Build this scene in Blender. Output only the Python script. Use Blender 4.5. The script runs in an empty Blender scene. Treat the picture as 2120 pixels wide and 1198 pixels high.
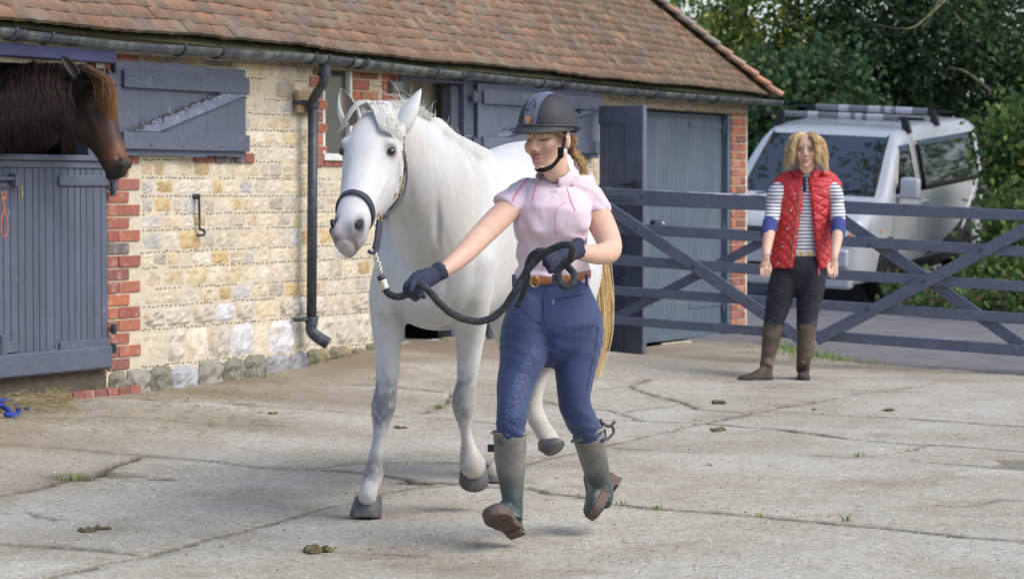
import bpy, math, random
import numpy as np
from mathutils import Vector, Matrix
from mathutils.bvhtree import BVHTree
rad = math.radians
rng = np.random.default_rng(7)
random.seed(7)
scene = bpy.context.scene

# ---------------------------------------------------------------- camera, sky, sun, exposure
F = 5500.0                       # focal length in pixels of the 2120 px wide photograph
PITCH = math.atan(209 / F)
CAM = Vector((0, 0, 1.33))
cd = bpy.data.cameras.new('camera'); cam = bpy.data.objects.new('camera', cd)
scene.collection.objects.link(cam); scene.camera = cam
cam.location = CAM; cam.rotation_euler = (math.pi / 2 - PITCH, 0, 0)
cd.sensor_width = 36; cd.lens = 36 * F / 2120
cd.clip_start = 0.1; cd.clip_end = 2000
cd.dof.use_dof = True; cd.dof.focus_distance = 10.4; cd.dof.aperture_fstop = 7.1

w = bpy.data.worlds.new('World'); scene.world = w; w.use_nodes = True
nt = w.node_tree; bg = nt.nodes['Background']
sky = nt.nodes.new('ShaderNodeTexSky'); sky.sky_type = 'NISHITA'; sky.sun_disc = False
SUN_EL, SUN_AZ = rad(47), rad(114)          # azimuth from +Y towards +X: high on the right
sky.sun_elevation = SUN_EL; sky.sun_rotation = SUN_AZ
sky.air_density = 1.0; sky.dust_density = 2.2; sky.ozone_density = 1.0
nt.links.new(sky.outputs[0], bg.inputs[0]); bg.inputs[1].default_value = 0.15
sl = bpy.data.lights.new('sun', 'SUN'); so = bpy.data.objects.new('sun', sl); scene.collection.objects.link(so)
sl.energy = 1.3; sl.angle = rad(38); sl.color = (1.0, 0.95, 0.87)
sd = Vector((math.sin(SUN_AZ) * math.cos(SUN_EL), math.cos(SUN_AZ) * math.cos(SUN_EL), math.sin(SUN_EL)))
so.rotation_euler = sd.to_track_quat('Z', 'Y').to_euler(); so.location = (8, 4, 12)
scene.view_settings.view_transform = 'Standard'; scene.view_settings.look = 'None'
scene.view_settings.gamma = 1; scene.view_settings.use_curve_mapping = False
scene.view_settings.exposure = 0.70
scene.cycles.max_bounces = 6; scene.cycles.transparent_max_bounces = 6
scene.cycles.use_denoising = True

# ---------------------------------------------------------------- measuring helpers
FWD = Vector((0, math.cos(PITCH), -math.sin(PITCH))); UPV = Vector((0, math.sin(PITCH), math.cos(PITCH)))
def ray(px, py): return FWD + Vector(((px - 1060) / F, 0, 0)) + UPV * ((599 - py) / F)
def at(px, py, s): return CAM + ray(px, py) * (F / s)      # s = size of a metre there, in photograph pixels
D = ray(3940, 390); D.z = 0; D.normalize()
N = Vector((D.y, -D.x, 0))
A0 = at(245, 390, 350); A0.z = 0
def wtz(px, py, d=0.0):                                    # a point of the stable front: metres along it and height
    r = ray(px, py); k = (d - N.dot(CAM - A0)) / N.dot(r); p = CAM + r * k
    return (p - A0).dot(D), p.z
def wt(px, d=0.0): return wtz(px, 390, d)[0]
def sstep(a, b, x):
    t = np.clip((x - a) / (b - a), 0, 1); return t * t * (3 - 2 * t)
def yard_h(X, Y):
    X = np.asarray(X, float); Y = np.asarray(Y, float)
    t = (X - A0.x) * D.x + (Y - A0.y) * D.y; d = (X - A0.x) * N.x + (Y - A0.y) * N.y
    hw = np.interp(t, [-1.5, -.4, .3, 1.4, 1.9, 2.5, 3.6, 4.6, 6.0, 7.0], [.135, .12, .11, .125, .15, .20, .25, .2, .03, .0])
    h = hw * np.exp(-(np.maximum(d, 0) / 1.5) ** 2)
    h = h - .006 * np.maximum(X - 1.3, 0) * sstep(15, 20.5, Y)
    return h
def road_h(X, Y):
    X = np.asarray(X, float); Y = np.asarray(Y, float)
    return -.006 * np.clip(X - 1.3, 0, 6) - .004 + .006 * np.clip(Y - 19, 0, 11.5) + .06 * np.clip(Y - 30.5, 0, 60)
def gp(px, py):
    r = ray(px, py); k = -CAM.z / r.z
    for _ in range(12):
        p = CAM + r * k
        k = (float(yard_h(p.x, p.y)) - CAM.z) / r.z
    return CAM + r * k

# ---------------------------------------------------------------- object helpers
def link(o): scene.collection.objects.link(o); return o
def tag(o, label=None, cat=None, group=None, kind=None):
    for k, v in (('label', label), ('category', cat), ('group', group), ('kind', kind)):
        if v: o[k] = v
    return o
def empty(name, loc=(0, 0, 0), rz=0, parent=None):
    o = bpy.data.objects.new(name, None); link(o); o.location = loc; o.rotation_euler = (0, 0, rz)
    o.empty_display_size = .1
    if parent: o.parent = parent
    return o
def mesh_from(name, V, Fc, col=None, smooth=False):
    me = bpy.data.meshes.new(name)
    me.from_pydata([tuple(v) for v in V], [], [tuple(int(i) for i in f) for f in Fc]); me.update()
    if col is not None: set_col(me, col)
    if smooth: me.shade_smooth()
    return me
def fast_mesh(name, V, Fc, col=None, smooth=False):       # equal-sized faces from numpy arrays
    V = np.asarray(V, np.float32); Fc = np.asarray(Fc, np.int32); k = Fc.shape[1]
    me = bpy.data.meshes.new(name)
    me.vertices.add(len(V)); me.vertices.foreach_set('co', V.ravel())
    me.loops.add(Fc.size); me.loops.foreach_set('vertex_index', Fc.ravel())
    me.polygons.add(len(Fc)); me.polygons.foreach_set('loop_start', np.arange(0, Fc.size, k, dtype=np.int32))
    me.update(calc_edges=True); me.validate()
    if col is not None: set_col(me, col)
    if smooth: me.shade_smooth()
    return me
def set_col(me, col):
    col = np.asarray(col, np.float32)
    if col.ndim == 1: col = np.tile(col[:3], (len(me.vertices), 1))
    a = me.color_attributes.new('Col', 'FLOAT_COLOR', 'POINT')
    buf = np.ones((len(me.vertices), 4), np.float32); buf[:, :3] = col[:, :3]
    a.data.foreach_set('color', buf.ravel())
def obj(name, me, mat=None, parent=None, loc=None):
    o = bpy.data.objects.new(name, me); link(o)
    if mat and not me.materials: me.materials.append(mat)
    if parent: o.parent = parent
    if loc is not None: o.location = loc
    return o
def get_co(me):
    a = np.empty(len(me.vertices) * 3, np.float32); me.vertices.foreach_get('co', a); return a.reshape(-1, 3).astype(float)
def get_no(me):
    a = np.empty(len(me.vertices) * 3, np.float32); me.vertices.foreach_get('normal', a); return a.reshape(-1, 3).astype(float)
def vnoise(P, scale, seed=0):                              # smooth value noise on points
    P = np.asarray(P, float) * scale + seed * 17.31
    i = np.floor(P).astype(np.int64); f = P - i; f = f * f * (3 - 2 * f)
    def h(a, b, c):
        n = (a * 374761393 + b * 668265263 + c * 2147483647 + seed * 1013) & 0xffffffff
        n = ((n ^ (n >> 13)) * 1274126177) & 0xffffffff
        return ((n ^ (n >> 16)) & 0xffff) / 65535.0
    r = 0
    for dx in (0, 1):
        for dy in (0, 1):
            for dz in (0, 1):
                wgt = (f[:, 0] if dx else 1 - f[:, 0]) * (f[:, 1] if dy else 1 - f[:, 1]) * (f[:, 2] if dz else 1 - f[:, 2])
                r = r + wgt * h(i[:, 0] + dx, i[:, 1] + dy, i[:, 2] + dz)
    return r
def fbm(P, scale, seed=0, oct=3):
    return sum(vnoise(P, scale * 2 ** k, seed + k) / 2 ** k for k in range(oct)) / sum(1 / 2 ** k for k in range(oct))

class MB:
    def __init__(s): s.v = []; s.f = []; s.c = []
    def add(s, V, Fc, col=(.5, .5, .5)):
        n = len(s.v); s.v += [tuple(v) for v in V]; s.f += [tuple(int(i) + n for i in f) for f in Fc]
        col = np.asarray(col, float)
        s.c += [tuple(c) for c in (col if col.ndim == 2 else np.tile(col, (len(V), 1)))]
    def box(s, x0, x1, y0, y1, z0, z1, col=(.5, .5, .5)):
        V = [(x, y, z) for z in (z0, z1) for y in (y0, y1) for x in (x0, x1)]
        s.add(V, [(0, 2, 3, 1), (4, 5, 7, 6), (0, 1, 5, 4), (2, 6, 7, 3), (0, 4, 6, 2), (1, 3, 7, 5)], col)
    def prism(s, quad, n, th, col=(.5, .5, .5)):           # quad front face, thickness th backwards along -n
        q = [Vector(p) for p in quad]; m = len(q); b = [p - Vector(n) * th for p in q]
        s.add(q + b, [tuple(range(m)), tuple(range(2 * m - 1, m - 1, -1))] + [(i, i + m, (i + 1) % m + m, (i + 1) % m) for i in range(m)], col)
    def tube(s, pts, r, n=8, col=(.5, .5, .5), cap=True):
        V, Fc = tube(pts, r, n, cap); s.add(V, Fc, col)
    def build(s, name, mat, parent=None, smooth=False, bevel=0, seg=1):
        me = mesh_from(name, s.v, s.f, s.c, smooth)
        if bevel:
            import bmesh
            bm = bmesh.new(); bm.from_mesh(me)
            bmesh.ops.recalc_face_normals(bm, faces=bm.faces)
            bmesh.ops.bevel(bm, geom=bm.edges[:], offset=bevel, segments=seg, affect='EDGES', profile=.5, clamp_overlap=True)
            bm.to_mesh(me); bm.free(); me.update()
        return obj(name, me, mat, parent)

def catmull(P, sub=4):
    P = np.asarray(P, float)
    if len(P) < 3: return P
    Q = np.vstack([2 * P[0] - P[1], P, 2 * P[-1] - P[-2]]); out = []
    for i in range(1, len(Q) - 2):
        p0, p1, p2, p3 = Q[i - 1:i + 3]
        for k in range(sub):
            t = k / sub
            out.append(.5 * (2 * p1 + (p2 - p0) * t + (2 * p0 - 5 * p1 + 4 * p2 - p3) * t * t + (3 * p1 - p0 - 3 * p2 + p3) * t ** 3))
    out.append(P[-1]); return np.array(out)
def tube(pts, r, n=8, cap=True, closed=False):
    P = np.array([tuple(p) for p in pts], float); m = len(P)
    r = np.full(m, r) if np.isscalar(r) else np.asarray(r, float)
    T = np.gradient(P, axis=0) if not closed else (np.roll(P, -1, 0) - np.roll(P, 1, 0))
    T /= np.linalg.norm(T, axis=1)[:, None] + 1e-12
    ref = np.array([0, 0, 1.]) if abs(T[0][2]) < .9 else np.array([1., 0, 0])
    u = np.cross(T[0], ref); u /= np.linalg.norm(u); V = []
    ang = np.arange(n) * 2 * np.pi / n
    for i in range(m):
        u = u - T[i] * u.dot(T[i]); u /= np.linalg.norm(u) + 1e-12; v = np.cross(T[i], u)
        V.append(P[i] + r[i] * (np.cos(ang)[:, None] * u + np.sin(ang)[:, None] * v))
    V = np.vstack(V); Fc = []
    for i in range(m - 1 + (1 if closed else 0)):
        j = (i + 1) % m
        for k in range(n):
            Fc.append((i * n + k, i * n + (k + 1) % n, j * n + (k + 1) % n, j * n + k))
    if cap and not closed:
        Fc.append(tuple(range(n - 1, -1, -1))); Fc.append(tuple((m - 1) * n + k for k in range(n)))
    return V, Fc
def loft(rings, n=24, e=2.0):                              # rings: (centre, side vec, up vec, ra, rb[, e]) closed with shrinking caps
    def ring(c, a, b, ra, rb, ex):
        t = np.arange(n) * 2 * np.pi / n; ct, st = np.cos(t), np.sin(t)
        x = np.sign(ct) * np.abs(ct) ** (2 / ex); y = np.sign(st) * np.abs(st) ** (2 / ex)
        return np.asarray(c) + np.outer(x * ra, np.asarray(a)) + np.outer(y * rb, np.asarray(b))
    V = [ring(*(tuple(q) if len(q) == 6 else tuple(q) + (e,))) for q in rings]; m = len(V); V = np.vstack(V)
    Fc = [(i * n + k, i * n + (k + 1) % n, (i + 1) * n + (k + 1) % n, (i + 1) * n + k) for i in range(m - 1) for k in range(n)]
    Fc += [tuple(range(n - 1, -1, -1)), tuple((m - 1) * n + k for k in range(n))]
    return V, Fc
def limb(pts, sub=4, n=20, cap=True, e=2.0):               # pts: (px, py, s, half width px, depth ratio)
    P = np.array([tuple(p) + ((1.0,) if len(p) == 4 else ()) for p in pts], float)
    C = np.array([tuple(at(*p[:3])) for p in P]); rr = P[:, 3] / P[:, 2]
    Q = catmull(np.column_stack([C, rr, P[:, 4]]), sub); C, rr, q = Q[:, :3], Q[:, 3], Q[:, 4]
    T = np.gradient(C, axis=0); T /= np.linalg.norm(T, axis=1)[:, None]
    rings = []
    def fr(t):
        a = np.cross(t, (0, 1, 0)); a /= np.linalg.norm(a) + 1e-9; b = np.cross(a, t); return a, b
    a0, b0 = fr(T[0]); a1, b1 = fr(T[-1])
    if cap:
        for g in (80, 55, 28): rings.append((C[0] - T[0] * rr[0] * math.sin(rad(g)) * min(1, q[0]) * .8, a0, b0, rr[0] * math.cos(rad(g)), rr[0] * q[0] * math.cos(rad(g))))
    for i in range(len(C)):
        a, b = fr(T[i]); rings.append((C[i], a, b, rr[i], rr[i] * q[i]))
    if cap:
        for g in (28, 55, 80): rings.append((C[-1] + T[-1] * rr[-1] * math.sin(rad(g)) * min(1, q[-1]) * .8, a1, b1, rr[-1] * math.cos(rad(g)), rr[-1] * q[-1] * math.cos(rad(g))))
    return loft(rings, n, e)
def ell(c, r, M=None, n=20, m=12):
    r = np.asarray(r if hasattr(r, '__len__') else (r, r, r), float); V = []
    for i in range(1, m):
        p = math.pi * i / m
        for k in range(n):
            a = 2 * math.pi * k / n; V.append((math.sin(p) * math.cos(a), math.sin(p) * math.sin(a), math.cos(p)))
    V = np.array(V + [(0, 0, 1), (0, 0, -1)]) * r
    if M is not None: V = V @ np.array(M).T
    V = V + np.asarray(c); b = (m - 1) * n
    Fc = [(i * n + k, (i + 1) * n + k, (i + 1) * n + (k + 1) % n, i * n + (k + 1) % n) for i in range(m - 2) for k in range(n)]
    Fc += [(b, k, (k + 1) % n) for k in range(n)] + [(b + 1, (m - 2) * n + (k + 1) % n, (m - 2) * n + k) for k in range(n)]
    return V, Fc
def remesh(name, pieces, voxel, iters=6, fac=.5):
    """all pieces grown into one continuous skin"""
    V, Fc, k = [], [], 0
    for v, f in pieces:
        V.append(np.asarray(v)); Fc += [tuple(i + k for i in q) for q in f]; k += len(v)
    me = mesh_from(name + '_base', np.vstack(V), Fc)
    import bmesh
    bm = bmesh.new(); bm.from_mesh(me); bmesh.ops.recalc_face_normals(bm, faces=bm.faces); bm.to_mesh(me); bm.free()
    o = bpy.data.objects.new('tmp', me); link(o)
    md = o.modifiers.new('r', 'REMESH'); md.mode = 'VOXEL'; md.voxel_size = voxel
    if iters:
        sm = o.modifiers.new('s', 'SMOOTH'); sm.factor = fac; sm.iterations = iters
    dg = bpy.context.evaluated_depsgraph_get()
    out = bpy.data.meshes.new_from_object(o.evaluated_get(dg)); out.name = name
    bpy.data.objects.remove(o); bpy.data.meshes.remove(me)
    out.materials.clear(); out.shade_smooth()
    return out
def push(me, brushes, inv=None):
    """soft sculpting: (centre, direction, amount, radius (scalar or 3)) in the frame of inv"""
    V = get_co(me); L = V if inv is None else (np.c_[V, np.ones(len(V))] @ np.array(inv).T)[:, :3]
    R3 = np.eye(3) if inv is None else np.array(inv.to_3x3().inverted())
    for c, d, a, r in brushes:
        r = np.asarray(r if hasattr(r, '__len__') else (r,) * 3, float)
        g = np.exp(-(((L - np.asarray(c)) / r) ** 2).sum(1)); dv = R3 @ (np.asarray(d, float) / np.linalg.norm(d))
        V += np.outer(g * a, dv)
    me.vertices.foreach_set('co', V.astype(np.float32).ravel()); me.update()
def blob(P, c, r):
    r = np.asarray(r if hasattr(r, '__len__') else (r,) * 3, float)
    return np.exp(-(((P - np.asarray(c)) / r) ** 2).sum(1))
def mixc(col, new, w): return col * (1 - w[:, None]) + np.asarray(new) * w[:, None]
def bvh_of(me):
    return BVHTree.FromPolygons([v.co.copy() for v in me.vertices], [tuple(p.vertices) for p in me.polygons])
def hit_px(bvh, px, py):
    h = bvh.ray_cast(CAM, ray(px, py).normalized())
    return (h[0], h[1]) if h[0] else (None, None)
def ribbon(pts, nrm, half, th, closed=False, lift=.001):    # strap lying on a surface
    P = np.array([tuple(p) for p in pts]); Nn = np.array([tuple(p) for p in nrm]); Nn /= np.linalg.norm(Nn, axis=1)[:, None]
    T = (np.roll(P, -1, 0) - np.roll(P, 1, 0)) if closed else np.gradient(P, axis=0)
    T /= np.linalg.norm(T, axis=1)[:, None] + 1e-9
    S = np.cross(T, Nn); S /= np.linalg.norm(S, axis=1)[:, None] + 1e-9; m = len(P)
    h = np.full(m, half) if np.isscalar(half) else np.asarray(half)
    V = np.stack([P + S * h[:, None] + Nn * (lift - th * .8), P + S * h[:, None] * .9 + Nn * (lift + th), P - S * h[:, None] * .9 + Nn * (lift + th), P - S * h[:, None] + Nn * (lift - th * .8)], 1).reshape(-1, 3)
    Fc = []
    for i in range(m if closed else m - 1):
        j = (i + 1) % m
        for k in range(4): Fc.append((i * 4 + k, j * 4 + k, j * 4 + (k + 1) % 4, i * 4 + (k + 1) % 4))
    if not closed: Fc += [(0, 1, 2, 3), tuple((m - 1) * 4 + k for k in (3, 2, 1, 0))]
    return V, Fc
def strap_px(bvh, pxs, half, th, sub=5, lift=.001):
    P, Nn = [], []
    for x, y in catmull(pxs, sub):
        p, n = hit_px(bvh, x, y)
        if p: P.append(p); Nn.append(n)
    Nn = np.array([tuple(n) for n in Nn])
    for _ in range(3): Nn[1:-1] = (Nn[:-2] + Nn[1:-1] * 2 + Nn[2:]) / 4
    P = np.array([tuple(p) for p in P])
    for _ in range(2): P[1:-1] = (P[:-2] + P[1:-1] * 2 + P[2:]) / 4
    return ribbon(P, Nn, half, th, lift=lift)
def strands(paths, r0, r1=None, n=4, cols=None, name='hair'):
    mb = []; Vs, Fs, Cs, k = [], [], [], 0
    for i, p in enumerate(paths):
        m = len(p); rr = np.linspace(1, .25, m) * (r0 if np.isscalar(r0) else r0[i])
        rr[0] *= .6
        v, f = tube(p, rr, n, cap=False); Vs.append(v); Fs.append(np.array(f) + k); k += len(v)
        c = np.asarray(cols[i] if cols is not None else (.5, .5, .5)); Cs.append(np.tile(c, (len(v), 1)) if c.ndim == 1 else np.repeat(c, n, axis=0))
    return fast_mesh(name, np.vstack(Vs), np.vstack(Fs), np.vstack(Cs), smooth=True)

# ---------------------------------------------------------------- materials
def M(name, base=(.5, .5, .5), rough=.8, var=.12, scale=6, bump=.15, bscale=60, vcol=False, metal=0, spec=.5, coat=0,
      c2=None, c2s=3, c2t=(.55, .65), c2amt=1.0, stretch=None, sss=0, sheen=0, bump2=0, b2scale=8, bdist=.01):
    m = bpy.data.materials.new(name); m.use_nodes = True; t = m.node_tree; n = t.nodes; L = t.links
    b = n['Principled BSDF']; b.inputs['Roughness'].default_value = rough; b.inputs['Metallic'].default_value = metal
    b.inputs['Specular IOR Level'].default_value = spec
    if coat: b.inputs['Coat Weight'].default_value = coat; b.inputs['Coat Roughness'].default_value = .08
    if sss: b.inputs['Subsurface Weight'].default_value = sss; b.inputs['Subsurface Radius'].default_value = (.02, .008, .004)
    if sheen: b.inputs['Sheen Weight'].default_value = sheen
    geo = n.new('ShaderNodeNewGeometry'); mp = n.new('ShaderNodeMapping'); L.new(geo.outputs['Position'], mp.inputs[0])
    if stretch: mp.inputs['Scale'].default_value = stretch
    def noise(sc, det=4, src=mp.outputs[0]):
        x = n.new('ShaderNodeTexNoise'); x.inputs['Scale'].default_value = sc; x.inputs['Detail'].default_value = det; L.new(src, x.inputs['Vector']); return x.outputs[0]
    if vcol:
        a = n.new('ShaderNodeAttribute'); a.attribute_name = 'Col'; col = a.outputs['Color']
    else:
        c = n.new('ShaderNodeRGB'); c.outputs[0].default_value = (*base, 1); col = c.outputs[0]
    if c2 is not None:
        mr = n.new('ShaderNodeMapRange'); mr.inputs[1].default_value, mr.inputs[2].default_value = c2t; mr.inputs[4].default_value = c2amt
        L.new(noise(c2s, 6), mr.inputs[0]); mx = n.new('ShaderNodeMix'); mx.data_type = 'RGBA'
        L.new(mr.outputs[0], mx.inputs[0]); L.new(col, mx.inputs[6]); mx.inputs[7].default_value = (*c2, 1); col = mx.outputs[2]
    if var:
        mr = n.new('ShaderNodeMapRange'); mr.inputs[1].default_value = .25; mr.inputs[2].default_value = .75
        mr.inputs[3].default_value = 1 - var; mr.inputs[4].default_value = 1 + var; L.new(noise(scale, 5), mr.inputs[0])
        vm = n.new('ShaderNodeVectorMath'); vm.operation = 'SCALE'; L.new(col, vm.inputs[0]); L.new(mr.outputs[0], vm.inputs['Scale']); col = vm.outputs[0]
    L.new(col, b.inputs['Base Color'])
    if bump:
        bp = n.new('ShaderNodeBump'); bp.inputs['Strength'].default_value = bump; bp.inputs['Distance'].default_value = bdist
        L.new(noise(bscale, 4), bp.inputs['Height']); last = bp.outputs[0]
        if bump2:
            b2 = n.new('ShaderNodeBump'); b2.inputs['Strength'].default_value = bump2; b2.inputs['Distance'].default_value = bdist * 3
            L.new(noise(b2scale, 5), b2.inputs['Height']); L.new(last, b2.inputs['Normal']); last = b2.outputs[0]
        L.new(last, b.inputs['Normal'])
    return m
BLUE = (.083, .098, .138)
mt = dict(
    blue=M('blue_grey_paint', BLUE, .55, .14, 9, .25, 90, c2=(.27, .27, .27), c2s=16, c2t=(.67, .74), c2amt=.7, bump2=.2, b2scale=14),
    bluev=M('blue_grey_paint_varied', rough=.55, var=.12, scale=9, bump=.25, bscale=90, vcol=True, c2=(.30, .30, .29), c2s=17, c2t=(.675, .73), c2amt=.7, stretch=(1, 1, .45)),
    blue_lightened=M('blue_grey_paint_lightened', (.108, .128, .180), .55, .14, 9, .25, 90, c2=(.27, .27, .27), c2s=16, c2t=(.67, .74), c2amt=.7, bump2=.2, b2scale=14),  # blue lightened in colour to offset dim light on door leaves; gate shares it
    chipped=M('chipped_paint', (.13, .15, .22), .6, .2, 12, .4, 70, c2=(.34, .35, .37), c2s=26, c2t=(.60, .66), c2amt=.7),
    garage=M('dull_garage_paint', (.085, .115, .155), .6, .12, 7, .2, 60, c2=(.16, .18, .2), c2s=5, c2t=(.5, .8), c2amt=.5, stretch=(1, 1, .25)),
    stone=M('pale_rubble_stone', rough=.9, var=.17, scale=16, bump=.5, bscale=45, vcol=True, bump2=.6, b2scale=14, bdist=.012),
    brick=M('old_red_brick', rough=.9, var=.2, scale=30, bump=.5, bscale=90, vcol=True, c2=(.36, .30, .24), c2s=16, c2t=(.56, .70), c2amt=.6),
    mortar=M('lime_mortar', (.55, .49, .38), .95, .12, 10, .4, 110, bump2=.4, b2scale=20),
    flint=M('flint_chip', (.07, .06, .05), .5, .3, 50, 0),
    tile=M('clay_tile', rough=.85, var=.22, scale=14, bump=.35, bscale=70, vcol=True, c2=(.19, .165, .12), c2s=5, c2t=(.46, .72), c2amt=.7),
    moss=M('dark_moss', (.055, .06, .028), .95, .4, 30, .8, 60),
    iron=M('black_cast_iron', (.035, .042, .058), .5, .25, 12, .3, 60, c2=(.10, .12, .10), c2s=12, c2t=(.55, .7), c2amt=.6),
    gut=M('weathered_iron_gutter', (.055, .066, .078), .5, .3, 10, .3, 60, c2=(.17, .20, .17), c2s=9, c2t=(.45, .7), c2amt=.8),
    wood=M('weathered_timber', (.23, .18, .12), .9, .25, 9, .5, 60, c2=(.12, .10, .07), c2s=14, c2t=(.5, .65), stretch=(1, 1, 3)),
    rawwood=M('bare_board', (.40, .29, .17), .85, .15, 9, .3, 60),
    white=M('white_frame_paint', (.62, .62, .58), .6, .1, 10, .2, 60),
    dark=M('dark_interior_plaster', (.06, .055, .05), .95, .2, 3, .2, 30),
    plaster=M('grey_board', (.34, .33, .28), .9, .15, 4, .2, 40, c2=(.2, .19, .16), c2s=5),
    dirt=M('joint_dirt', (.16, .13, .085), 1, .35, 18, .8, 90, c2=(.08, .07, .045), c2s=12, c2t=(.5, .6)),
)
g = bpy.data.materials.new('window_glass'); g.use_nodes = True; b = g.node_tree.nodes['Principled BSDF']
b.inputs['Base Color'].default_value = (.12, .14, .14, 1); b.inputs['Roughness'].default_value = .08; b.inputs['Specular IOR Level'].default_value = .6; b.inputs['Transmission Weight'].default_value = .5
mt['glass'] = g
# ---------------------------------------------------------------- the yard: concrete slabs, joints, road
def concrete_mat():
    m = bpy.data.materials.new('worn_yard_concrete'); m.use_nodes = True; t = m.node_tree; n = t.nodes; L = t.links
    b = n['Principled BSDF']; b.inputs['Roughness'].default_value = .92; b.inputs['Specular IOR Level'].default_value = .3
    geo = n.new('ShaderNodeNewGeometry'); P = geo.outputs['Position']
    def noise(sc, det=5, rough=.55, vec=P):
        x = n.new('ShaderNodeTexNoise'); x.inputs['Scale'].default_value = sc; x.inputs['Detail'].default_value = det; x.inputs['Roughness'].default_value = rough; L.new(vec, x.inputs['Vector']); return x.outputs[0]
    def ramp(src, pts):
        r = n.new('ShaderNodeValToRGB'); L.new(src, r.inputs[0]); e = r.color_ramp.elements
        while len(e) < len(pts): e.new(.5)
        for q, (p, c) in zip(e, pts): q.position = p; q.color = (*c, 1)
        return r.outputs[0]
    def mix(fac, a, bb, mode='MIX', f=None):
        x = n.new('ShaderNodeMix'); x.data_type = 'RGBA'; x.blend_type = mode
        if f is not None: x.inputs[0].default_value = f
        else: L.new(fac, x.inputs[0])
        for s, i in ((a, 6), (bb, 7)):
            if isinstance(s, tuple): x.inputs[i].default_value = (*s, 1)
            else: L.new(s, x.inputs[i])
        return x.outputs[2]
    base = ramp(noise(.9, 8, .62), [(.30, (.30, .26, .195)), (.46, (.385, .355, .29)), (.60, (.45, .425, .365)), (.74, (.50, .475, .42))])
    fine = ramp(noise(26, 6, .7), [(.3, (.62, .62, .62)), (.5, (1, 1, 1)), (.72, (1.22, 1.2, 1.16))])
    col = mix(None, base, fine, 'MULTIPLY', 1.0)
    for sc, dens, c in ((115, .11, (.60, .56, .50)), (80, .10, (.16, .13, .10)), (60, .05, (.70, .69, .66)), (150, .16, (.24, .21, .17)), (45, .05, (.30, .19, .10))):
        v = n.new('ShaderNodeTexVoronoi'); v.inputs['Scale'].default_value = sc; L.new(P, v.inputs['Vector'])
        s = n.new('ShaderNodeSeparateColor'); L.new(v.outputs['Color'], s.inputs[0])
        lt = n.new('ShaderNodeMath'); lt.operation = 'LESS_THAN'; L.new(s.outputs[0], lt.inputs[0]); lt.inputs[1].default_value = dens
        dd = n.new('ShaderNodeMath'); dd.operation = 'LESS_THAN'; L.new(v.outputs['Distance'], dd.inputs[0]); dd.inputs[1].default_value = .42
        mm = n.new('ShaderNodeMath'); mm.operation = 'MULTIPLY'; L.new(lt.outputs[0], mm.inputs[0]); L.new(dd.outputs[0], mm.inputs[1])
        m2 = n.new('ShaderNodeMath'); m2.operation = 'MULTIPLY'; L.new(mm.outputs[0], m2.inputs[0]); m2.inputs[1].default_value = .8
        col = mix(m2.outputs[0], col, c)
    # brown stains and worn patches
    st = n.new('ShaderNodeMapRange'); st.inputs[1].default_value = .52; st.inputs[2].default_value = .70; st.inputs[4].default_value = .62
    L.new(noise(1.7, 9, .7), st.inputs[0]); col = mix(st.outputs[0], col, (.225, .18, .125))
    at_ = n.new('ShaderNodeAttribute'); at_.attribute_name = 'Col'; sc_ = n.new('ShaderNodeSeparateColor'); L.new(at_.outputs['Color'], sc_.inputs[0])
    col = mix(sc_.outputs[0], col, (.085, .068, .042))      # dirt in the joints
    col = mix(sc_.outputs[1], col, (.20, .155, .10))      # brown wear by the wall
    L.new(col, b.inputs['Base Color'])
    b1 = n.new('ShaderNodeBump'); b1.inputs['Strength'].default_value = .55; b1.inputs['Distance'].default_value = .006; L.new(noise(75, 5, .7), b1.inputs['Height'])
    b2 = n.new('ShaderNodeBump'); b2.inputs['Strength'].default_value = .5; b2.inputs['Distance'].default_value = .03; L.new(noise(7, 6, .6), b2.inputs['Height']); L.new(b1.outputs[0], b2.inputs['Normal'])
    L.new(b2.outputs[0], b.inputs['Normal'])
    return m
mt['concrete'] = concrete_mat()
mt['asphalt'] = M('old_asphalt', (.155, .15, .155), .9, .2, 3, .5, 120, c2=(.22, .2, .18), c2s=5, c2t=(.5, .7), c2amt=.6)
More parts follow.
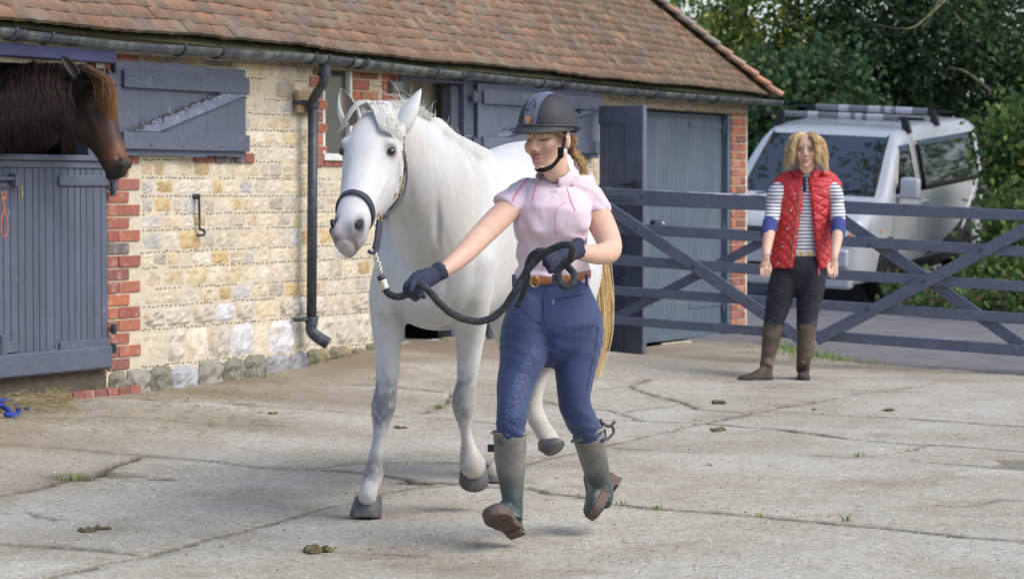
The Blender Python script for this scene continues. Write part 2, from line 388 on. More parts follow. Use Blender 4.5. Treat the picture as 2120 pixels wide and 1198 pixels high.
JOINTS = [  # (half width m, px points, slab boundary?)
 (.020, [(-60, 917), (0, 920), (90, 925), (230, 937), (295, 944), (430, 955), (520, 965), (620, 971), (645, 969), (725, 959), (875, 956), (945, 959), (1090, 957)], 1),
 (.022, [(620, 971), (700, 974), (800, 985), (860, 997), (910, 999), (950, 1003), (1030, 1010), (1090, 1010), (1130, 1020), (1200, 1028), (1280, 1045), (1360, 1054), (1480, 1061), (1560, 1067), (1710, 1082), (1810, 1091), (1960, 1105), (1990, 1111), (2120, 1121), (2300, 1140)], 1),
 (.026, [(945, 1003), (860, 1008), (790, 1020), (740, 1037), (690, 1045), (600, 1070), (520, 1093), (440, 1112), (370, 1132), (300, 1148), (240, 1160), (160, 1180), (90, 1198), (0, 1225)], 1),
 (.016, [(-80, 1120), (0, 1124), (130, 1132), (240, 1142), (300, 1147)], 1),
 (.034, [(-80, 1040), (0, 1026), (60, 1015), (120, 1000), (180, 985), (230, 965), (290, 946)], 1),
 (.018, [(330, 770), (480, 785), (500, 786), (600, 795), (775, 800), (830, 805), (935, 812), (1030, 817), (1150, 815), (1305, 797), (1340, 785)], 1),
 (.012, [(250, 822), (320, 827), (425, 832), (525, 840), (640, 847), (740, 855), (950, 870), (1060, 880)], 0),
 (.016, [(1305, 797), (1330, 812), (1410, 832), (1440, 845), (1540, 855), (1590, 851), (1660, 855), (1830, 864), (1950, 873), (2120, 883), (2300, 892)], 1),
 (.018, [(1230, 868), (1330, 872), (1460, 877), (1610, 890), (1760, 909), (1900, 919), (2060, 929), (2120, 935), (2300, 950)], 1),
 (.024, [(1030, 970), (1090, 957), (1190, 935), (1300, 911), (1400, 887), (1485, 870), (1550, 855), (1685, 830), (1790, 812), (1930, 795)], 1),
 (.016, [(1645, 941), (1760, 947), (1810, 942), (1880, 932), (1910, 922)], 0),
 (.014, [(1880, 952), (1990, 962), (2085, 972), (2200, 985)], 0),
 (.012, [(1080, 820), (1150, 838), (1260, 850), (1330, 872)], 0),
 (.010, [(1160, 860), (1250, 858), (1370, 843), (1410, 832)], 0),
 (.010, [(1270, 927), (1400, 935), (1510, 938)], 0),
 (.010, [(0, 868), (200, 860), (330, 868), (470, 880), (560, 878)], 0),
 (.010, [(1940, 1045), (2000, 1047), (2060, 1034), (2120, 1036)], 0),
 (.008, [(540, 1132), (700, 1142), (860, 1150)], 0),
 (.012, [(870, 858), (900, 845), (920, 835), (935, 812)], 0),
 (.010, [(1500, 800), (1640, 802), (1760, 806), (1900, 812)], 0),
 (.012, [(-20, 1058), (50, 1058), (110, 1076)], 0),
]
def build_yard():
    xs = np.concatenate([np.linspace(-30, -3.6, 12)[:-1], np.arange(-3.6, 4.8, .0165), np.linspace(4.8, 40, 14)[1:]])
    ys = [8.3]
    while ys[-1] < 21.8: ys.append(ys[-1] + .0016 * ys[-1])
    ys = np.concatenate([np.linspace(-25, 8.3, 14)[:-1], ys, np.linspace(ys[-1], 25, 30)[1:]])
    X, Y = np.meshgrid(xs, ys); h = yard_h(X, Y)
    P = np.stack([X.ravel(), Y.ravel(), np.zeros(X.size)], 1)
    wob = (fbm(P, 9, 3, 3) - .5).reshape(X.shape); wob2 = (fbm(P, 7, 11, 3) - .5).reshape(X.shape)
    Xw, Yw = X + wob * .055, Y + wob2 * .085
    dist = np.full(X.shape, 9.0); near_any = np.full(X.shape, 9.0); bound = np.zeros(X.shape, bool); groove = np.zeros(X.shape)
    for hwid, pts, isb in JOINTS:
        G = [gp(*p) for p in pts]
        d = np.full(X.shape, 9.0)
        for a, bb in zip(G[:-1], G[1:]):
            ax, ay, bx, by = a.x, a.y, bb.x, bb.y
            x0, x1 = np.searchsorted(xs, [min(ax, bx) - .4, max(ax, bx) + .4]); y0, y1 = np.searchsorted(ys, [min(ay, by) - .4, max(ay, by) + .4])
            sx, sy = Xw[y0:y1, x0:x1], Yw[y0:y1, x0:x1]
            tt = np.clip(((sx - ax) * (bx - ax) + (sy - ay) * (by - ay)) / ((bx - ax) ** 2 + (by - ay) ** 2 + 1e-9), 0, 1)
            dd = np.hypot(sx - ax - tt * (bx - ax), (sy - ay - tt * (by - ay)))
            d[y0:y1, x0:x1] = np.minimum(d[y0:y1, x0:x1], dd)
        wv = hwid * (.80 + 1.3 * np.clip(fbm(P, 2.3, 5, 2).reshape(X.shape) - .3, 0, 1))
        groove = np.maximum(groove, np.clip(1 - d / (wv * .95), 0, 1))
        near_any = np.minimum(near_any, d - wv)
        if isb: bound |= d < .022
    depth = sstep(0, .45, groove)
    h = h - .022 * depth + (fbm(P, 2.2, 21, 3).reshape(X.shape) - .5) * .018 * (Y < 21)
    # broken hollow filled with dirt
    hol = np.zeros(X.shape)
    for px, py, rx, ry in ((150, 985, .16, .22), (240, 982, .20, .16), (330, 990, .12, .1), (2105, 962, .16, .4), (870, 1000, .22, .10)):
        c = gp(px, py); q = np.exp(-((X - c.x) / rx) ** 2 - ((Y - c.y) / ry) ** 2); hol = np.maximum(hol, q)
    hol = sstep(.45, .75, hol + (fbm(P, 11, 31, 3).reshape(X.shape) - .5) * .9)
    h -= .012 * hol
    dd = (X - A0.x) * N.x + (Y - A0.y) * N.y
    wallw = np.clip(1 - dd / 2.4, 0, 1) * (dd > -.5) * np.clip(fbm(P, 1.6, 41, 4).reshape(X.shape) * 1.9 - .35, 0, 1)
    far = sstep(17.5, 20.5, Y) * np.clip(fbm(P, 2.2, 44, 4).reshape(X.shape) * 1.7 - .3, 0, 1) * .8
    # the yard stops at the road
    edge = np.interp(X, [-30, 2.1, 2.54, 3.66, 8, 40], [24.3, 23.0, 20.6, 19.05, 15.5, 12]) + wob * .5
    h = np.where(Y > edge, h - .10 * sstep(0, .3, Y - edge), h)
    col = np.zeros((X.size, 3)); col[:, 0] = np.clip(np.maximum(depth * 1.0, hol * .6) + .42 * np.clip(1 - near_any / .07, 0, 1) * np.clip(fbm(P, 5, 61, 3).reshape(X.shape) * 2 - .4, 0, 1), 0, 1).ravel()
    col[:, 1] = np.clip(np.maximum(wallw, far), 0, .85).ravel()
    # slabs: cells grouped between the joints
    ny, nx = X.shape; cb = bound[:-1, :-1] | bound[1:, :-1] | bound[:-1, 1:] | bound[1:, 1:]
    lab = np.where(cb, -1, 0)
    from collections import deque
    k = 0; free = (lab == 0)
    def fill(sy, sx, k):
        st = [(sy, sx)]; free[sy, sx] = False; cnt = 0          # scanline fill
        while st:
            y, x = st.pop(); row = free[y]
            l = x
            while l > 0 and row[l - 1]: l -= 1
            r = x
            while r < nx - 2 and row[r + 1]: r += 1
            free[y, l:r + 1] = False; free[y, x] = False; lab[y, l:r + 1] = k; cnt += r - l + 1
            for yy in (y - 1, y + 1):
                if 0 <= yy < ny - 1:
                    seg = np.flatnonzero(free[yy, l:r + 1])
                    if len(seg):
                        cuts = np.flatnonzero(np.diff(seg) > 1)
                        for s0 in np.r_[seg[0], seg[cuts + 1]]: st.append((yy, l + int(s0)))
        return cnt
    yard = empty('yard'); tag(yard, kind='structure')
    sizes = {}
    while free.any():
        sy, sx = np.unravel_index(np.argmax(free), free.shape); k += 1; sizes[k] = fill(sy, sx, k)
    V = np.stack([X.ravel(), Y.ravel(), h.ravel()], 1)
    big = [q for q, c in sizes.items() if c > 600]
    lab2 = np.where(np.isin(lab, big), lab, -1)
    idx = np.arange(ny * nx).reshape(ny, nx)
    quads = np.stack([idx[:-1, :-1], idx[:-1, 1:], idx[1:, 1:], idx[1:, :-1]], -1)
    for q in big + [-1]:
        fq = quads[lab2 == q]; u, inv = np.unique(fq, return_inverse=True)
        me = fast_mesh('concrete_slab' if q > 0 else 'joint_filling', V[u], inv.reshape(-1, 4), col[u], smooth=True)
        o = obj(me.name, me, mt['concrete'], yard)
        if q < 0: o['kind'] = 'stuff'
build_yard()

def sheet(name, xs, ys, hf, mat, kind='structure'):
    X, Y = np.meshgrid(xs, ys); Z = hf(X, Y); ny, nx = X.shape; idx = np.arange(ny * nx).reshape(ny, nx)
    q = np.stack([idx[:-1, :-1], idx[:-1, 1:], idx[1:, 1:], idx[1:, :-1]], -1).reshape(-1, 4)
    o = obj(name, fast_mesh(name, np.stack([X.ravel(), Y.ravel(), Z.ravel()], 1), q, smooth=True), mat); tag(o, kind=kind); return o
def roadz(X, Y):
    edge = np.interp(X, [-30, 2.1, 2.54, 3.66, 8, 40], [24.3, 23.0, 20.6, 19.05, 15.5, 12])
    P = np.stack([X.ravel(), Y.ravel(), 0 * X.ravel()], 1); nz = (fbm(P, 1.2, 3, 3).reshape(X.shape) - .5) * .02
    return road_h(X, Y) + nz - .12 * sstep(.25, -.15, Y - edge)
sheet('road', np.r_[np.arange(1.0, 7, .12), np.linspace(7, 40, 20)], np.r_[np.arange(11.5, 26, .1), np.linspace(26, 90, 120)], roadz, mt['asphalt'])
mt['earth'] = M('dark_leafy_earth', (.085, .07, .045), 1, .4, 4, .6, 40, c2=(.05, .075, .025), c2s=2, c2t=(.45, .6))
sheet('ground', np.linspace(-400, 400, 60), np.linspace(-300, 700, 60), lambda X, Y: 0 * X - .75 + .0 * Y, mt['earth'])
# ---------------------------------------------------------------- the stable building (local x along the front, -y towards the yard)
stable = empty('stable_building', (A0.x, A0.y, 0), math.atan2(D.y, D.x))
tag(stable, 'long low stable of pale stone and red brick under a clay tile roof', 'building')
def part(name, parent=stable): return empty(name, parent=parent)
def zp(px, py, d=0.0): return wtz(px, py, d)[1]
T = {k: wt(k) for k in (0, 218, 245, 265, 287, 645, 667, 728, 790, 825, 985, 1010, 1240, 1513, 1547)}
TL, TR = -6.0, T[1547]
WALLTOP = 2.26
openings = [  # t0, t1, z0, z1
    (-1.6, T[218], .14, 2.03), (T[667], T[728], zp(700, 322), zp(700, 138) + .02), (T[825], T[985], .2, zp(900, 155)), (6.55, T[1513], .0, zp(1500, 228))]
vent = (wt(425), wt(480), zp(450, 137), zp(450, 110)); openings.append(vent)
wall = part('wall')
def wall_core():
    ts = sorted({TL, TR} | {o[0] for o in openings} | {o[1] for o in openings}); zs = sorted({-.3, WALLTOP} | {o[2] for o in openings} | {o[3] for o in openings})
    mb = MB()
    for a, b in zip(ts[:-1], ts[1:]):
        z = -.3; segs = []
        for o in sorted([o for o in openings if o[0] < (a + b) / 2 < o[1]], key=lambda o: o[2]):
            if o[2] > z: segs.append((z, o[2]))
            z = o[3]
        segs.append((z, WALLTOP))
        for z0, z1 in segs: mb.box(a, b, 0, .32, z0, z1)
    mb.build('mortar_core', mt['mortar'], wall)
wall_core()
def in_open(t0, t1, z0, z1, m=.0):
    return any(t0 < o[1] + m and t1 > o[0] - m and z0 < o[3] + m * .5 and z1 > o[2] - m * .5 for o in openings)
# stones: shared cushions with rough faces
STONE_COL = [(.60, .50, .32), (.58, .48, .31), (.64, .55, .37), (.54, .46, .32), (.62, .54, .39), (.50, .36, .17), (.57, .46, .26), (.46, .43, .36), (.66, .58, .42), (.58, .50, .34), (.62, .52, .34), (.60, .52, .36), (.56, .46, .28), (.48, .44, .36), (.42, .38, .30), (.62, .53, .36)]
def cushion(seed, col, depth=.004, rough=.0075, n=(7, 6)):
    r = np.random.default_rng(seed); nx, nz = n; V = []; g = np.zeros((nz, nx))
    cr = r.random((4, 4))
    for j in range(nz):
        for i in range(nx):
            u, v = i / (nx - 1), j / (nz - 1); e = min(u, 1 - u, v, 1 - v)
            uu, vv = u + (r.random() - .5) * .10 * (e == 0), v + (r.random() - .5) * .12 * (e == 0)
            cu = abs(u - .5) * 2; cv = abs(v - .5) * 2
            if cu > .9 and cv > .9: uu = .5 + (uu - .5) * .93; vv = .5 + (vv - .5) * .9
            y = 0 if e == 0 else -(depth * min(1, e * 7) + rough * (r.random() - .3))
            V.append((uu, y, vv))
    base = len(V); ring = [i for i in range(nx)] + [j * nx + nx - 1 for j in range(1, nz)] + [(nz - 1) * nx + i for i in range(nx - 2, -1, -1)] + [j * nx for j in range(nz - 2, 0, -1)]
    Fc = [(j * nx + i, j * nx + i + 1, (j + 1) * nx + i + 1, (j + 1) * nx + i) for j in range(nz - 1) for i in range(nx - 1)]
    for q in ring: V.append((V[q][0], .02, V[q][2]))
    m = len(ring); Fc += [(ring[(q + 1) % m], ring[q], base + q, base + (q + 1) % m) for q in range(m)]
    V = np.array(V); c = np.tile(np.asarray(col) * (.95, .97, 1.10), (len(V), 1)) * (1 + (r.random((len(V), 1)) - .5) * .16)
    if r.random() < .4: c = mixc(c, (.45, .33, .16), blob(V * (1, 0, 1), (r.random(), 0, r.random()), .35) * .5)
    return mesh_from('stone', V, Fc, c, smooth=False)
stone_meshes = [cushion(i, np.array(STONE_COL[i % len(STONE_COL)]) * (.9 + .2 * ((i * 7) % 5) / 4)) for i in range(40)]
white_meshes = [cushion(100 + i, np.array(c), .012, .018) for i, c in enumerate([(.62, .60, .55), (.58, .56, .50), (.50, .45, .34), (.66, .64, .60), (.52, .47, .35), (.55, .50, .36)])]
plinth_meshes = [cushion(200 + i, np.array(c), .025, .03) for i, c in enumerate([(.20, .19, .13), (.30, .29, .26), (.16, .15, .09), (.26, .24, .18), (.36, .36, .34)])]
for me in stone_meshes + white_meshes + plinth_meshes: me.materials.append(mt['stone'])
def place(name, me, t, w_, z, h_, y=0.0, parent=wall, rz=0):
    o = bpy.data.objects.new(name, me); link(o); o.parent = parent; o.location = (t, y, z); o.scale = (w_, 1, h_); o.rotation_euler = (0, rz, 0); return o
ZL = [.258, .478, .617, .721, .849, .944, 1.075, 1.173, 1.281, 1.391, 1.498, 1.60, 1.70, 1.805, 1.90, 2.03, 2.15, 2.25]
BR = .076
brick_cols = [(.31, .105, .07), (.36, .13, .085), (.28, .095, .07), (.22, .09, .075), (.38, .17, .11), (.30, .12, .09), (.14, .12, .125), (.42, .145, .075)]
def brick_mesh(i, c, x=.215):
    mb = MB(); mb.box(0, x, -.012, .05, 0, .064, c); o = mb.build('brick', mt['brick'], bevel=.004); me = o.data
    V = get_co(me); r = np.random.default_rng(i); V += (r.random(V.shape) - .5) * .003; me.vertices.foreach_set('co', V.astype(np.float32).ravel())
    bpy.data.objects.remove(o); return me
bm_s = [brick_mesh(i, c) for i, c in enumerate(brick_cols)]; bm_h = [brick_mesh(i + 20, c, .102) for i, c in enumerate(brick_cols)]
def lay(t, z, head, y=0.0, parent=wall, dark=0, rz=None, pick=None):
    i = pick if pick is not None else int(rng.choice(8, p=[.2, .18, .16, .12, .1, .12, .04, .08]) if not dark else rng.choice([3, 6, 2, 5]))
    o = bpy.data.objects.new('brick', (bm_h if head else bm_s)[i]); link(o); o.parent = parent; o.location = (t, y + rng.normal() * .0015, z)
    if rz: o.rotation_euler = (0, 0, rz)
    return o
# brick zones as (list of t-extents per course) so the stones can be cut round them
brick_rects = []
def quoin(t0, t1, z0, z1, narrow_first, side, wide=.215, nar=.102, dark=0):
    z = z0; k = narrow_first
    while z + .06 < z1:
        if side > 0:   # grows to the right from t0
            n = k % 2
            if n: lay(t0, z, 1, dark=dark); lay(t0 + .112, z, 0, dark=dark); e = t0 + .112 + wide
            else: lay(t0, z, 0, dark=dark); e = t0 + wide
            brick_rects.append((t0 - .02, e + .006, z - .006, z + .07))
        else:
            n = k % 2; s = t1 - (wide if n else nar)
            lay(s, z, 0 if n else 1, dark=dark); brick_rects.append((s - .006, t1 + .02, z - .006, z + .07))
        z += BR; k += 1
zb = zp(245, 765)
tj = T[218] + .005
z = zb; k = 0
while z < 2.2:
    if z < zp(245, 385) or z > 2.03 or True:
        if k in (1, 3, 4, 6, 8, 10) or k % 2 == 0 and k > 10:
            lay(tj, z, 1, dark=(k in (6, 8))); lay(tj + .112, z, 0)
            e = tj + .33
            if k % 5 == 2: pass
        else:
            lay(tj, z, 0); e = tj + .217
        brick_rects.append((tj - .02, e + .004, z - .006, z + .07))
    z += BR; k += 1
zw0, zw1 = openings[1][2], openings[1][3]
quoin(0, T[667] - .01, zw0 - .08, 2.2, 0, -1, wide=.15, nar=.10)
quoin(T[728] + .01, 0, zw0 - .08, 2.2, 1, 1, wide=.10, nar=.1)
t = T[667] - .1
while t < T[728] + .15: lay(t, zw0 - .075, 1, dark=1); brick_rects.append((t - .01, t + .115, zw0 - .08, zw0)); t += .113
z = .26
while z < 2.2:   # right jamb beside the second stable door
    lay(T[825] - .225, z, 0, pick=[7, 1, 0, 4][int(z * 31) % 4]) if int(z / BR) % 2 else (lay(T[825] - .225, z, 1, pick=1), lay(T[825] - .112, z, 1, pick=7))
    brick_rects.append((T[825] - .235, T[825] + .02, z - .006, z + .07)); z += BR
z = .26
while z < 2.2:
    lay(T[985] + .01, z, 1, dark=1); brick_rects.append((T[985], T[985] + .12, z - .006, z + .07)); z += BR
t = wt(520)
for tt in np.arange(wt(400), wt(520), .113): lay(tt, zp(450, 337, 0), 1, y=-.006, dark=1)
for tt in np.arange(wt(380), wt(655), .225): lay(tt, 2.185, 0)
# pier at the far corner, three half-bricks wide, seen against the hedge
pier = part('brick_pier')
mb = MB(); mb.box(T[1513] + .008, T[1547] - .008, .008, .33, -.2, 2.19); mb.build('pier_core', mt['mortar'], pier)
zz = -.08; k = 0; pw = T[1547] - T[1513]
while zz < 2.17:
    picks = [[7, 0, 1, 4, 0, 5, 3, 7][int(rng.integers(8))] for _ in range(3)]
    if k % 2: lay(T[1513], zz, 0, parent=pier, pick=picks[0]); lay(T[1513] + .225, zz, 1, parent=pier, pick=picks[1])
    else: lay(T[1513], zz, 1, parent=pier, pick=picks[0]); lay(T[1513] + .112, zz, 0, parent=pier, pick=picks[1])
    zz += BR; k += 1
lines = []
cnt = 0
for r_, (z0, z1) in enumerate(zip(ZL[:-1], ZL[1:])):
    low = z0 < .6
    t = .2 + rng.random() * .05; tend = T[1240]
    while t < tend:
        w_ = rng.uniform(.11, .23) * (1.25 if low else 1) * (1.12 if z1 - z0 > .12 else 1)
        e = t + w_
        hs = [b for b in brick_rects if b[0] < e and b[1] > t and b[2] < z1 - .012 and b[3] > z0 + .012]
        blocked = hs or in_open(t, e, z0, z1, .01)
        if blocked:
            cand = [b[0] for b in hs if b[0] > t + .05] + [o[0] for o in openings if o[0] > t + .05 and o[0] < e and z0 < o[3] and z1 > o[2]]
            nxt = [b[1] for b in hs if b[0] <= t + .05] + [o[1] for o in openings if o[0] <= t + .05 and o[1] > t and z0 < o[3] and z1 > o[2]]
            if nxt: t = max(max(nxt) + .012, t + .01); continue
            if cand:
                e = min(cand) - .012
                if e - t < .05: t = e + .02; continue
        gap = .007
        zz0 = z0 + .009 + rng.random() * .005; hh = z1 - zz0 - .003 - rng.random() * .007
        if not (t > 3.4 and False):
            me = (white_meshes[int(rng.integers(6))] if low and rng.random() < .8 else stone_meshes[int(rng.integers(40))])
            place('stone', me, t + gap / 2, (e - t) - gap, zz0, hh, .004 * rng.random()); cnt += 1
        t = e
    if z0 > .25: lines.append(z0 + .003)
# plinth of mossy boulders
t = T[218] + .02
while t < 6.3:
    w_ = rng.uniform(.14, .30); zg = float(yard_h((A0 + D * t).x, (A0 + D * t).y))
    place('stone', plinth_meshes[int(rng.integers(5))], t, w_ - .012, zg - .05, max(.05, .262 - zg + .04 + rng.uniform(-.02, .01)), -.01); t += w_
# flint galleting pressed into the bed joints
V, Fc, k = [], [], 0; sv, sf = ell((0, 0, 0), (1, 1, 1), n=6, m=4)
for zl in lines:
    t = .2
    while t < 6.4:
        t += rng.uniform(.028, .055) if rng.random() > .06 else rng.uniform(.06, .25)
        if in_open(t, t, zl, zl, .03) or any(b[0] < t < b[1] and b[2] < zl < b[3] for b in brick_rects): continue
        V.append(sv * np.array([rng.uniform(.0035, .0055), .008, rng.uniform(.003, .0045)]) + (t, -.006, zl + rng.normal() * .0022)); Fc += [tuple(i + k for i in q) for q in sf]; k += len(sv)
o = obj('flint_galleting', mesh_from('flint_galleting', np.vstack(V), Fc), mt['flint'], wall); o['kind'] = 'stuff'
# threshold bricks and boards under the left door
for i in range(16):
    o = lay(-1.65 + i * .112, .095, 1, y=-.05, pick=[3, 2, 3, 5][i % 4])
mb = MB(); mb.box(-1.6, T[218], .0, .12, -.1, .285); mb.build('door_sill', M('old_dark_sill', (.09, .075, .055), .95, .3, 12, .6, 50), stable)

# back, side, floor and ceiling of the building
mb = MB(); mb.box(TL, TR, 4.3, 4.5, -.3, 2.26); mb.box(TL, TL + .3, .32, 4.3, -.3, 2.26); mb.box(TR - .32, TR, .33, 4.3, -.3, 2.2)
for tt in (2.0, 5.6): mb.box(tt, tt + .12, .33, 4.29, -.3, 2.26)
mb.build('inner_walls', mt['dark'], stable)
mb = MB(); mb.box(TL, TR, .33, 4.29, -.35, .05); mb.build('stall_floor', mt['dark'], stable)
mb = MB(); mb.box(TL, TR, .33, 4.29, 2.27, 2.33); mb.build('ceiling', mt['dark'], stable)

# ---------------------------------------------------------------- roof
roof = part('roof')
EZ0, EZ1, OV = 2.235, 2.165, .20                          # eave heights left and right, overhang
tE = wt(1588, OV)
PIT = rad(46); cs, sn = math.cos(PIT), math.sin(PIT)
def roofpt(t, u, lift=0):                                 # u metres up the slope
    sag = .02 * math.sin(t * .9) * math.sin(t * .37 + 1)
    ez = EZ0 + (EZ1 - EZ0) * (t + 1) / (tE + 1) + sag * min(1, u + .3)
    return (t, -OV + u * cs - lift * sn, ez + u * sn + lift * cs)
mb = MB()
UM = 4.2; mb.add([roofpt(TL, 0, -.03), roofpt(tE - .03, 0, -.03), roofpt(tE - .03 - UM * cs, UM, -.03), roofpt(TL, UM, -.03)], [(0, 1, 2, 3)])
mb.add([roofpt(tE - .03, 0, -.03), (tE - .03, 4.7, EZ1), roofpt(tE - .03 - UM * cs, UM, -.03)], [(0, 1, 2)])
mb.add([roofpt(TL, UM, -.03), roofpt(tE - .03 - UM * cs, UM, -.03), (tE, 6.2, 2.1), (TL, 6.2, 2.1)], [(0, 1, 2, 3)])
mb.build('roof_deck', mt['moss'], roof)
TW, TG, TLn = .165, .098, .262
tile_cols = [(.30, .135, .075), (.34, .155, .085), (.27, .125, .085), (.23, .12, .085), (.38, .19, .10), (.30, .17, .11), (.25, .15, .10), (.42, .20, .10), (.20, .13, .10), (.33, .14, .07)]
def tile_mesh(i, c):
    r = np.random.default_rng(i); th = .021; nx = 4; V = []; cam_ = .005 * (r.random() * .8 + .4)
    tx = .1615 + r.random() * .003; sk = (r.random() - .5) * .003
    for k in (0, 1):
        for yy, dz in ((0, 0), (.13, .003), (TLn, 0)):
            for j in range(nx):
                u = j / (nx - 1); V.append((u * tx + sk * (yy > .2), yy + (r.random() - .5) * .004 * (yy == 0), dz + cam_ * (1 - (2 * u - 1) ** 2) * (1 - yy / TLn * .4) + (th if k else 0)))
    q = 3 * nx; Fc = []
    for j in range(2):
        for i2 in range(nx - 1):
            a = j * nx + i2; Fc.append((q + a, q + a + 1, q + a + nx + 1, q + a + nx)); Fc.append((a, a + nx, a + nx + 1, a + 1))
    for i2 in range(nx - 1): Fc.append((i2, i2 + 1, q + i2 + 1, q + i2))
    for a, b in ((0, nx), (nx, 2 * nx)): Fc.append((a, q + a, q + b, b)); Fc.append((a + nx - 1, b + nx - 1, q + b + nx - 1, q + a + nx - 1))
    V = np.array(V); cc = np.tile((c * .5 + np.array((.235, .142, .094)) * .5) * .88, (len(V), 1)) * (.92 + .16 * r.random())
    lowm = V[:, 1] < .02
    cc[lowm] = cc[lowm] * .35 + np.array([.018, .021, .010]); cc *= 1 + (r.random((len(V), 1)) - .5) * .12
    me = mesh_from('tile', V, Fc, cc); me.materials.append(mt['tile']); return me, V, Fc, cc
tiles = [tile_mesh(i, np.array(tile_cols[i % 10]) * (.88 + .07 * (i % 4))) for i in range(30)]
def tile_mat(t, u, off, twist):
    o = Vector(roofpt(t, u, off)); ax = (Vector(roofpt(t + .1, u, off)) - o).normalized(); ay = (Vector(roofpt(t, u + .1, off)) - o).normalized()
    ay = (Matrix.Rotation(-.065 + twist * .5, 3, ax) @ ay); az = ax.cross(ay)
    m = Matrix((ax, ay, az)).transposed().to_4x4(); m.translation = o; return m @ Matrix.Rotation(twist, 4, 'Z')
ind = []; rest = []
row = 0; u = 0.0
while u < 3.9:
    t = -3.2 + (row % 2) * TW / 2
    while t < tE - u * cs - .02:
        X = A0 + D * t; ss = F / (X.y + .1); py = 390 - (roofpt(t, u)[2] - 1.33) * ss; px = 1060 + X.x * ss
        vis = py > -25 and px > -60
        (ind if vis else rest).append((ss, t, u)); t += TW
    u += TG * rng.uniform(.97, 1.03); row += 1
ind.sort(reverse=True); rest += ind[300:]; ind = ind[:300]
def tm(t, u): return tile_mat(t + rng.normal() * .002, u + rng.normal() * .002 + .012 * math.sin(t * 1.7 + u * 3) + .006 * math.sin(t * 5.1 + u * 11), .018 + abs(rng.normal()) * .0015, rng.normal() * .006)
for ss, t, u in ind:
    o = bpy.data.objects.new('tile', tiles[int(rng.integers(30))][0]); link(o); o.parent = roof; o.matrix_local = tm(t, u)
Vs, Fs, Cs, k = [], [], [], 0
for ss, t, u in rest:
    _, v, f, c = tiles[int(rng.integers(30))]; m = np.array(tm(t, u)); v = v @ m[:3, :3].T + m[:3, 3]
    shade = np.array((.86, .92, .88)) if t > 6.5 and rng.random() < .6 else 1.0
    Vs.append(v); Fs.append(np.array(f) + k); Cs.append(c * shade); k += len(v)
o = obj('roof_tiles_beyond', fast_mesh('roof_tiles_beyond', np.vstack(Vs), np.vstack(Fs), np.vstack(Cs)), mt['tile'], roof); o['kind'] = 'stuff'
# bonnet hip tiles up the far corner
def bonnet(col):
    V = []; n = 9; L0, w0, w1 = .30, .17, .10
    for k in (0, 1):
        for j, (yy, ww) in enumerate(((0, w0), (.15, (w0 + w1) / 2), (L0, w1))):
            for i in range(n):
                a = math.pi * (.12 + .76 * i / (n - 1)); V.append((math.cos(a) * ww * .75, yy - (.05 * math.sin(a) if j == 0 else 0), math.sin(a) * ww * .55 - .03 + (.016 if k else 0)))
    q = 3 * n; Fc = []
    for j in range(2):
        for i in range(n - 1):
            a = j * n + i; Fc += [(q + a, q + a + n, q + a + n + 1, q + a + 1), (a, a + 1, a + n + 1, a + n)]
    for i in range(n - 1): Fc.append((i, q + i, q + i + 1, i + 1))
    me = mesh_from('hip_tile', V, Fc, col, smooth=False); me.materials.append(mt['tile']); return me
bon = [bonnet(c) for c in ((.36, .20, .13), (.40, .17, .09), (.30, .19, .14), (.22, .19, .17))]
hip0 = Vector(roofpt(tE, 0, .0)); hipd = (Vector(roofpt(tE - 1 * cs, 1)) - hip0).normalized()
az = (Vector((0.0, -sn, cs)) + Vector((sn, 0, cs))).normalized(); ax = hipd.cross(az).normalized(); az = ax.cross(hipd)
for i in range(26):
    m = Matrix((ax, (Matrix.Rotation(-.07, 3, ax) @ hipd), az)).transposed().to_4x4(); m.translation = hip0 + hipd * (i * .152 - .05) + az * .045 + ax * rng.normal() * .006
    o = bpy.data.objects.new('hip_tile', bon[[0, 1, 0, 2, 2, 3, 2, 3, 2][i % 9] if i < 9 else int(rng.integers(4))]); link(o); o.parent = roof; o.matrix_local = m
# rafters feet, eave board and beam
mb = MB(); mb.box(TL, tE - .2, -.06, -.001, 2.12, 2.24); mb.build('eave_board', mt['wood'], roof)
mb = MB(); mb.box(TL, 4.4, -.085, .0, 2.03, 2.125) if False else None
# lintel beam over the garage, door heads
zb0, zb1 = zp(1400, 229, .03), zp(1400, 196, .03)
mb = MB(); mb.box(5.9, T[1547] - .05, -.03, .28, zb0, 2.15); mb.build('lintel_beam', mt['wood'], stable, bevel=.008)
mb = MB(); mb.box(-1.6, T[218] + .02, -.075, .1, zp(100, 122, .07), 2.13); mb.build('door_head_board', M('violet_blue_board', (.075, .085, .19), .6, .25, 5, .2, 60), stable, bevel=.006)
# gutter: half round iron trough with joints and brackets
gutter = part('gutter'); GD = .285
gl = []
for px, py in ((-160, 52), (0, 66), (60, 74), (225, 92), (380, 103), (520, 112), (660, 121), (860, 145), (985, 158), (1240, 184), (1400, 198), (1612, 213)):
    t_, z_ = wtz(px, py, GD); gl.append((t_, -GD, z_ - .0))
gl = catmull(gl, 5); n = 9; V = []; R0 = .054
for kk in (R0, R0 - .007):
    for p in gl:
        for i in range(n):
            a = math.pi + math.pi * i / (n - 1); V.append((p[0], p[1] + math.cos(a) * kk, p[2] + .02 + math.sin(a) * kk * 1.0))
m = len(gl); Fc = []
for i in range(m - 1):
    for j in range(n - 1):
        a = i * n + j; Fc += [(a, a + 1, a + n + 1, a + n), (m * n + a, m * n + a + n, m * n + a + n + 1, m * n + a + 1)]
    for j in (0, n - 1): a = i * n + j; Fc.append((a, a + n, m * n + a + n, m * n + a))
obj('trough', mesh_from('trough', V, Fc, smooth=False), mt['gut'], gutter)
def gat(t): return np.array([np.interp(t, gl[:, 0], gl[:, k]) for k in range(3)])
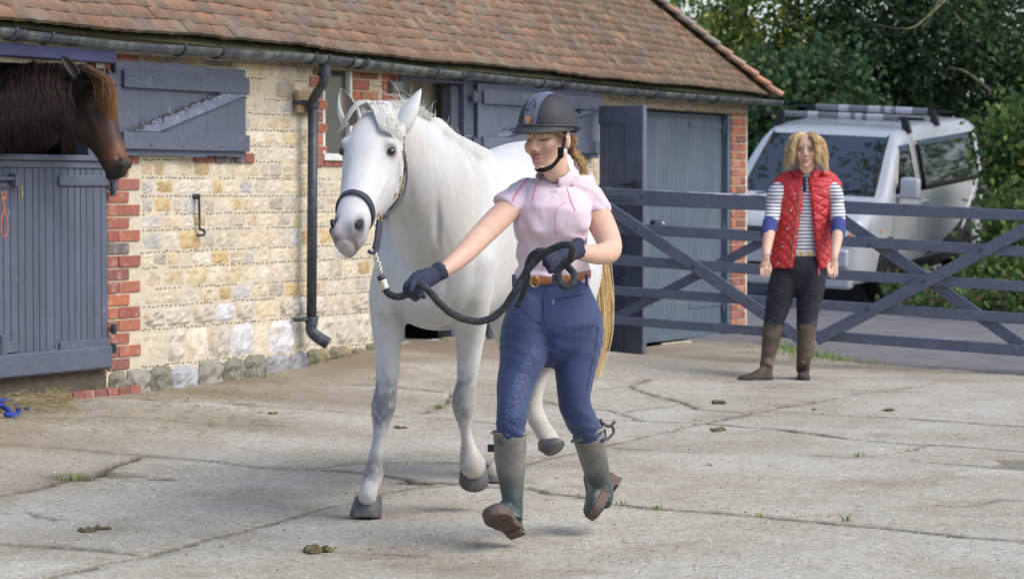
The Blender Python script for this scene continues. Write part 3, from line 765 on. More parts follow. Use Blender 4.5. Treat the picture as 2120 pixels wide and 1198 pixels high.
for px in (20, 95, 370, 450, 640, 668, 720, 748, 895, 945, 1115, 1150, 1305, 1345, 1430, 1475):
    c = gat(wt(px, GD)); mb = MB()
    pts = [(c[0], c[1] + math.cos(a) * (R0 + .006), c[2] + .02 + math.sin(a) * (R0 + .006)) for a in np.linspace(math.pi * .95, 2.05 * math.pi, 10)]
    mb.tube(pts, .007, 6); mb.build('bracket', mt['iron'], gutter, smooth=True)
for px in (30, 455, 745, 960, 1160, 1350):
    c = gat(wt(px, GD)); mb = MB(); pp = [(c[0] + dx, c[1], c[2] + .02) for dx in (-.03, .03)]
    V = [];
    for x in (-.035, .035):
        for i in range(n): a = math.pi + math.pi * i / (n - 1); V.append((c[0] + x, c[1] + math.cos(a) * (R0 + .008), c[2] + .02 + math.sin(a) * (R0 + .008)))
    mb.add(V, [(j, j + 1, n + j + 1, n + j) for j in range(n - 1)]); mb.build('joint_sleeve', mt['iron'], gutter)
# eave board brackets are hidden; downpipe with swan neck
dp = part('downpipe'); PD = .10
def dpt(px, py, d): t_, z_ = wtz(px, py, d); return (t_, -d, z_)
pts = catmull([dpt(672, 128, .26), dpt(671, 150, .26), dpt(669, 172, .25), dpt(657, 192, .17), dpt(648, 208, .11), dpt(648, 230, PD)], 5)
mb = MB(); mb.tube(pts, .031, 14); mb.build('swan_neck', mt['iron'], dp, smooth=True)
a = dpt(648, 215, PD); b_ = dpt(645, 655, PD); c = dpt(645, 672, PD)
mb = MB(); mb.tube([a, b_], .0335, 16); mb.build('pipe', mt['iron'], dp, smooth=True)
mb = MB(); mb.tube([dpt(672, 130, .26), dpt(672, 158, .26)], .041, 14); mb.tube([dpt(672, 153, .26), dpt(672, 158, .26)], .046, 14); mb.build('outlet_socket', mt['iron'], dp, smooth=False)
for y0, y1 in ((208, 222), (655, 670)):
    mb = MB(); mb.tube([dpt(648 - (y0 > 400) * 3, y0, PD), dpt(648 - (y0 > 400) * 3, y1, PD)], .043, 16)
    mb.tube([dpt(648 - (y0 > 400) * 3, y0 + 2, PD), dpt(648 - (y0 > 400) * 3, y0 + 6, PD)], .048, 16)
    e0 = dpt(648 - (y0 > 400) * 3, y0 + 5, PD); mb.tube([(e0[0] - .11, -.02, e0[2]), (e0[0] - .07, -PD + .02, e0[2]), (e0[0], -PD, e0[2])], .015, 8)
    mb.build('pipe_collar', mt['iron'], dp)
s0 = np.array(dpt(645, 668, PD)); mb = MB(); mb.tube(catmull([s0, s0 + (0, -.0, -.055), s0 + (.02, -.045, -.10), s0 + (.045, -.10, -.135)], 4), np.linspace(.036, .041, 13), 14, cap=False)
mb.tube(catmull([s0 + (0, 0, -.01), s0 + (.0, -.0, -.055), s0 + (.02, -.045, -.10), s0 + (.045, -.10, -.1349)], 4), .031, 14, col=(0, 0, 0)); mb.build('shoe', mt['iron'], dp, smooth=True)
mb = MB(); t0, z1 = wtz(605, 187); t1, z0 = wtz(640, 235); mb.box(t0, t1 + .03, -.05, -.018, z0, z1); mb.build('backing_board', mt['rawwood'], dp, bevel=.003)

# window with white frame
win = part('window'); (t0, t1, z0, z1) = openings[1]
mb = MB(); mb.box(t0, t0 + .028, -.01, .05, z0, z1); mb.box(t1 - .035, t1, -.01, .05, z0, z1); mb.box(t0 + .028, t1 - .035, -.008, .05, z1 - .035, z1); mb.box(t0 - .01, t1 + .01, -.03, .06, z0 - .035, z0 + .012); mb.build('frame', mt['white'], win, bevel=.002)
mb = MB(); mb.box(t0 + .028, t1 - .035, .025, .031, z0 + .01, z1 - .03); mb.build('pane', mt['glass'], win)
mb = MB(); mb.box(t0 + .15, t0 + .30, .16, .19, z0, z1); mb.box(t0 - .2, t1 + .2, .34, .35, z0 - .05, z1); mb.build('inner_board', mt['plaster'], win)
(t0, t1, z0, z1) = vent; mb = MB(); mb.box(t0, t1, .01, .04, z0, z1); mb.build('vent_panel', mt['plaster'], stable)

# ---------------------------------------------------------------- doors
def plank_wall(name, parent, t0, t1, z0, z1, y, n, ragged=0.0, th=.022, gap=.003, mat='bluev', base=BLUE, smo=.0):
    ws = rng.uniform(.85, 1.15, n); ws = ws / ws.sum() * (t1 - t0); t = t0
    for w_ in ws:
        c = np.array(base) * rng.uniform(.92, 1.10)
        mb = MB(); mb.box(t + gap / 2, t + w_ - gap / 2, y, y + th, z0 + rng.uniform(-ragged, ragged), z1 + rng.uniform(-ragged, ragged), c)
        o = mb.build('plank', mt[mat], parent, bevel=.0025); t += w_
def upper_leaf(px0, px1, ytl, ybl, y, n, lpx, mm='blue', bc=BLUE):
    leaf = part('stable_door_upper_leaf'); d = -y
    t0, z1 = wtz(px0, ytl, d); t1 = wt(px1, d); z0 = wtz(px0, ybl, d)[1]
    plank_wall('plank', leaf, t0, t1, z0, z1, y, n, .006, gap=.0012, base=bc)
    H = z1 - z0; q = .028
    mb = MB(); mb.box(t0 + .05, t1 + .005, y - q, y - .002, z1 - .055 - .105, z1 - .055); mb.build('ledge', mt[mm], leaf, bevel=.005)
    mb = MB(); mb.box(t0 + .04, t1 + .005, y - q, y - .002, z0 + .035, z0 + .14); mb.build('ledge', mt[mm], leaf, bevel=.005)
    za, zb_ = z0 + .142, z1 - .162
    mb = MB(); mb.prism([(t0 + .10, y - q + .002, za), (t0 + .40, y - q + .002, za), (t1 - .01, y - q + .002, zb_), (t1 - .31, y - q + .002, zb_)][::1], (0, -1, 0), .024); mb.build('brace', mt['chipped'], leaf, bevel=.004)
    # litter and moss caught along the brace
    mbm = MB()
    for _ in range(70):
        f = rng.random(); p = np.array([t0 + .10 + (t1 - .41 - t0) * f, y - q, za + (zb_ - za) * f]) + rng.normal(size=3) * .004
        mbm.tube([p, p + rng.normal(size=3) * .012 + (0, -.003, .004)], .0035, 4)
    mbm.build('moss_line', mt['moss'], leaf)['kind'] = 'stuff'
    for zz in (z1 - .11, z0 + .09):
        mb = MB(); mb.box(t0 - .10, t0 + .045, y - .006, y + .0, zz - .03, zz + .03); mb.tube([(t0 - .085, y - .012, zz - .045), (t0 - .085, y - .012, zz + .045)], .014, 10)
        mb.build('hinge', mt['blue'], leaf, bevel=0)
    mb = MB()
    for zz in (z1 - .09, z1 - .13, z0 + .06, z0 + .11):
        for tt in np.linspace(t0 + .1, t1 - .04, 6): mb.tube([(tt + rng.normal() * .02, y - q - .002, zz), (tt, y - q + .01, zz)], .0045, 6)
    mb.build('nail_heads', mt['iron'], leaf)
    return leaf
upper_leaf(240, 510, 124, 321, -.06, 6, 0)
upper_leaf(990, 1240, 170, 322, -.06, 6, 0, 'blue_lightened', (.108, .128, .180))  # this leaf takes the lightened blue because it renders dim
# lower leaf, left: closed, many narrow boards
low = part('stable_door_lower_leaf'); y = -.02; d = .02
zt, zb_ = zp(100, 320, d), zp(100, 770, d); t1 = T[218] - .005
plank_wall('plank', low, -1.55, t1, zb_ + .05, zt - .03, y, 22, .0, gap=.006)
mb = MB(); mb.box(-1.56, t1, y - .03, y + .06, zt - .035, zt); mb.build('top_capping', mt['blue'], low, bevel=.005)
mb = MB(); mb.box(-1.56, t1, y - .012, y - .001, zt - .075, zt - .036); mb.build('top_rail', mt['blue'], low, bevel=.003)
mb = MB(); mb.box(-1.56, t1 - .01, y - .045, y - .002, zb_ - .01, zb_ + .125); mb.build('kick_board', mt['blue'], low, bevel=.012)
for py, h_ in ((374, .032), (714, .03)):
    zc = zp(170, py, d + .02); mb = MB(); mb.box(wt(122, .03), t1, y - .016, y - .002, zc - h_, zc + h_); mb.build('strap_hinge', mt['blue'], low, bevel=.006)
for py in (374, 395, 682, 722):
    zc = zp(217, py, .04); mb = MB(); mb.tube([(t1 + .012, y - .03, zc - .03), (t1 + .012, y - .03, zc + .03)], .017, 10); mb.tube([(t1 + .012, y - .03, zc - .005), (t1 + .012, y - .03, zc + .005)], .024, 10); mb.build('hinge_pin', mt['iron'], low)
bz = zp(30, 370, .05); b0 = wt(-30, .05); b1 = wt(38, .05)
mb = MB(); mb.tube([(b0, y - .035, bz), (b1, y - .035, bz)], .011, 10); mb.box(b1 - .05, b1 + .015, y - .05, y - .002, bz - .04, bz + .028); mb.box(b0, b1, y - .01, y - .001, bz - .05, bz - .02); mb.build('bolt', mt['blue'], low, bevel=0)
brass = M('brass', (.55, .40, .14), .35, .15, 40, .05, metal=1)
mb = MB(); cx = wt(40, .06)
for i, (dx, dz) in enumerate(((0, -.05), (.004, -.075), (.0, -.10))):
    th = np.linspace(0, 2 * np.pi, 13)[:-1]; V, Fc = tube([(cx + dx + math.cos(a) * .007 * (1 if i % 2 else .5), y - .055 + math.cos(a) * .006 * (0 if i % 2 else 1), bz + dz + math.sin(a) * .016) for a in th], .003, 6, closed=True); mb.add(V, Fc)
mb.build('clip_on_bolt', brass, low, smooth=True)
bz = zp(20, 718, .05); mb = MB(); mb.box(wt(-40, .05), wt(38, .05), y - .03, y - .002, bz - .035, bz + .03); mb.box(wt(2, .06), wt(14, .06), y - .04, y - .002, bz - .12, bz + .07)
mb.build('kick_bolt', mt['blue'], low, bevel=.006)
mb = MB(); t_, z_ = wtz(8, 402, .08); mb.tube([(t_ - .06, -.03, z_), (t_ + .02, -.05, z_ - .005), (t_ + .035, -.05, z_ + .01)], .006, 6); mb.build('peg', mt['iron'], low)
# door frames and second doorway
fr = part('door_frame'); (t0, t1, z0, z1) = openings[2]
tf = wt(955)
mb = MB(); mb.box(t0, t0 + .055, -.02, .09, z0, z1); mb.build('jamb', mt['blue'], fr, bevel=.004)
mb = MB(); mb.box(tf, t1, -.025, .10, z0, z1); mb.build('jamb', mt['blue'], fr, bevel=.004)
mb = MB(); mb.box(wt(940), tf - .003, .02, .10, z0, z1 - .06); mb.build('door_stop', mt['blue'], fr, bevel=.004)
mb = MB(); mb.box(t0 + .056, tf - .002, -.02, .09, z1 - .055, z1); mb.build('head', mt['blue'], fr, bevel=.004)
mb = MB(); mb.box(T[218] - .16, T[218] - .0, .0, .10, 1.30, 2.0); mb.build('jamb', mt['blue'], fr, bevel=.004)
mb = MB(); mb.box(wt(872), wt(955), .20, .23, 1.25, z1 + .0); mb.build('board_inside_doorway', mt['plaster'], stable)
# lower leaf of the second door, folded back on the wall
low2 = part('stable_door_lower_leaf'); y = -.05
plank_wall('plank', low2, wt(1014, .05), wt(1236, .05), .22, 1.28, y, 12, .003, gap=.005, base=(.108, .128, .180))
mb = MB(); mb.box(wt(1016, .05), wt(1238, .05), y - .03, y - .002, .26, .40); mb.build('ledge', mt['blue'], low2, bevel=.005)
mb = MB(); mb.box(wt(1016, .05), wt(1238, .05), y - .03, y - .002, 1.1, 1.22); mb.build('ledge', mt['blue'], low2, bevel=.005)
# garage: closed right leaf and frame
gd = part('garage_door'); t1 = T[1513] - .05; zt = zp(1450, 237, -.05)
plank_wall('plank', gd, 7.2, t1 - .02, .02, zt, .06, 22, .0, gap=.004, mat='garage')
mb = MB(); mb.box(t1 - .02, T[1513] - .002, .0, .12, -.02, zb0); mb.build('door_jamb', mt['garage'], gd, bevel=.004)
mb = MB(); mb.box(6.56, t1 - .022, .01, .12, zt + .01, zb0 - .002); mb.build('head_board', mt['garage'], gd, bevel=.004)
for za in (zp(1450, 258), zp(1450, 474), .30):
    mb = MB(); mb.box(t1 - .75, t1 - .03, .052, .059, za - .02, za + .02); mb.tube([(t1 - .015, .04, za - .07), (t1 - .015, .04, za + .05)], .018, 10); mb.build('strap_hinge', mt['garage'], gd)
mb = MB(); t_, z_ = wtz(1358, 460, -.04); mb.box(t_ - .07, t_ + .05, .02, .055, z_ - .03, z_ + .02); mb.build('lock_box', mt['iron'], gd, bevel=.004)
mb = MB(); mb.tube([(t_ + .06, .01, z_ + .0), (t_ + .08, .0, z_ - .03)], .012, 8); mb.build('door_knob', M('bright_steel', (.6, .6, .58), .3, .1, 20, 0, metal=1), gd, smooth=True)
# electric box by the second door, wall hook
mb = MB(); t0, z1 = wtz(808, 167, .03); t1, z0 = wtz(826, 192, .03); mb.box(t0, t1, -.06, -.014, z0, z1); mb.build('switch_box', M('grey_plastic', (.16, .17, .17), .5), stable, bevel=.006)
mb = MB(); mb.tube([((t0 + t1) / 2, -.035, z1), ((t0 + t1) / 2, -.035, z1 + .14)], .008, 8); mb.box(t1 + .002, t1 + .03, -.05, -.02, z0 + .02, z1 - .01); mb.build('conduit', mt['gut'], stable)
hk = [dpt(408, 407, .02), dpt(412, 404, .05), dpt(412, 412, .045), dpt(413, 450, .03), dpt(413, 470, .03), dpt(414, 474, .032), dpt(423, 478, .04), dpt(422, 486, .04), dpt(408, 487, .04)]
mb = MB(); mb.tube(catmull(hk, 3), .0085, 8); h0 = np.array(hk[0]); mb.tube([h0 + (-.01, .02, 0), h0 + (0, -.02, 0)], .018, 10); mb.build('cabin_hook', mt['iron'], stable, smooth=True)
# open leaf of the garage, hinged on the near jamb and standing out into the yard
gl2 = part('garage_open_leaf')
pa = at(1243, 390, 259); pb = at(1336, 390, 262.5)
inv = stable.matrix_basis.inverted() if False else (Matrix.Translation((A0.x, A0.y, 0)) @ Matrix.Rotation(math.atan2(D.y, D.x), 4, 'Z')).inverted()
la, lb = inv @ pa, inv @ pb
lx = Vector((lb.x - la.x, lb.y - la.y, 0)); LW = lx.length; lx.normalize(); ln = Vector((lx.y, -lx.x, 0))
gl2.location = (la.x, la.y, 0); gl2.rotation_euler = (0, 0, math.atan2(lx.y, lx.x))
zt2, zb2 = 1.33 + (390 - 219) / 261, 1.33 - 349 / 261
fx = LW * (1 - 37 / 93)                 # stile inner edge
mb = MB(); mb.box(fx, LW, -.03, .02, zb2, zt2, BLUE); mb.build('stile', mt['blue_lightened'], gl2, bevel=.004)
mb = MB(); mb.box(0, fx - .003, -.028, .02, zt2 - .145, zt2, BLUE); mb.build('rail', mt['blue_lightened'], gl2, bevel=.004)
zl2 = 1.33 + (390 - 385) / 261
mb = MB(); mb.box(0, fx - .003, -.028, .02, zl2 - .03, zl2 + .01, BLUE); mb.build('rail', mt['blue_lightened'], gl2, bevel=.004)
for a, b in ((0, .085), (.088, fx - .003)):
    mb = MB(); mb.box(a, b, -.012, .012, zl2 + .012, zt2 - .147, (.108, .128, .180)); mb.build('plank', mt['bluev'], gl2, bevel=.003)
    mb = MB(); mb.box(a, b, -.012, .012, zb2, zl2 - .032, (.10, .11, .16)); mb.build('plank', mt['bluev'], gl2, bevel=.003)
mb = MB(); mb.tube([(fx - .02, -.05, zl2 + .015), (LW - .06, -.05, zl2 + .01)], .008, 8); mb.box(LW - .10, LW - .035, -.05, -.031, zl2 - .01, zl2 + .05); mb.build('latch', mt['iron'], gl2)
# ---------------------------------------------------------------- field gate across the drive
gate = empty('field_gate'); tag(gate, 'blue grey painted five bar wooden gate across the drive', 'gate')
gA, gB = at(1250, 390, 265), at(2120, 390, 284); gd_ = (gB - gA); gd_.z = 0; gd_.normalize(); gn = Vector((gd_.y, -gd_.x, 0))
if gn.y > 0: gn = -gn
def gpt(px, py, off=0.0):
    r = ray(px, py); k = (off - gn.dot(CAM - gA)) / gn.dot(r); return CAM + r * k
def bar(name, p, q, off, th, mat='blue_lightened', ext=None):
    """p, q: (px, top y, bottom y) at the two ends"""
    def E(px, w): return w
    quad = [gpt(p[0], p[2], off), gpt(q[0], q[2], off), gpt(q[0], q[1], off), gpt(p[0], p[1], off)]
    mb = MB(); mb.prism(quad, gn, th); return mb.build(name, mt[mat], gate, bevel=.004)
def ex(y0, y1, x, x0=1305, x1=2105): return y0 + (y1 - y0) * (x - x0) / (x1 - x0)
XR = 2250
for i, (a, b, c, d_) in enumerate(((392, 425, 435, 457), (463, 485, 509, 531), (529.5, 551, 582, 603), (594.5, 613, 648, 670), (656.5, 674, 713.5, 736.5))):
    x0 = 1240
    bar('rail', (x0, ex(a, c, x0), ex(b, d_, x0)), (XR, ex(a, c, XR), ex(b, d_, XR)), 0, .045 if i else .07)
mb = MB(); mb.prism([gpt(1240, 392.5, -.0), gpt(1590, 406, 0), gpt(1590, 403.5, -.075), gpt(1240, 389.5, -.075)], Vector((0, 0, 1)), .004); mb.build('lit_worn_top', M('flaked_lit_paint', (.40, .42, .46), .7, .3, 20, .4, 60, c2=(.12, .14, .2), c2s=12, c2t=(.5, .56)), gate)  # pale strip: light from above painted on the rail, over flaked paint
def diag(x0, y0, x1, y1, hw, off, th, name='brace'):
    dx, dy = x1 - x0, y1 - y0; L = math.hypot(dx, dy); nx, ny = -dy / L * hw, dx / L * hw
    quad = [gpt(x0 + nx, y0 + ny, off), gpt(x1 + nx, y1 + ny, off), gpt(x1 - nx, y1 - ny, off), gpt(x0 - nx, y0 - ny, off)]
    a = (quad[1] - quad[0]).cross(quad[3] - quad[0])
    if a.dot(gn) < 0: quad = quad[::-1]
    mb = MB(); mb.prism(quad, gn, th); mb.build(name, mt['blue_lightened'], gate, bevel=.004)
diag(1255, 428, 1664, 706, 12, .028, .026)
diag(1688, 704, 2135, 468, 12.5, .029, .026)
diag(1694, 421, 2116, 716, 12, -.048, .024)
diag(1252, 668, 1590, 494, 9.5, -.048, .024)
bar('hinge_stile', (1236, 388, 672), (1258, 389, 673), .004, .08)
o = bar('end_stile', (XR, 430, 745), (XR + 22, 431, 746), .004, .08)
mb = MB()
for x, y in ((1316, 475), (1690, 505), (1800, 509), (2030, 517), (1435, 552), (1912, 582), (1550, 623), (1797, 640), (1335, 610), (1330, 408), (1735, 420)):
    p = gpt(x, y, .033); mb.tube([p, p + gn * .014], .011, 8)
mb.build('bolt_heads', mt['iron'], gate)
mb = MB(); mb.prism([gpt(1240, 415, .012), gpt(1318, 417, .012), gpt(1318, 403, .012), gpt(1240, 401, .012)], gn, .01); mb.build('hinge_plate', mt['blue'], gate, bevel=.003)
gpost = empty('gate_post'); tag(gpost, 'square blue gate post standing outside the right edge of the gate', 'post')
mb = MB(); p = gpt(XR + 50, 390, 0); zg = float(yard_h(p.x, p.y)); mb.box(p.x - .08, p.x + .08, p.y - .08, p.y + .08, zg - .3, 1.35); mb.build('post_shaft', mt['blue'], gpost, bevel=.01)
mb = MB(); mb.box(p.x - .095, p.x + .095, p.y - .095, p.y + .095, 1.352, 1.385); mb.build('post_cap', mt['blue'], gpost, bevel=.008)
# ---------------------------------------------------------------- horses
def frame_head(yaw, pitch, roll=0.0):
    """local x across, y out of the face, z from muzzle to poll; yaw: 0 faces the camera, positive turns to image left"""
    f = Vector((-math.sin(yaw), -math.cos(yaw), 0)); dn = Vector((0, 0, -1)) * math.cos(pitch) + f * math.sin(pitch)
    y = f * math.cos(pitch) + Vector((0, 0, 1)) * math.sin(pitch); z = -dn; x = y.cross(z)
    m = Matrix((x, y, z)).transposed(); return m @ Matrix.Rotation(roll, 3, 'Y')
def head_pieces(k=1.0):
    R_ = [(.035, .03, -.06, .045), (.0, .075, -.10, .072), (-.05, .095, -.135, .090), (-.10, .106, -.16, .100), (-.165, .108, -.19, .106), (-.22, .100, -.205, .101), (-.28, .090, -.19, .086),
          (-.34, .082, -.135, .073), (-.40, .074, -.092, .066), (-.455, .067, -.076, .062), (-.505, .062, -.068, .064), (-.55, .054, -.062, .063), (-.582, .042, -.054, .046), (-.603, .024, -.046, .032), (-.615, .004, -.036, .018)]
    R_ = catmull(np.array(R_), 3); rings = []
    for z, yf, yb, hw in R_: rings.append(((0, (yf + yb) / 2, z), (1, 0, 0), (0, 1, 0), hw, (yf - yb) / 2, 2.35))
    P = [loft([(np.array(c) * k, a, b, ra * k, rb * k, e) for c, a, b, ra, rb, e in rings], 32)]
    for sx in (-1, 1):
        P.append(ell(np.array((sx * .062, -.07, -.215)) * k, np.array((.042, .105, .10)) * k))      # cheek
        P.append(ell(np.array((sx * .085, .045, -.155)) * k, np.array((.024, .042, .040)) * k))        # brow over the eye
        P.append(ell(np.array((sx * .097, .048, -.158)) * k, np.array((.015, .030, .011)) * k))
        P.append(ell(np.array((sx * .038, .040, -.548)) * k, np.array((.028, .026, .036)) * k))       # nostril rim
    P.append(ell(np.array((0, -.050, -.578)) * k, np.array((.027, .027, .024)) * k))                    # chin
    P.append(ell(np.array((0, .012, -.592)) * k, np.array((.036, .026, .022)) * k))                      # upper lip
    return P
def head_brushes(k=1.0):
    B = []
    for s in (-1, 1):
        B += [((s * .052, .054, -.535), (-s * .7, -.7, .1), .024, (.013, .016, .028)), ((s * .106, .055, -.178), (-s, -.2, 0), .011, (.02, .016, .014)),
              ((s * .09, .03, -.10), (-s, 0, 0), .010, (.02, .03, .025)), ((s * .085, .06, -.25), (-s, -.2, 0), .006, (.03, .03, .06)), ((s * .08, .0, -.33), (s, 0, 0), .006, (.03, .012, .09))]
        B += [((s * .05, -.005, -.592), (-s, 0, 0), .006, (.03, .10, .007))]
    B += [((0, .08, -.604 + .02), (0, -1, 0), .002, (.03, .02, .02))]
    return [(np.array(c) * k, d, a * k, np.array(r) * k) for c, d, a, r in B]
def xf(pieces, Mx, o):
    A = np.array(Mx); return [(v @ A.T + np.array(o), f) for v, f in pieces]
def ear_mesh(name, base, up, open_, L=.17, W=.045, col_out=(.6, .6, .6), col_in=(.3, .28, .26), tip=0.0):
    up = Vector(up).normalized(); op = Vector(open_); op = (op - up * op.dot(up)).normalized(); sx = up.cross(op); V = []; nu, nv = 11, 12
    for lay_ in (0, 1):
        for j in range(nv):
            v = j / (nv - 1); wd = W * (1.12 * (1 - v ** 1.9) ** .8 * (.66 + .8 * v ** .6 * (1 - v * .5)) + .002); dp = wd * (.95 - .25 * v); 
            for i in range(nu):
                a = (i / (nu - 1) - .5) * math.pi * (1.55 - .35 * v)
                r_ = 1.0 if lay_ == 0 else .80
                q = sx * (math.sin(a) * wd * r_) - op * (math.cos(a) * dp * r_ - dp * .35) + up * (v * L * (1 if lay_ == 0 else .97) + .006 * lay_) + sx * (tip * v * v)
                V.append(tuple(Vector(base) + q))
    Fc = []; Q = nu * nv
    for j in range(nv - 1):
        for i in range(nu - 1):
            a = j * nu + i; Fc += [(a, a + 1, a + nu + 1, a + nu), (Q + a, Q + a + nu, Q + a + nu + 1, Q + a + 1)]
        for i in (0, nu - 1): a = j * nu + i; Fc.append((a, a + nu, Q + a + nu, Q + a))
    for i in range(nu - 1): a = (nv - 1) * nu + i; Fc += [(a, a + 1, Q + a + 1, Q + a)]
    C = np.array([col_out] * Q + [col_in] * Q, float)
    return mesh_from(name, V, Fc, C, smooth=True)
def hair_tuft(n, root_fn, dir_fn, L, steps, r, cols, grav=.0, curl=.0, seed=0, name='mane', lvar=.3):
    rg = np.random.default_rng(seed); paths, cc = [], []
    for i in range(n):
        u = rg.random(); p = np.array(root_fn(u, rg), float); d = np.array(dir_fn(u, rg), float); d /= np.linalg.norm(d); ln = (L(u) if callable(L) else L) * (1 - lvar * rg.random())
        pts = [p.copy()]; ph = rg.random() * 6; ax = rg.normal(size=3)
        for s in range(steps):
            d = d + np.array((0, 0, -grav / steps)) + ax * curl * math.sin(ph + s * 1.1) / steps; d /= np.linalg.norm(d); p = p + d * ln / steps; pts.append(p.copy())
        paths.append(np.array(pts)); c = np.array(cols[int(rg.integers(len(cols)))]) * rg.uniform(.85, 1.15); cc.append(c)
    return strands(paths, r, n=3, cols=cc, name=name)
mt['coat'] = M('horse_coat', rough=.7, var=.05, scale=30, bump=.18, bscale=160, vcol=True, sheen=.15, spec=.25, bdist=.004)
mt['hair'] = M('horse_hair', rough=.6, var=.12, scale=60, bump=0, vcol=True, spec=.3)
mt['hoof'] = M('horn_hoof', (.085, .085, .09), .55, .25, 25, .3, 60, c2=(.2, .17, .13), c2s=20, c2t=(.55, .7), stretch=(1, 1, .4))
mt['eye'] = M('dark_eye', (.012, .009, .008), .08, 0, bump=0, spec=.8)
mt['leather'] = M('black_leather', (.03, .032, .045), .45, .2, 30, .2, 120)
HYAW, HPITCH = rad(15), rad(43)
HM = frame_head(HYAW, HPITCH, rad(0)); HK = .99
HO = at(768, 335, 572) - HM @ Vector((.004, -.02, -.165)) * HK
white = empty('horse', tuple(gp(885, 1060))); tag(white, 'white horse in a dark leather halter trotting beside its handler', 'horse')
def world_child(o, parent):                                # keep world coordinates under a moved parent
    o.parent = parent; o.matrix_parent_inverse = parent.matrix_basis.inverted() if parent.matrix_basis != Matrix() else Matrix()
    o.matrix_parent_inverse = (Matrix.Translation(parent.location) @ parent.rotation_euler.to_matrix().to_4x4()).inverted(); return o
def add(name, me, mat, parent): return world_child(obj(name, me, mat), parent)
hd = Vector((-.36, -1.5, 0)).normalized(); LAT = Vector((-hd.y, hd.x, 0)); LAT = LAT if LAT.x > 0 else -LAT
def bring(px, py, s, hw, hh, lat=None, e=2.1, tilt=0.0):
    l = lat or LAT; fw = Vector((0, 0, 1)).cross(l); up = (Vector((0, 0, 1)) * math.cos(tilt) + fw * math.sin(tilt))
    return (np.array(at(px, py, s)), np.array(l), np.array(up), hw, hh, e)
def interp_rings(rs, sub=4):
    A = np.array([np.r_[c, l, u, ra, rb, e] for c, l, u, ra, rb, e in rs]); Q = catmull(A, sub); out = []
    for q in Q:
        l = q[3:6] / np.linalg.norm(q[3:6]); u = q[6:9] / np.linalg.norm(q[6:9]); out.append((q[:3], l, u, q[9], q[10], q[11]))
    return out
P = []
body = [bring(888, 565, 524, .03, .05), bring(890, 562, 523, .15, .15), bring(893, 550, 518, .222, .235), bring(900, 530, 510, .255, .30), bring(915, 503, 502, .272, .36), bring(940, 488, 490, .275, .375), bring(985, 482, 478, .295, .345),
        bring(1030, 470, 468, .300, .335), bring(1072, 450, 460, .292, .335), bring(1105, 432, 453, .292, .310), bring(1125, 430, 446, .270, .275), bring(1135, 440, 441, .19, .20), bring(1138, 445, 438.5, .06, .07)]
P.append(loft(interp_rings(body, 4), 36))
h_lat = Vector((math.cos(HYAW), -math.sin(HYAW), 0))
def ml(a): return (h_lat * (1 - a) + LAT * a).normalized()
neck = [bring(797, 268, 560, .075, .085, ml(0), tilt=.5), bring(812, 290, 551, .090, .135, ml(.1), tilt=.5), bring(838, 322, 541, .110, .180, ml(.3), tilt=.5), bring(868, 368, 531, .135, .235, ml(.5), tilt=.45), bring(894, 420, 520, .170, .285, ml(.8), tilt=.35),
        bring(912, 462, 509, .205, .325, ml(1), tilt=.2), bring(930, 488, 498, .235, .345, ml(1)), bring(948, 495, 488, .24, .33, ml(1))]
P.append(loft(interp_rings(neck, 4), 32, 2.0))
P.append(limb([(905, 262, 532, 18, 1.3), (935, 292, 516, 20, 1.3), (965, 312, 500, 24, 1.4), (1000, 330, 484, 24, 1.2)], 4, 14))   # crest and withers
# front legs
P.append(limb([(830, 540, 516, 52, 1.2), (808, 600, 514, 44, 1.35), (804, 640, 512, 39, 1.35), (803, 685, 511, 33.5, 1.3), (803, 720, 511, 28, 1.2), (803, 755, 511, 25.5, 1.1), (801, 790, 511, 23, 1.05), (797, 820, 511, 24.5, 1.15), (793, 845, 511, 25.5, 1.15), (790, 870, 511, 20, 1.15),
               (786, 900, 511, 14, 1.45), (781, 930, 511, 14.5, 1.5), (776, 955, 511, 16.5, 1.35), (774, 978, 511, 21, 1.25), (770, 997, 512, 18.5, 1.1), (765, 1010, 513, 18, 1.1), (761, 1024, 514, 21, 1.05), (761, 1034, 513, 17, .9)], 3, 20))
P.append(limb([(975, 540, 518, 52, 1.2), (978, 600, 517, 43, 1.35), (975, 650, 514, 37, 1.35), (973, 690, 512, 32, 1.3), (971, 725, 511, 27.5, 1.2), (969, 758, 510, 24, 1.1), (966, 790, 509, 21, 1.05), (961, 818, 508, 24.5, 1.15), (960, 842, 507, 24.5, 1.15), (962, 868, 506, 18, 1.1),
               (964, 892, 505, 12, 1.4), (968, 915, 504, 14, 1.5), (971, 935, 503, 20, 1.4), (976, 952, 503, 26, 1.2), (979, 964, 503, 28, 1.1), (980, 974, 502, 22, .9)], 3, 20))
# hind legs
P.append(limb([(1040, 470, 452, 72, 1.2), (1040, 560, 458, 62, 1.7), (1046, 640, 458, 40, 2.0), (1055, 705, 448, 26, 1.7), (1059, 755, 442, 19, 1.8), (1058, 790, 443, 16, 1.4), (1054, 850, 449, 13, 1.3), (1049, 905, 454, 15, 1.3), (1042, 935, 455, 17, 1.2), (1034, 958, 457, 15, 1.1), (1026, 978, 459, 20, 1.1)], 3, 18))
P.append(limb([(1180, 470, 447, 64, 1.3), (1188, 560, 454, 60, 1.7), (1184, 640, 456, 42, 2.0), (1168, 700, 448, 28, 1.7), (1148, 742, 441, 20, 1.8), (1131, 770, 443, 14, 1.4), (1116, 800, 447, 12.5, 1.3), (1109, 835, 451, 15, 1.3), (1110, 862, 454, 20, 1.2), (1122, 885, 456, 19, 1.1), (1134, 904, 458, 21, 1.1), (1140, 916, 459, 20, 1.1)], 3, 18))
P += xf(head_pieces(HK), HM, HO)
me = remesh('body', P, .0095, 9)
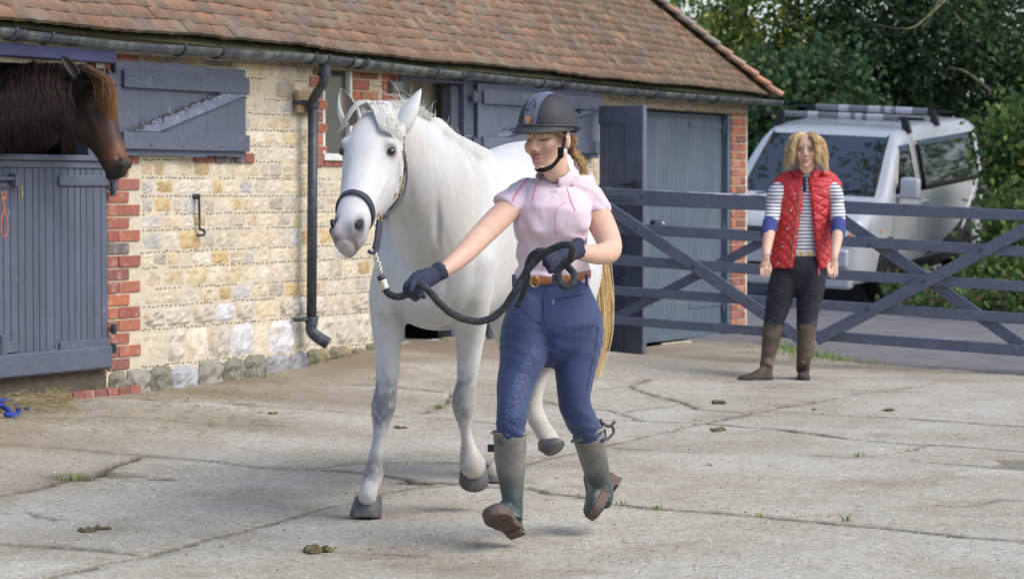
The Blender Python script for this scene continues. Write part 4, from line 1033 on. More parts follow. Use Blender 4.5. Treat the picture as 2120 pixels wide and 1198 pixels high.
HI = (Matrix.Translation(HO) @ HM.to_4x4()).inverted()
push(me, head_brushes(HK), HI)
# muscle folds: a few soft grooves over shoulder, neck and stifle, laid on with world-space brushes
def br(px, py, s, rx, ry, amt, dy=.05): c = at(px, py, s); return ((c.x, c.y, c.z), (0, 1, 0), amt, (rx, .12, ry))
def groove(pts, s, r, amt, n=14):
    P_ = catmull(pts, 5); return [br(x, y, s, r, r * 1.3, amt) for x, y in P_[::1]]
push(me, groove([(838, 430), (862, 480), (880, 540), (893, 590)], 545, .010, .0034) + groove([(880, 380), (905, 440), (925, 500), (940, 560)], 530, .012, .0034) + groove([(985, 430), (1000, 490), (1002, 550), (990, 610)], 515, .013, .0036) + groove([(880, 590), (884, 625), (888, 660)], 530, .012, .0045) + groove([(812, 560), (830, 610), (838, 650)], 525, .010, .0035) + groove([(925, 580), (920, 620), (916, 660)], 525, .010, .0035) + groove([(835, 450), (842, 480), (850, 500)], 555, .012, .003))
push(me, [br(905, 470, 535, .014, .13, .024), br(845, 470, 545, .010, .10, .012), br(940, 400, 520, .016, .09, .012), br(1020, 600, 510, .03, .012, .012), br(870, 545, 535, .06, .012, .008), br(870, 620, 525, .05, .022, .012), br(893, 560, 530, .012, .09, .018), br(985, 480, 520, .02, .1, .01), br(850, 420, 545, .016, .10, .012), br(936, 640, 520, .015, .06, .012), br(835, 640, 520, .012, .05, .012)])
V = get_co(me)
C = np.tile((.58, .58, .585), (len(V), 1))
Lh = (np.c_[V, np.ones(len(V))] @ np.array(HI).T)[:, :3]; inh = np.clip(1 - np.maximum(0, Lh[:, 2]) * 20, 0, 1) * (np.abs(Lh[:, 0]) < .2) * (np.abs(Lh[:, 1]) < .3)
n1 = fbm(V, 14, 3, 4); n2 = fbm(V * (1, 1, .5), 75, 9, 3)
# grey knees, shins and fetlocks
zc = V[:, 2]; px = 1060 + V[:, 0] / V[:, 1] * F
leg = sstep(.64, .54, zc + (n1 - .5) * .12) * (V[:, 1] < 11.4)
knee = np.maximum(np.exp(-((zc - .46) / .075) ** 2), .8 * np.exp(-((zc - .205) / .045) ** 2)); dap = np.clip(knee * 1.0 + .22, 0, 1) * sstep(.06, .12, zc)
C = mixc(C, (.15, .16, .185), leg * np.clip(dap * (-.25 + 2.6 * n2), 0, .92) * (zc > .06))
hind = sstep(.62, .45, zc) * (V[:, 1] >= 11.4); C = mixc(C, (.36, .32, .25), hind * np.clip(.25 + .7 * n1, 0, .8))
C = mixc(C, (.50, .42, .30), sstep(.34, .1, zc) * np.clip(n1 * 1.2 - .25, 0, .6))
C = mixc(C, (.50, .465, .40), np.clip(fbm(V, 4, 13, 4) * 1.9 - .75, 0, .55)); C = mixc(C, (.46, .43, .37), np.clip(n1 * 1.6 - .75, 0, .4) * sstep(1.3, .8, zc))
# groin and armpit greys
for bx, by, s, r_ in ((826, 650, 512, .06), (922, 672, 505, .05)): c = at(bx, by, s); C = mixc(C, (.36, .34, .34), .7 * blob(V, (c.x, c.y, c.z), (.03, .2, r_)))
# muzzle, nostrils, lips, eye rims
def hb(c, r): return blob(Lh, np.array(c) * HK, np.array(r) * HK)
C = mixc(C, (.27, .255, .275), np.clip(hb((0, .02, -.572), (.10, .13, .065)) * (.75 + .6 * n1), 0, .85) * inh)
C = mixc(C, (.52, .38, .33), hb((0, .05, -.59), (.022, .05, .03)) * .6)
C = mixc(C, (.40, .34, .26), hb((0, -.01, -.62), (.06, .05, .018)) * .3)
for s in (-1, 1):
    C = mixc(C, (.02, .018, .02), np.clip(hb((s * .051, .050, -.534), (.0165, .030, .034)) * 2.0, 0, 1))
    C = mixc(C, (.10, .09, .095), np.clip(hb((s * .106, .055, -.178), (.03, .036, .022)) * 1.3, 0, .92))
    C = mixc(C, (.14, .11, .10), np.clip(hb((s * .04, .0, -.590), (.04, .07, .007)) * 1.2, 0, .9))
    C = mixc(C, (.50, .50, .52), hb((s * .10, .05, -.13), (.03, .035, .03)) * .5)
C *= (.90 + .14 * fbm(V * (1, 1, .35), 46, 77, 3) + .06 * fbm(V, 7, 78, 2))[:, None]; set_col(me, C); add('body', me, mt['coat'], white); HB = bvh_of(me)
for s in (-1, 1):
    c = HO + HM @ (Vector((s * .0900, .049, -.179)) * HK); add('eye', mesh_from('eye', *ell(tuple(c), (.019, .021, .0150)), (.01, .01, .01), True), mt['eye'], white)
for s in (-1, 1):
    c = HO + HM @ (Vector((s * .0495, .044, -.531)) * HK); v, f = ell((0, 0, 0), (.0105, .016, .0215)); A_ = np.array(HM @ Matrix.Rotation(s * .35, 3, 'Y')); add('nostril', mesh_from('nostril', v @ A_.T + np.array(c), f, (.03, .025, .028), True), M('nostril_dark', (.025, .02, .022), .7, 0, bump=0) if s < 0 else bpy.data.materials['nostril_dark'], white)
# ears
WC = (.66, .65, .63)
def hl(x, y, z): return HO + HM @ (Vector((x, y, z)) * HK)
b1 = at(727, 248, 566); t1_ = at(708, 182, 566); b2 = at(818, 258, 560); t2_ = at(866, 180, 560)
add('ear', ear_mesh('ear', b1 + Vector((0, .03, -.02)), t1_ - b1, (.35, -1, -.1), (t1_ - b1).length + .02, .040, WC, (.27, .23, .19)), mt['coat'], white)
add('ear', ear_mesh('ear', b2 + Vector((0, .03, -.02)), t2_ - b2, (1, .45, 0), (t2_ - b2).length + .02, .041, WC, (.45, .42, .40)), mt['coat'], white)
# mane along the crest and forelock over the brow
MC = [(.68, .67, .63), (.62, .60, .54), (.72, .71, .69), (.58, .55, .48)]
cr = catmull(np.array([tuple(at(*p)) for p in ((775, 212, 556), (800, 211, 553), (835, 213, 548), (865, 221, 541), (890, 238, 533), (912, 264, 526), (930, 284, 518), (955, 301, 508), (985, 316, 497))]), 6)
def crest(u, rg):
    f = u * (len(cr) - 1.001); i = int(f); return cr[i] * (1 - f + i) + cr[i + 1] * (f - i) + rg.normal(size=3) * (.010, .012, .006) + (-.005, 0, -.008)
add('mane', hair_tuft(2600, crest, lambda u, rg: (-.55 + rg.normal() * .35, -.25 + rg.normal() * .3, -.35 + .4 * abs(rg.normal()) * (u > .25)), lambda u: .10 + .03 * math.sin(u * 9), 6, .0016, MC, 1.1, .5, 3), mt['hair'], white)
add('mane', hair_tuft(24, crest, lambda u, rg: (.5 + rg.normal() * .4, rg.normal() * .3, .25 + .3 * rg.random()), .045, 4, .0009, MC, .5, 1.2, 4), mt['hair'], white)
def fore_root(u, rg): return np.array(hl(-.055 + .12 * u, .065 + .02 * rg.normal() * .4, .005 + rg.normal() * .010))
def fl(n, seed, sx, ln, lo, hi):
    rg = np.random.default_rng(seed); ps, cs_ = [], []
    for i in range(n):
        u = lo + (hi - lo) * rg.random(); r0 = rg.normal() * .3
        base = np.array(hl(-.05 + .10 * u, .06, .02)); pts = [base]
        for k in range(1, 9):
            f = k / 8
            x = -.05 + .10 * u + sx * (f ** .8) * (.085 + .02 * u + .01 * r0); z = .02 + .035 * math.sin(f * 3.0) * 0 - ln * (f ** 1.25) * (1 + .14 * r0)
            surf = .112 - .35 * max(0, abs(x) - .05) ** 1.3 * 8 * .4
            p = hl(x + .004 * rg.normal() * f, .004 + max(.02, .108 - 3.6 * max(0, abs(x) - .045) ** 2 * 3) + .006 * rg.random(), z); pts.append(np.array(p))
        ps.append(catmull(pts, 2)); cs_.append(np.array([(.70, .68, .62), (.74, .73, .70), (.60, .56, .47), (.78, .77, .75)][int(rg.integers(4))]))
    return strands(ps, .0017, n=3, cols=cs_, name='forelock')
add('forelock', fl(620, 5, -1, .145, .1, 1.0), mt['hair'], white)
add('forelock', fl(200, 6, .95, .075, .5, .95), mt['hair'], white)
# hooves
def hoof(c, axis, fwd, r_top, r_bot, h_, mat='hoof'):
    axis = Vector(axis).normalized(); fwd = Vector(fwd); fwd = (fwd - axis * fwd.dot(axis)).normalized(); sd_ = axis.cross(fwd); V = []; n = 22
    for (z, r_, sh) in ((0, r_bot * .96, 0), (.006, r_bot, 0), (h_ * .5, (r_top + r_bot) / 2, -.012), (h_ * .92, r_top, -.024), (h_, r_top * .90, -.026)):
        for k in range(n):
            a = 2 * math.pi * k / n; rr = r_ * (1.08 if math.cos(a) > 0 else .92); V.append(Vector(c) + axis * (z * (1 if math.cos(a) > -.3 else .8)) + fwd * (math.cos(a) * rr + sh) + sd_ * math.sin(a) * r_)
    Fc = [(j * n + k, j * n + (k + 1) % n, (j + 1) * n + (k + 1) % n, (j + 1) * n + k) for j in range(4) for k in range(n)] + [tuple(range(n - 1, -1, -1)), tuple(4 * n + k for k in range(n))]
    return mesh_from('hoof', V, Fc, (.1, .1, .1), True)
c = gp(757, 1066); c = at(757, 1066, 512); c.z = float(yard_h(c.x, c.y)) + .004
add('hoof', hoof(c, (.06, .10, 1), hd, .056, .066, .086), mt['hoof'], white)
add('hoof', hoof(at(981, 999, 500), (.03, -.50, .86), (.1, -.86, -.5), .056, .063, .066), mt['hoof'], white)
c = at(1019, 998, 458); c.z = float(yard_h(c.x, c.y)) + .004
add('hoof', hoof(c, (.1, .1, 1), hd, .050, .058, .078), mt['hoof'], white)
add('hoof', hoof(at(1149, 930, 460), (-.50, .50, .70), (.6, -.5, .2), .045, .052, .068), mt['hoof'], white)
# tail
TC = [(.78, .56, .27), (.84, .68, .40), (.70, .46, .18), (.86, .76, .54), (.80, .60, .30)]
tl = catmull(np.array([tuple(at(*p)) for p in ((1150, 400, 438), (1195, 430, 434), (1226, 500, 434), (1238, 570, 435), (1244, 640, 436), (1242, 700, 437), (1234, 745, 438), (1227, 782, 439))]), 4)
rg = np.random.default_rng(12); ps, cs_ = [], []
for i in range(420):
    e = rg.uniform(.55, 1.0) if i % 3 else 1.0; m = int(len(tl) * e); off = rg.normal(size=3) * (.016, .02, .006); sp = .5 + 1.0 * np.sin(np.linspace(.25, 1, m) * 2.7) ; ph = rg.random() * 6; wv = rg.normal() * .004
    p = tl[:m] + off * sp[:, None]; p[:, 0] += wv * np.sin(np.linspace(0, 9, m) + ph) * np.linspace(0, 2, m); ps.append(p); cs_.append(TC[int(rg.integers(5))])
add('tail', strands(ps, .0026, n=3, cols=cs_, name='tail'), mt['hair'], white)
# halter: straps follow the head
halter = empty('halter', tuple(HO)); tag(halter, 'dark leather halter with brass rings on the white horse', 'halter')
brass2 = M('polished_brass', (.42, .31, .12), .3, .1, 30, 0, metal=1)
def ring_strap(zf, zb, half, th, n=40):
    """band round the head through front height zf and back height zb"""
    P_, N_ = [], []
    for k in range(n):
        a = 2 * math.pi * k / n; yy = math.cos(a)
        zz = zf * (1 + yy) / 2 + zb * (1 - yy) / 2; c = hl(0, -.01, (zf + zb) / 2)
        tgt = hl(math.sin(a) * .3, -.01 + math.cos(a) * .3, (zf + zb) / 2 + (zz - (zf + zb) / 2) * 3.0); d_ = (tgt - c).normalized()
        h = HB.ray_cast(c, d_)
        q = h[0] if h[0] and (h[0] - c).length < .16 else c + d_ * .10
        P_.append(np.array(q)); N_.append(np.array(d_))
    P_ = np.array(P_)
    for _ in range(3): P_ = (np.roll(P_, 1, 0) + 2 * P_ + np.roll(P_, -1, 0)) / 4
    return P_ + np.array(N_) * .003, np.array(N_)
np_, nn_ = ring_strap(-.395, -.470, .016, .003)
add('noseband', mesh_from('noseband', *ribbon(np_, nn_, .017, .0035, closed=True), (.03, .03, .045)), mt['leather'], halter)
V_, F_ = strap_px(HB, [(835, 283), (835, 320), (836, 345), (833, 375), (826, 405), (813, 425), (797, 443), (787, 452)], .011, .003); add('cheek_strap', mesh_from('cheek_strap', V_, F_, (0, 0, 0)), mt['leather'], halter)
pts = [at(x, y, s) for x, y, s in ((837, 322, 574), (842, 350, 575), (840, 385, 577), (830, 415, 580), (812, 435, 582), (790, 450, 584))]
mb = MB(); mb.tube(catmull([tuple(p) for p in pts], 4), .0045, 8); mb.build('rolled_throat_strap', mt['leather'], None, smooth=True); world_child(bpy.data.objects['rolled_throat_strap'], halter)
for x, y, s, hh in ((835, 320, 573, .015), (830, 372, 577, .010), (820, 405, 579, .010), (829, 392, 578, .014), (786, 452, 586, .016)):
    p, n_ = hit_px(HB, x - 2, y); p = (p + n_ * .006) if p else at(x, y, s)
    th = np.linspace(0, 2 * np.pi, 17)[:-1]; v, f = tube([tuple(p + Vector((math.cos(a) * hh * .5, -.002, math.sin(a) * hh))) for a in th], .0026, 6, closed=True); add('buckle', mesh_from('buckle', v, f, (0, 0, 0), True), brass2, halter)
mb = MB(); ps_ = catmull([tuple(at(*p)) for p in ((786, 458, 586), (783, 480, 587), (781, 500, 588), (776, 518, 589))], 4)
v, f = ribbon(ps_, np.tile((.75, -.6, 0), (len(ps_), 1)), .015, .005); add('curb_strap', mesh_from('curb_strap', v, f, (0, 0, 0)), mt['leather'], halter)
v, f = tube(catmull([tuple(at(*p)) for p in ((762, 519, 592), (770, 523, 592), (778, 518, 590), (783, 508, 588))], 3), .007, 8); add('curb_strap', mesh_from('curb_strap', v, f, (0, 0, 0), True), mt['leather'], halter)

# the bay head over the half door
bay = empty('horse'); DM = frame_head(rad(-72), rad(24)); DK = 1.06
DO = at(163, 150, 366)
bay.location = tuple(DO - Vector((.6, -.3, DO.z))); tag(bay, 'dark bay horse with a ginger forelock looking out over the half door', 'horse')
def dl(x, y, z): return DO + DM @ (Vector((x, y, z)) * DK)
P = xf([(v * (1.05, 1.14, 1), f) for v, f in head_pieces(DK)], DM, DO)
def nring(px, py, s, hw, hh): return (np.array(at(px, py, s)), np.array((.25, .97, 0)), np.array((-.35, 0, .94)), hw, hh, 2.0)
nk = [(np.array(at(x, y, s)), np.array(Vector((.35, .93, 0)).normalized()), np.array(Vector((-.30 * q, 0, 1)).normalized()), hw, hh, 2.0) for x, y, s, hw, hh, q in ((140, 178, 365, .07, .14, 1), (105, 205, 364, .09, .21, 1), (60, 232, 362, .11, .27, .8), (0, 258, 358, .14, .33, .5), (-70, 290, 352, .18, .40, .3), (-140, 330, 346, .25, .46, 0), (-230, 370, 340, .28, .46, 0))]
P.append(loft(interp_rings(nk, 4), 28)); me = remesh('body', P, .011, 6); DI = (Matrix.Translation(DO) @ DM.to_4x4()).inverted(); push(me, head_brushes(DK), DI)
V = get_co(me); Ld = (np.c_[V, np.ones(len(V))] @ np.array(DI).T)[:, :3] / DK; n1 = fbm(V, 9, 5, 4)
C = np.tile((.030, .018, .014), (len(V), 1)); C = mixc(C, (.040, .021, .014), np.clip(n1 * 1.6 - .5, 0, 1))
C = mixc(C, (.20, .065, .020), blob(Ld, (0, .05, -.49), (.09, .07, .06)) * .85); C = mixc(C, (.12, .05, .025), blob(Ld, (0, .03, -.37), (.09, .04, .08)) * .35)
C = mixc(C, (.018, .015, .016), np.clip(blob(Ld, (0, .0, -.595), (.09, .11, .05)) * 1.3, 0, .95))
for s in (-1, 1):
    C = mixc(C, (.004, .004, .004), np.clip(blob(Ld, (s * .050, .056, -.548), (.014, .022, .02)) * 1.8, 0, 1)); C = mixc(C, (.16, .07, .03), blob(Ld, (s * .105, .045, -.215), (.03, .025, .018)) * .7)
set_col(me, C)
baycoat = M('bay_coat', rough=.5, var=.1, scale=20, bump=.12, bscale=120, vcol=True, spec=.4); add('body', me, baycoat, bay)
for s in (-1, 1): c = dl(s * .103, .056, -.178); add('eye', mesh_from('eye', *ell(tuple(c), .018), (.01, .01, .01), True), mt['eye'], bay)
b1, t1_ = at(158, 162, 372), at(128, 118, 372); add('ear', ear_mesh('ear', b1, t1_ - b1, (.6, -.8, 0), .15, .04, (.03, .02, .017), (.05, .035, .03)), baycoat, bay)
b1, t1_ = at(184, 150, 356), at(188, 118, 356); add('ear', ear_mesh('ear', b1, t1_ - b1, (1, -.2, 0), .11, .036, (.05, .04, .038), (.06, .05, .05)), baycoat, bay)
ps, cs_ = [], []; rg = np.random.default_rng(31)
for i in range(620):                                        # forelock
    u = rg.random(); s = 366 + rg.normal() * 1.5 + 3 * u
    x0, y0 = 166 + 20 * rg.random(), 140 + rg.normal() * 3
    ex, ey = 203 + 38 * u + rg.normal() * 4, 228 - 30 * (1 - u) + 34 * rg.random() - (1 - u) * 8
    mx_, my = x0 + (ex - x0) * .55 + 14 * u + 6, y0 + (ey - y0) * .38 - 6 * u
    p = catmull([tuple(at(x0, y0, s)), tuple(at(mx_, my, s + 3)), tuple(at(ex - 3, (my + ey) / 2 + 6, s + 4)), tuple(at(ex + rg.normal() * 2, ey, s + 3))], 4); ps.append(p)
    a = np.array([(.05, .03, .02), (.09, .05, .03), (.14, .07, .035)][int(rg.integers(3))]); b_ = np.array([(.27, .125, .045), (.34, .18, .075), (.19, .09, .04)][int(rg.integers(3))]); f = np.clip(np.linspace(-.15, 1.2, len(p)), 0, 1)[:, None]; cs_.append((a * (1 - f) + b_ * f) * rg.uniform(.6, 1.35))
add('forelock', strands(ps, .0021, n=3, cols=cs_), mt['hair'], bay)
ps, cs_ = [], []
for i in range(1500):                                       # mane falling down the near side of the neck
    u = rg.random(); x0 = 150 - 230 * u; y0 = 140 - 18 * math.sin(u * 2) + 30 * u * u + rg.normal() * 3 + 10 * (u < .1); s = 372 + 4 * u; L_ = 95 + 70 * rg.random() + 60 * u
    p = catmull([tuple(at(x0, y0, s - 6)), tuple(at(x0 - 4 + rg.normal() * 3, y0 + L_ * .3, s + 3)), tuple(at(x0 + rg.normal() * 5, y0 + L_ * .65, s + 5)), tuple(at(x0 + 8 + rg.normal() * 9, min(y0 + L_, 322 + rg.normal() * 4), s + 3))], 3); ps.append(p)
    cs_.append(np.array([(.018, .014, .016), (.028, .02, .02), (.05, .028, .02), (.09, .045, .028)][int(rg.choice(4, p=[.4, .3, .2, .1]))]))
add('mane', strands(ps, .0022, n=3, cols=cs_), mt['hair'], bay)
# ---------------------------------------------------------------- people
mt['skin'] = M('skin', rough=.55, var=.04, scale=30, bump=.05, bscale=200, vcol=True, sss=.12, spec=.4)
mt['khair'] = M('hair_strands', rough=.5, var=.1, scale=60, bump=0, vcol=True, spec=.4)
SK = (.63, .40, .30)
def hframe(yaw, pitch, roll=0.0):
    f = Vector((-math.sin(yaw), -math.cos(yaw), 0)); y = f * math.cos(pitch) + Vector((0, 0, math.sin(pitch))); z = Vector((0, 0, 1)) * math.cos(pitch) - f * math.sin(pitch)
    m = Matrix((y.cross(z), y, z)).transposed(); return m @ Matrix.Rotation(roll, 3, 'Y')
def hhead(hat=False):
    P = [ell((0, -.018, .026), (.069, .086, .064)) if hat else ell((0, -.018, .035), (.073, .093, .086)), ell((0, .024, -.015), (.061, .066, .080)), ell((0, .030, -.068), (.046, .048, .042)), ell((0, .066, -.098), (.021, .018, .016)),
         ell((0, .055, .030 if hat else .045), (.05, .03, .024 if hat else .035)), ell((0, -.03, -.09), (.048, .05, .07))]
    P.append(tube([(0, .080, .022), (0, .092, .004), (0, .104, -.018), (0, .106, -.028)], [.008, .0095, .0115, .011], 10))
    for s in (-1, 1):
        P += [ell((s * .011, .094, -.031), (.0085, .010, .0075)), ell((s * .036, .052, -.022), (.026, .032, .028)), ell((s * .074, -.012, -.008), (.010, .018, .031)), ell((s * .030, .074, .028), (.020, .010, .007))]
    P += [ell((0, .084, -.058), (.022, .012, .0065)), ell((0, .083, -.068), (.018, .012, .007))]
    return P
HBR = [((s * .031, .086, .008), (0, -1, 0), .008, (.017, .02, .012)) for s in (-1, 1)] + [((0, .095, -.0628), (0, -1, 0), .0035, (.022, .02, .0035)), ((0, .09, -.080), (0, -1, 0), .004, (.02, .02, .006))]
def hcolour(V, Mh, O, closed):
    I = (Matrix.Translation(O) @ Mh.to_4x4()).inverted(); L = (np.c_[V, np.ones(len(V))] @ np.array(I).T)[:, :3]
    C = np.tile(SK, (len(V), 1)); n = fbm(V, 25, 8, 3)[:, None]; C = C * (.86 + .26 * n) * (1 + (fbm(V, 9, 31, 2)[:, None] - .5) * np.array((.10, .22, .22)))
    C = mixc(C, (.62, .27, .20), .35 * blob(L, (0, .10, -.03), (.015, .03, .012)))
    for s in (-1, 1):
        C = mixc(C, (.64, .27, .20), .38 * blob(L, (s * .04, .07, -.025), (.022, .04, .020)))
        C = mixc(C, (.20, .12, .07), .75 * np.clip(blob(L, (s * .033, .085, .030), (.020, .02, .0045)) * 1.4, 0, 1))
        C = mixc(C, (.14, .08, .06), np.clip(blob(L, (s * .031, .085, .003 if closed else .0165), (.015, .02, .0030 if closed else .0026)) * 1.5, 0, .9))
        C = mixc(C, (.45, .24, .18), .35 * blob(L, (s * .031, .085, .008), (.018, .02, .010)))
        C = mixc(C, (.05, .02, .02), .6 * blob(L, (s * .007, .103, -.037), (.004, .01, .003)))
    C = mixc(C, (.50, .17, .15), np.clip(blob(L, (0, .09, -.0625), (.022, .02, .0095)) * 1.15, 0, .85))
    C = mixc(C, (.25, .08, .08), blob(L, (0, .095, -.0630), (.020, .02, .0022)) * .8)
    return C
def wrinkle(me, amp, scale, seed, st=(1, 1, 1)):
    V = get_co(me); Nn = get_no(me); n = fbm(V * np.array(st), scale, seed, 3) - .5; r = np.abs(n) ** .8 * np.sign(n); V += Nn * (r * amp * 2)[:, None]; me.vertices.foreach_set('co', V.astype(np.float32).ravel()); me.update()
def cloth(name, pieces, mat, parent, vox=.006, it=4, wr=None, col=None, fn=None):
    me = remesh(name, pieces, vox, it)
    if wr: wrinkle(me, *wr)
    if fn: fn(me)
    if col is not None: set_col(me, col(get_co(me)) if callable(col) else col)
    return add(name, me, mat, parent)
def seam(bvh, pts, half, th, mat, parent, name='seam'):
    v, f = strap_px(bvh, pts, half, th, 5, .0005); return add(name, mesh_from(name, v, f, (0, 0, 0)), mat, parent)

# ---- the handler running beside the white horse
rider = empty('person', (0.16, 9.95, 0)); tag(rider, 'person in riding helmet, pale pink shirt and navy breeches running with the lead rope', 'person')
RM = hframe(rad(33), rad(-7), rad(1)); RO = at(1134, 288, 554)
HS = 1.05
P = [(v * HS @ np.array(RM).T + np.array(RO), f) for v, f in hhead(True)]
P.append(limb([(1146, 325, 548, 25, 1), (1152, 350, 547, 26, 1), (1156, 375, 547, 30, 1), (1155, 400, 547, 50, .7), (1148, 440, 547, 66, .72), (1146, 500, 547, 60, .75), (1146, 560, 547, 60, .72), (1146, 620, 547, 75, .75), (1146, 660, 547, 84, .75)], 3, 24))
# left arm in the picture, reaching for the rope
P.append(limb([(1090, 402, 549, 18), (1060, 426, 552, 24), (1034, 450, 556, 26.5), (1008, 476, 561, 25.5), (985, 500, 566, 24), (962, 524, 571, 22), (938, 545, 575, 18.5), (917, 561, 578, 14.5), (900, 572, 580, 13)], 3, 16))
# the other arm, bent at the elbow
P.append(limb([(1208, 404, 547, 20), (1229, 430, 546, 26), (1245, 462, 547, 28.5), (1259, 495, 550, 26.5), (1263, 517, 553, 25, 1), (1250, 525, 558, 23), (1228, 526, 564, 20.5), (1206, 523, 570, 17), (1188, 520, 574, 15)], 3, 16))
# legs
P.append(limb([(1090, 660, 548, 38), (1080, 740, 552, 33), (1068, 820, 558, 25), (1060, 880, 560, 20), (1057, 960, 557, 18), (1060, 1030, 555, 13), (1060, 1065, 555, 11)], 3, 16))
P.append(limb([(1190, 660, 545, 42), (1192, 740, 548, 35), (1190, 820, 549, 24), (1203, 865, 546, 20), (1224, 930, 541, 17), (1238, 990, 537, 13), (1244, 1015, 535, 11)], 3, 16))
me = remesh('body', P, .0045, 3); push(me, HBR, (Matrix.Translation(RO) @ RM.to_4x4()).inverted()); set_col(me, hcolour(get_co(me), RM, RO, True)); add('body', me, mt['skin'], rider); RB = bvh_of(me)
lash = M('dark_lashes', (.06, .035, .025), .8, 0, bump=0); brow = M('soft_brow', (.26, .16, .09), .8, 0, bump=0); lip = M('lip', (.50, .19, .17), .45, 0, bump=0)
for nm, mm, wd_, pts in (('lashes', lash, .0013, [(1088, 286), (1093, 288.5), (1100, 289), (1106, 288)]), ('lashes', lash, .0014, [(1118, 289), (1126, 290.5), (1134, 289.5), (1141, 286)]), ('eyebrow', brow, .0022, [(1117, 278), (1128, 276), (1140, 277)]),
                         ('upper_lip', lip, .0030, [(1099, 319.5), (1104, 317.5), (1110, 318), (1118, 320)]), ('lower_lip', lip, .0034, [(1100, 322.5), (1105, 324), (1111, 324.5), (1117, 322)]), ('mouth_line', lash, .0008, [(1098, 320.5), (1106, 321), (1113, 321.2), (1119, 321)])):
    seam(RB, pts, wd_, .0012, mm, rider, nm)
mt['pink'] = M('pale_pink_jersey', (.64, .52, .59), .85, .04, 12, .12, 300, sheen=.2)
mt['pinkseam'] = M('bright_pink_piping', (.62, .16, .30), .7, 0, bump=0)
mt['navy'] = M('navy_breeches', (.022, .042, .120), .75, .10, 14, .15, 250, sheen=.15)
mt['glove'] = M('navy_glove', (.018, .024, .055), .8, .15, 30, .3, 200)
def bust(px, py, s, r, ry): c = at(px, py, s); return ell(tuple(c), (r, r * 1.05, ry))
P = [limb([(1154, 392, 546, 52, .62), (1150, 408, 547, 74, .62), (1145, 430, 549, 80, .72), (1142, 455, 550, 79.5, .78), (1142, 480, 547, 75, .72), (1143, 510, 547, 72.5, .72), (1144, 540, 547, 73.5, .72), (1144, 566, 547, 76, .72), (1144, 580, 547, 76, .72)], 3, 32, True, 2.3),
     ell(tuple(at(1133, 447, 551)), (.120, .084, .090)),
     limb([(1120, 385, 548, 20), (1088, 395, 549, 26), (1067, 410, 551, 28), (1049, 424, 553, 28.5), (1044, 429, 553.5, 29)], 3, 20, False),
     limb([(1180, 382, 547, 22), (1206, 398, 547, 29), (1224, 414, 546, 31), (1234, 432, 546, 31), (1235, 437, 546, 31)], 3, 20, False)]
def shirtfix(me):
    def B(px, py, s, rx, ry, a, dx=0): c = at(px, py, s); return ((c.x, c.y, c.z), (0, 1, 0), a, (rx, .15, ry))
    push(me, [B(1131, 462, 562, .03, .04, .002), B(1130, 500, 555, .10, .020, .012), B(1090, 535, 555, .05, .008, .004), B(1180, 520, 555, .05, .008, .004), B(1120, 556, 555, .07, .007, .004)])
    V = get_co(me); Nn = get_no(me); q = np.sin((V[:, 2] * 1.0 + V[:, 0] * .55 + fbm(V, 6, 4, 2) * .30) * 75); a = sstep(1.26, 1.08, V[:, 2]) * .0050 + .0014; V += Nn * (q * a)[:, None]; me.vertices.foreach_set('co', V.astype(np.float32).ravel()); me.update()
so_ = cloth('shirt', P, mt['pink'], rider, .005, 8, (.006, 13, 4, (1, 1, .6)), fn=shirtfix); SB = bvh_of(so_.data)
# collar: a standing band with a V opening
def band(ptsL, half_h, th, flare=0.0, mat='pink', name='collar', parent=rider): pass
cn = at(1151, 364, 549); rings_in, V, Fc = [], [], []; n = 40
for k in range(n + 1):
    a = rad(-150) + rad(300) * k / n                        # opening towards the front of the neck
    fr_ = Vector((-math.sin(rad(25)), -math.cos(rad(25)), 0)); sx = Vector((math.cos(rad(25)), -math.sin(rad(25)), 0)); d_ = fr_ * -math.cos(a) + sx * math.sin(a)
    open_ = sstep(100, 150, abs(math.degrees(a))); base = cn + d_ * (.064 + .006 * (1 - open_)) + Vector((0, 0, -.036 - .030 * open_)); top = cn + d_ * (.066 + .022 * open_) + Vector((0, 0, .018 - .026 * open_))
    for p in (base, (base + top) / 2 + d_ * .003, top, top - d_ * .004, (base + top) / 2 - d_ * .002, base - d_ * .004): V.append(tuple(p))
for k in range(n):
    for j in range(6): Fc.append((k * 6 + j, (k + 1) * 6 + j, (k + 1) * 6 + (j + 1) % 6, k * 6 + (j + 1) % 6))
Fc += [tuple(range(6)), tuple(n * 6 + j for j in range(5, -1, -1))]
add('collar', mesh_from('collar', V, Fc, (0, 0, 0), True), mt['pink'], rider)
for pts in ([(1166, 368), (1172, 385), (1178, 405), (1186, 428), (1191, 436)], [(1094, 370), (1080, 385), (1068, 402), (1060, 418)]):
    seam(SB, pts, .0028, .0012, mt['pinkseam'], rider)
seam(SB, [(1112, 372), (1110, 385), (1106, 400), (1102, 417)], .0018, .001, mt['pinkseam'], rider, 'zip')
seam(SB, [(1172, 420), (1157, 428), (1150, 445), (1149, 470), (1152, 490)], .0012, .0008, mt['pinkseam'], rider)
p, n_ = hit_px(SB, 1111, 380)
if p: add('zip_pull', mesh_from('zip_pull', *ell(tuple(p + n_ * .004), (.004, .004, .010)), (0, 0, 0), True), M('zip_metal', (.35, .35, .36), .4, 0, bump=0, metal=1), rider)
p, n_ = hit_px(SB, 1147, 397)
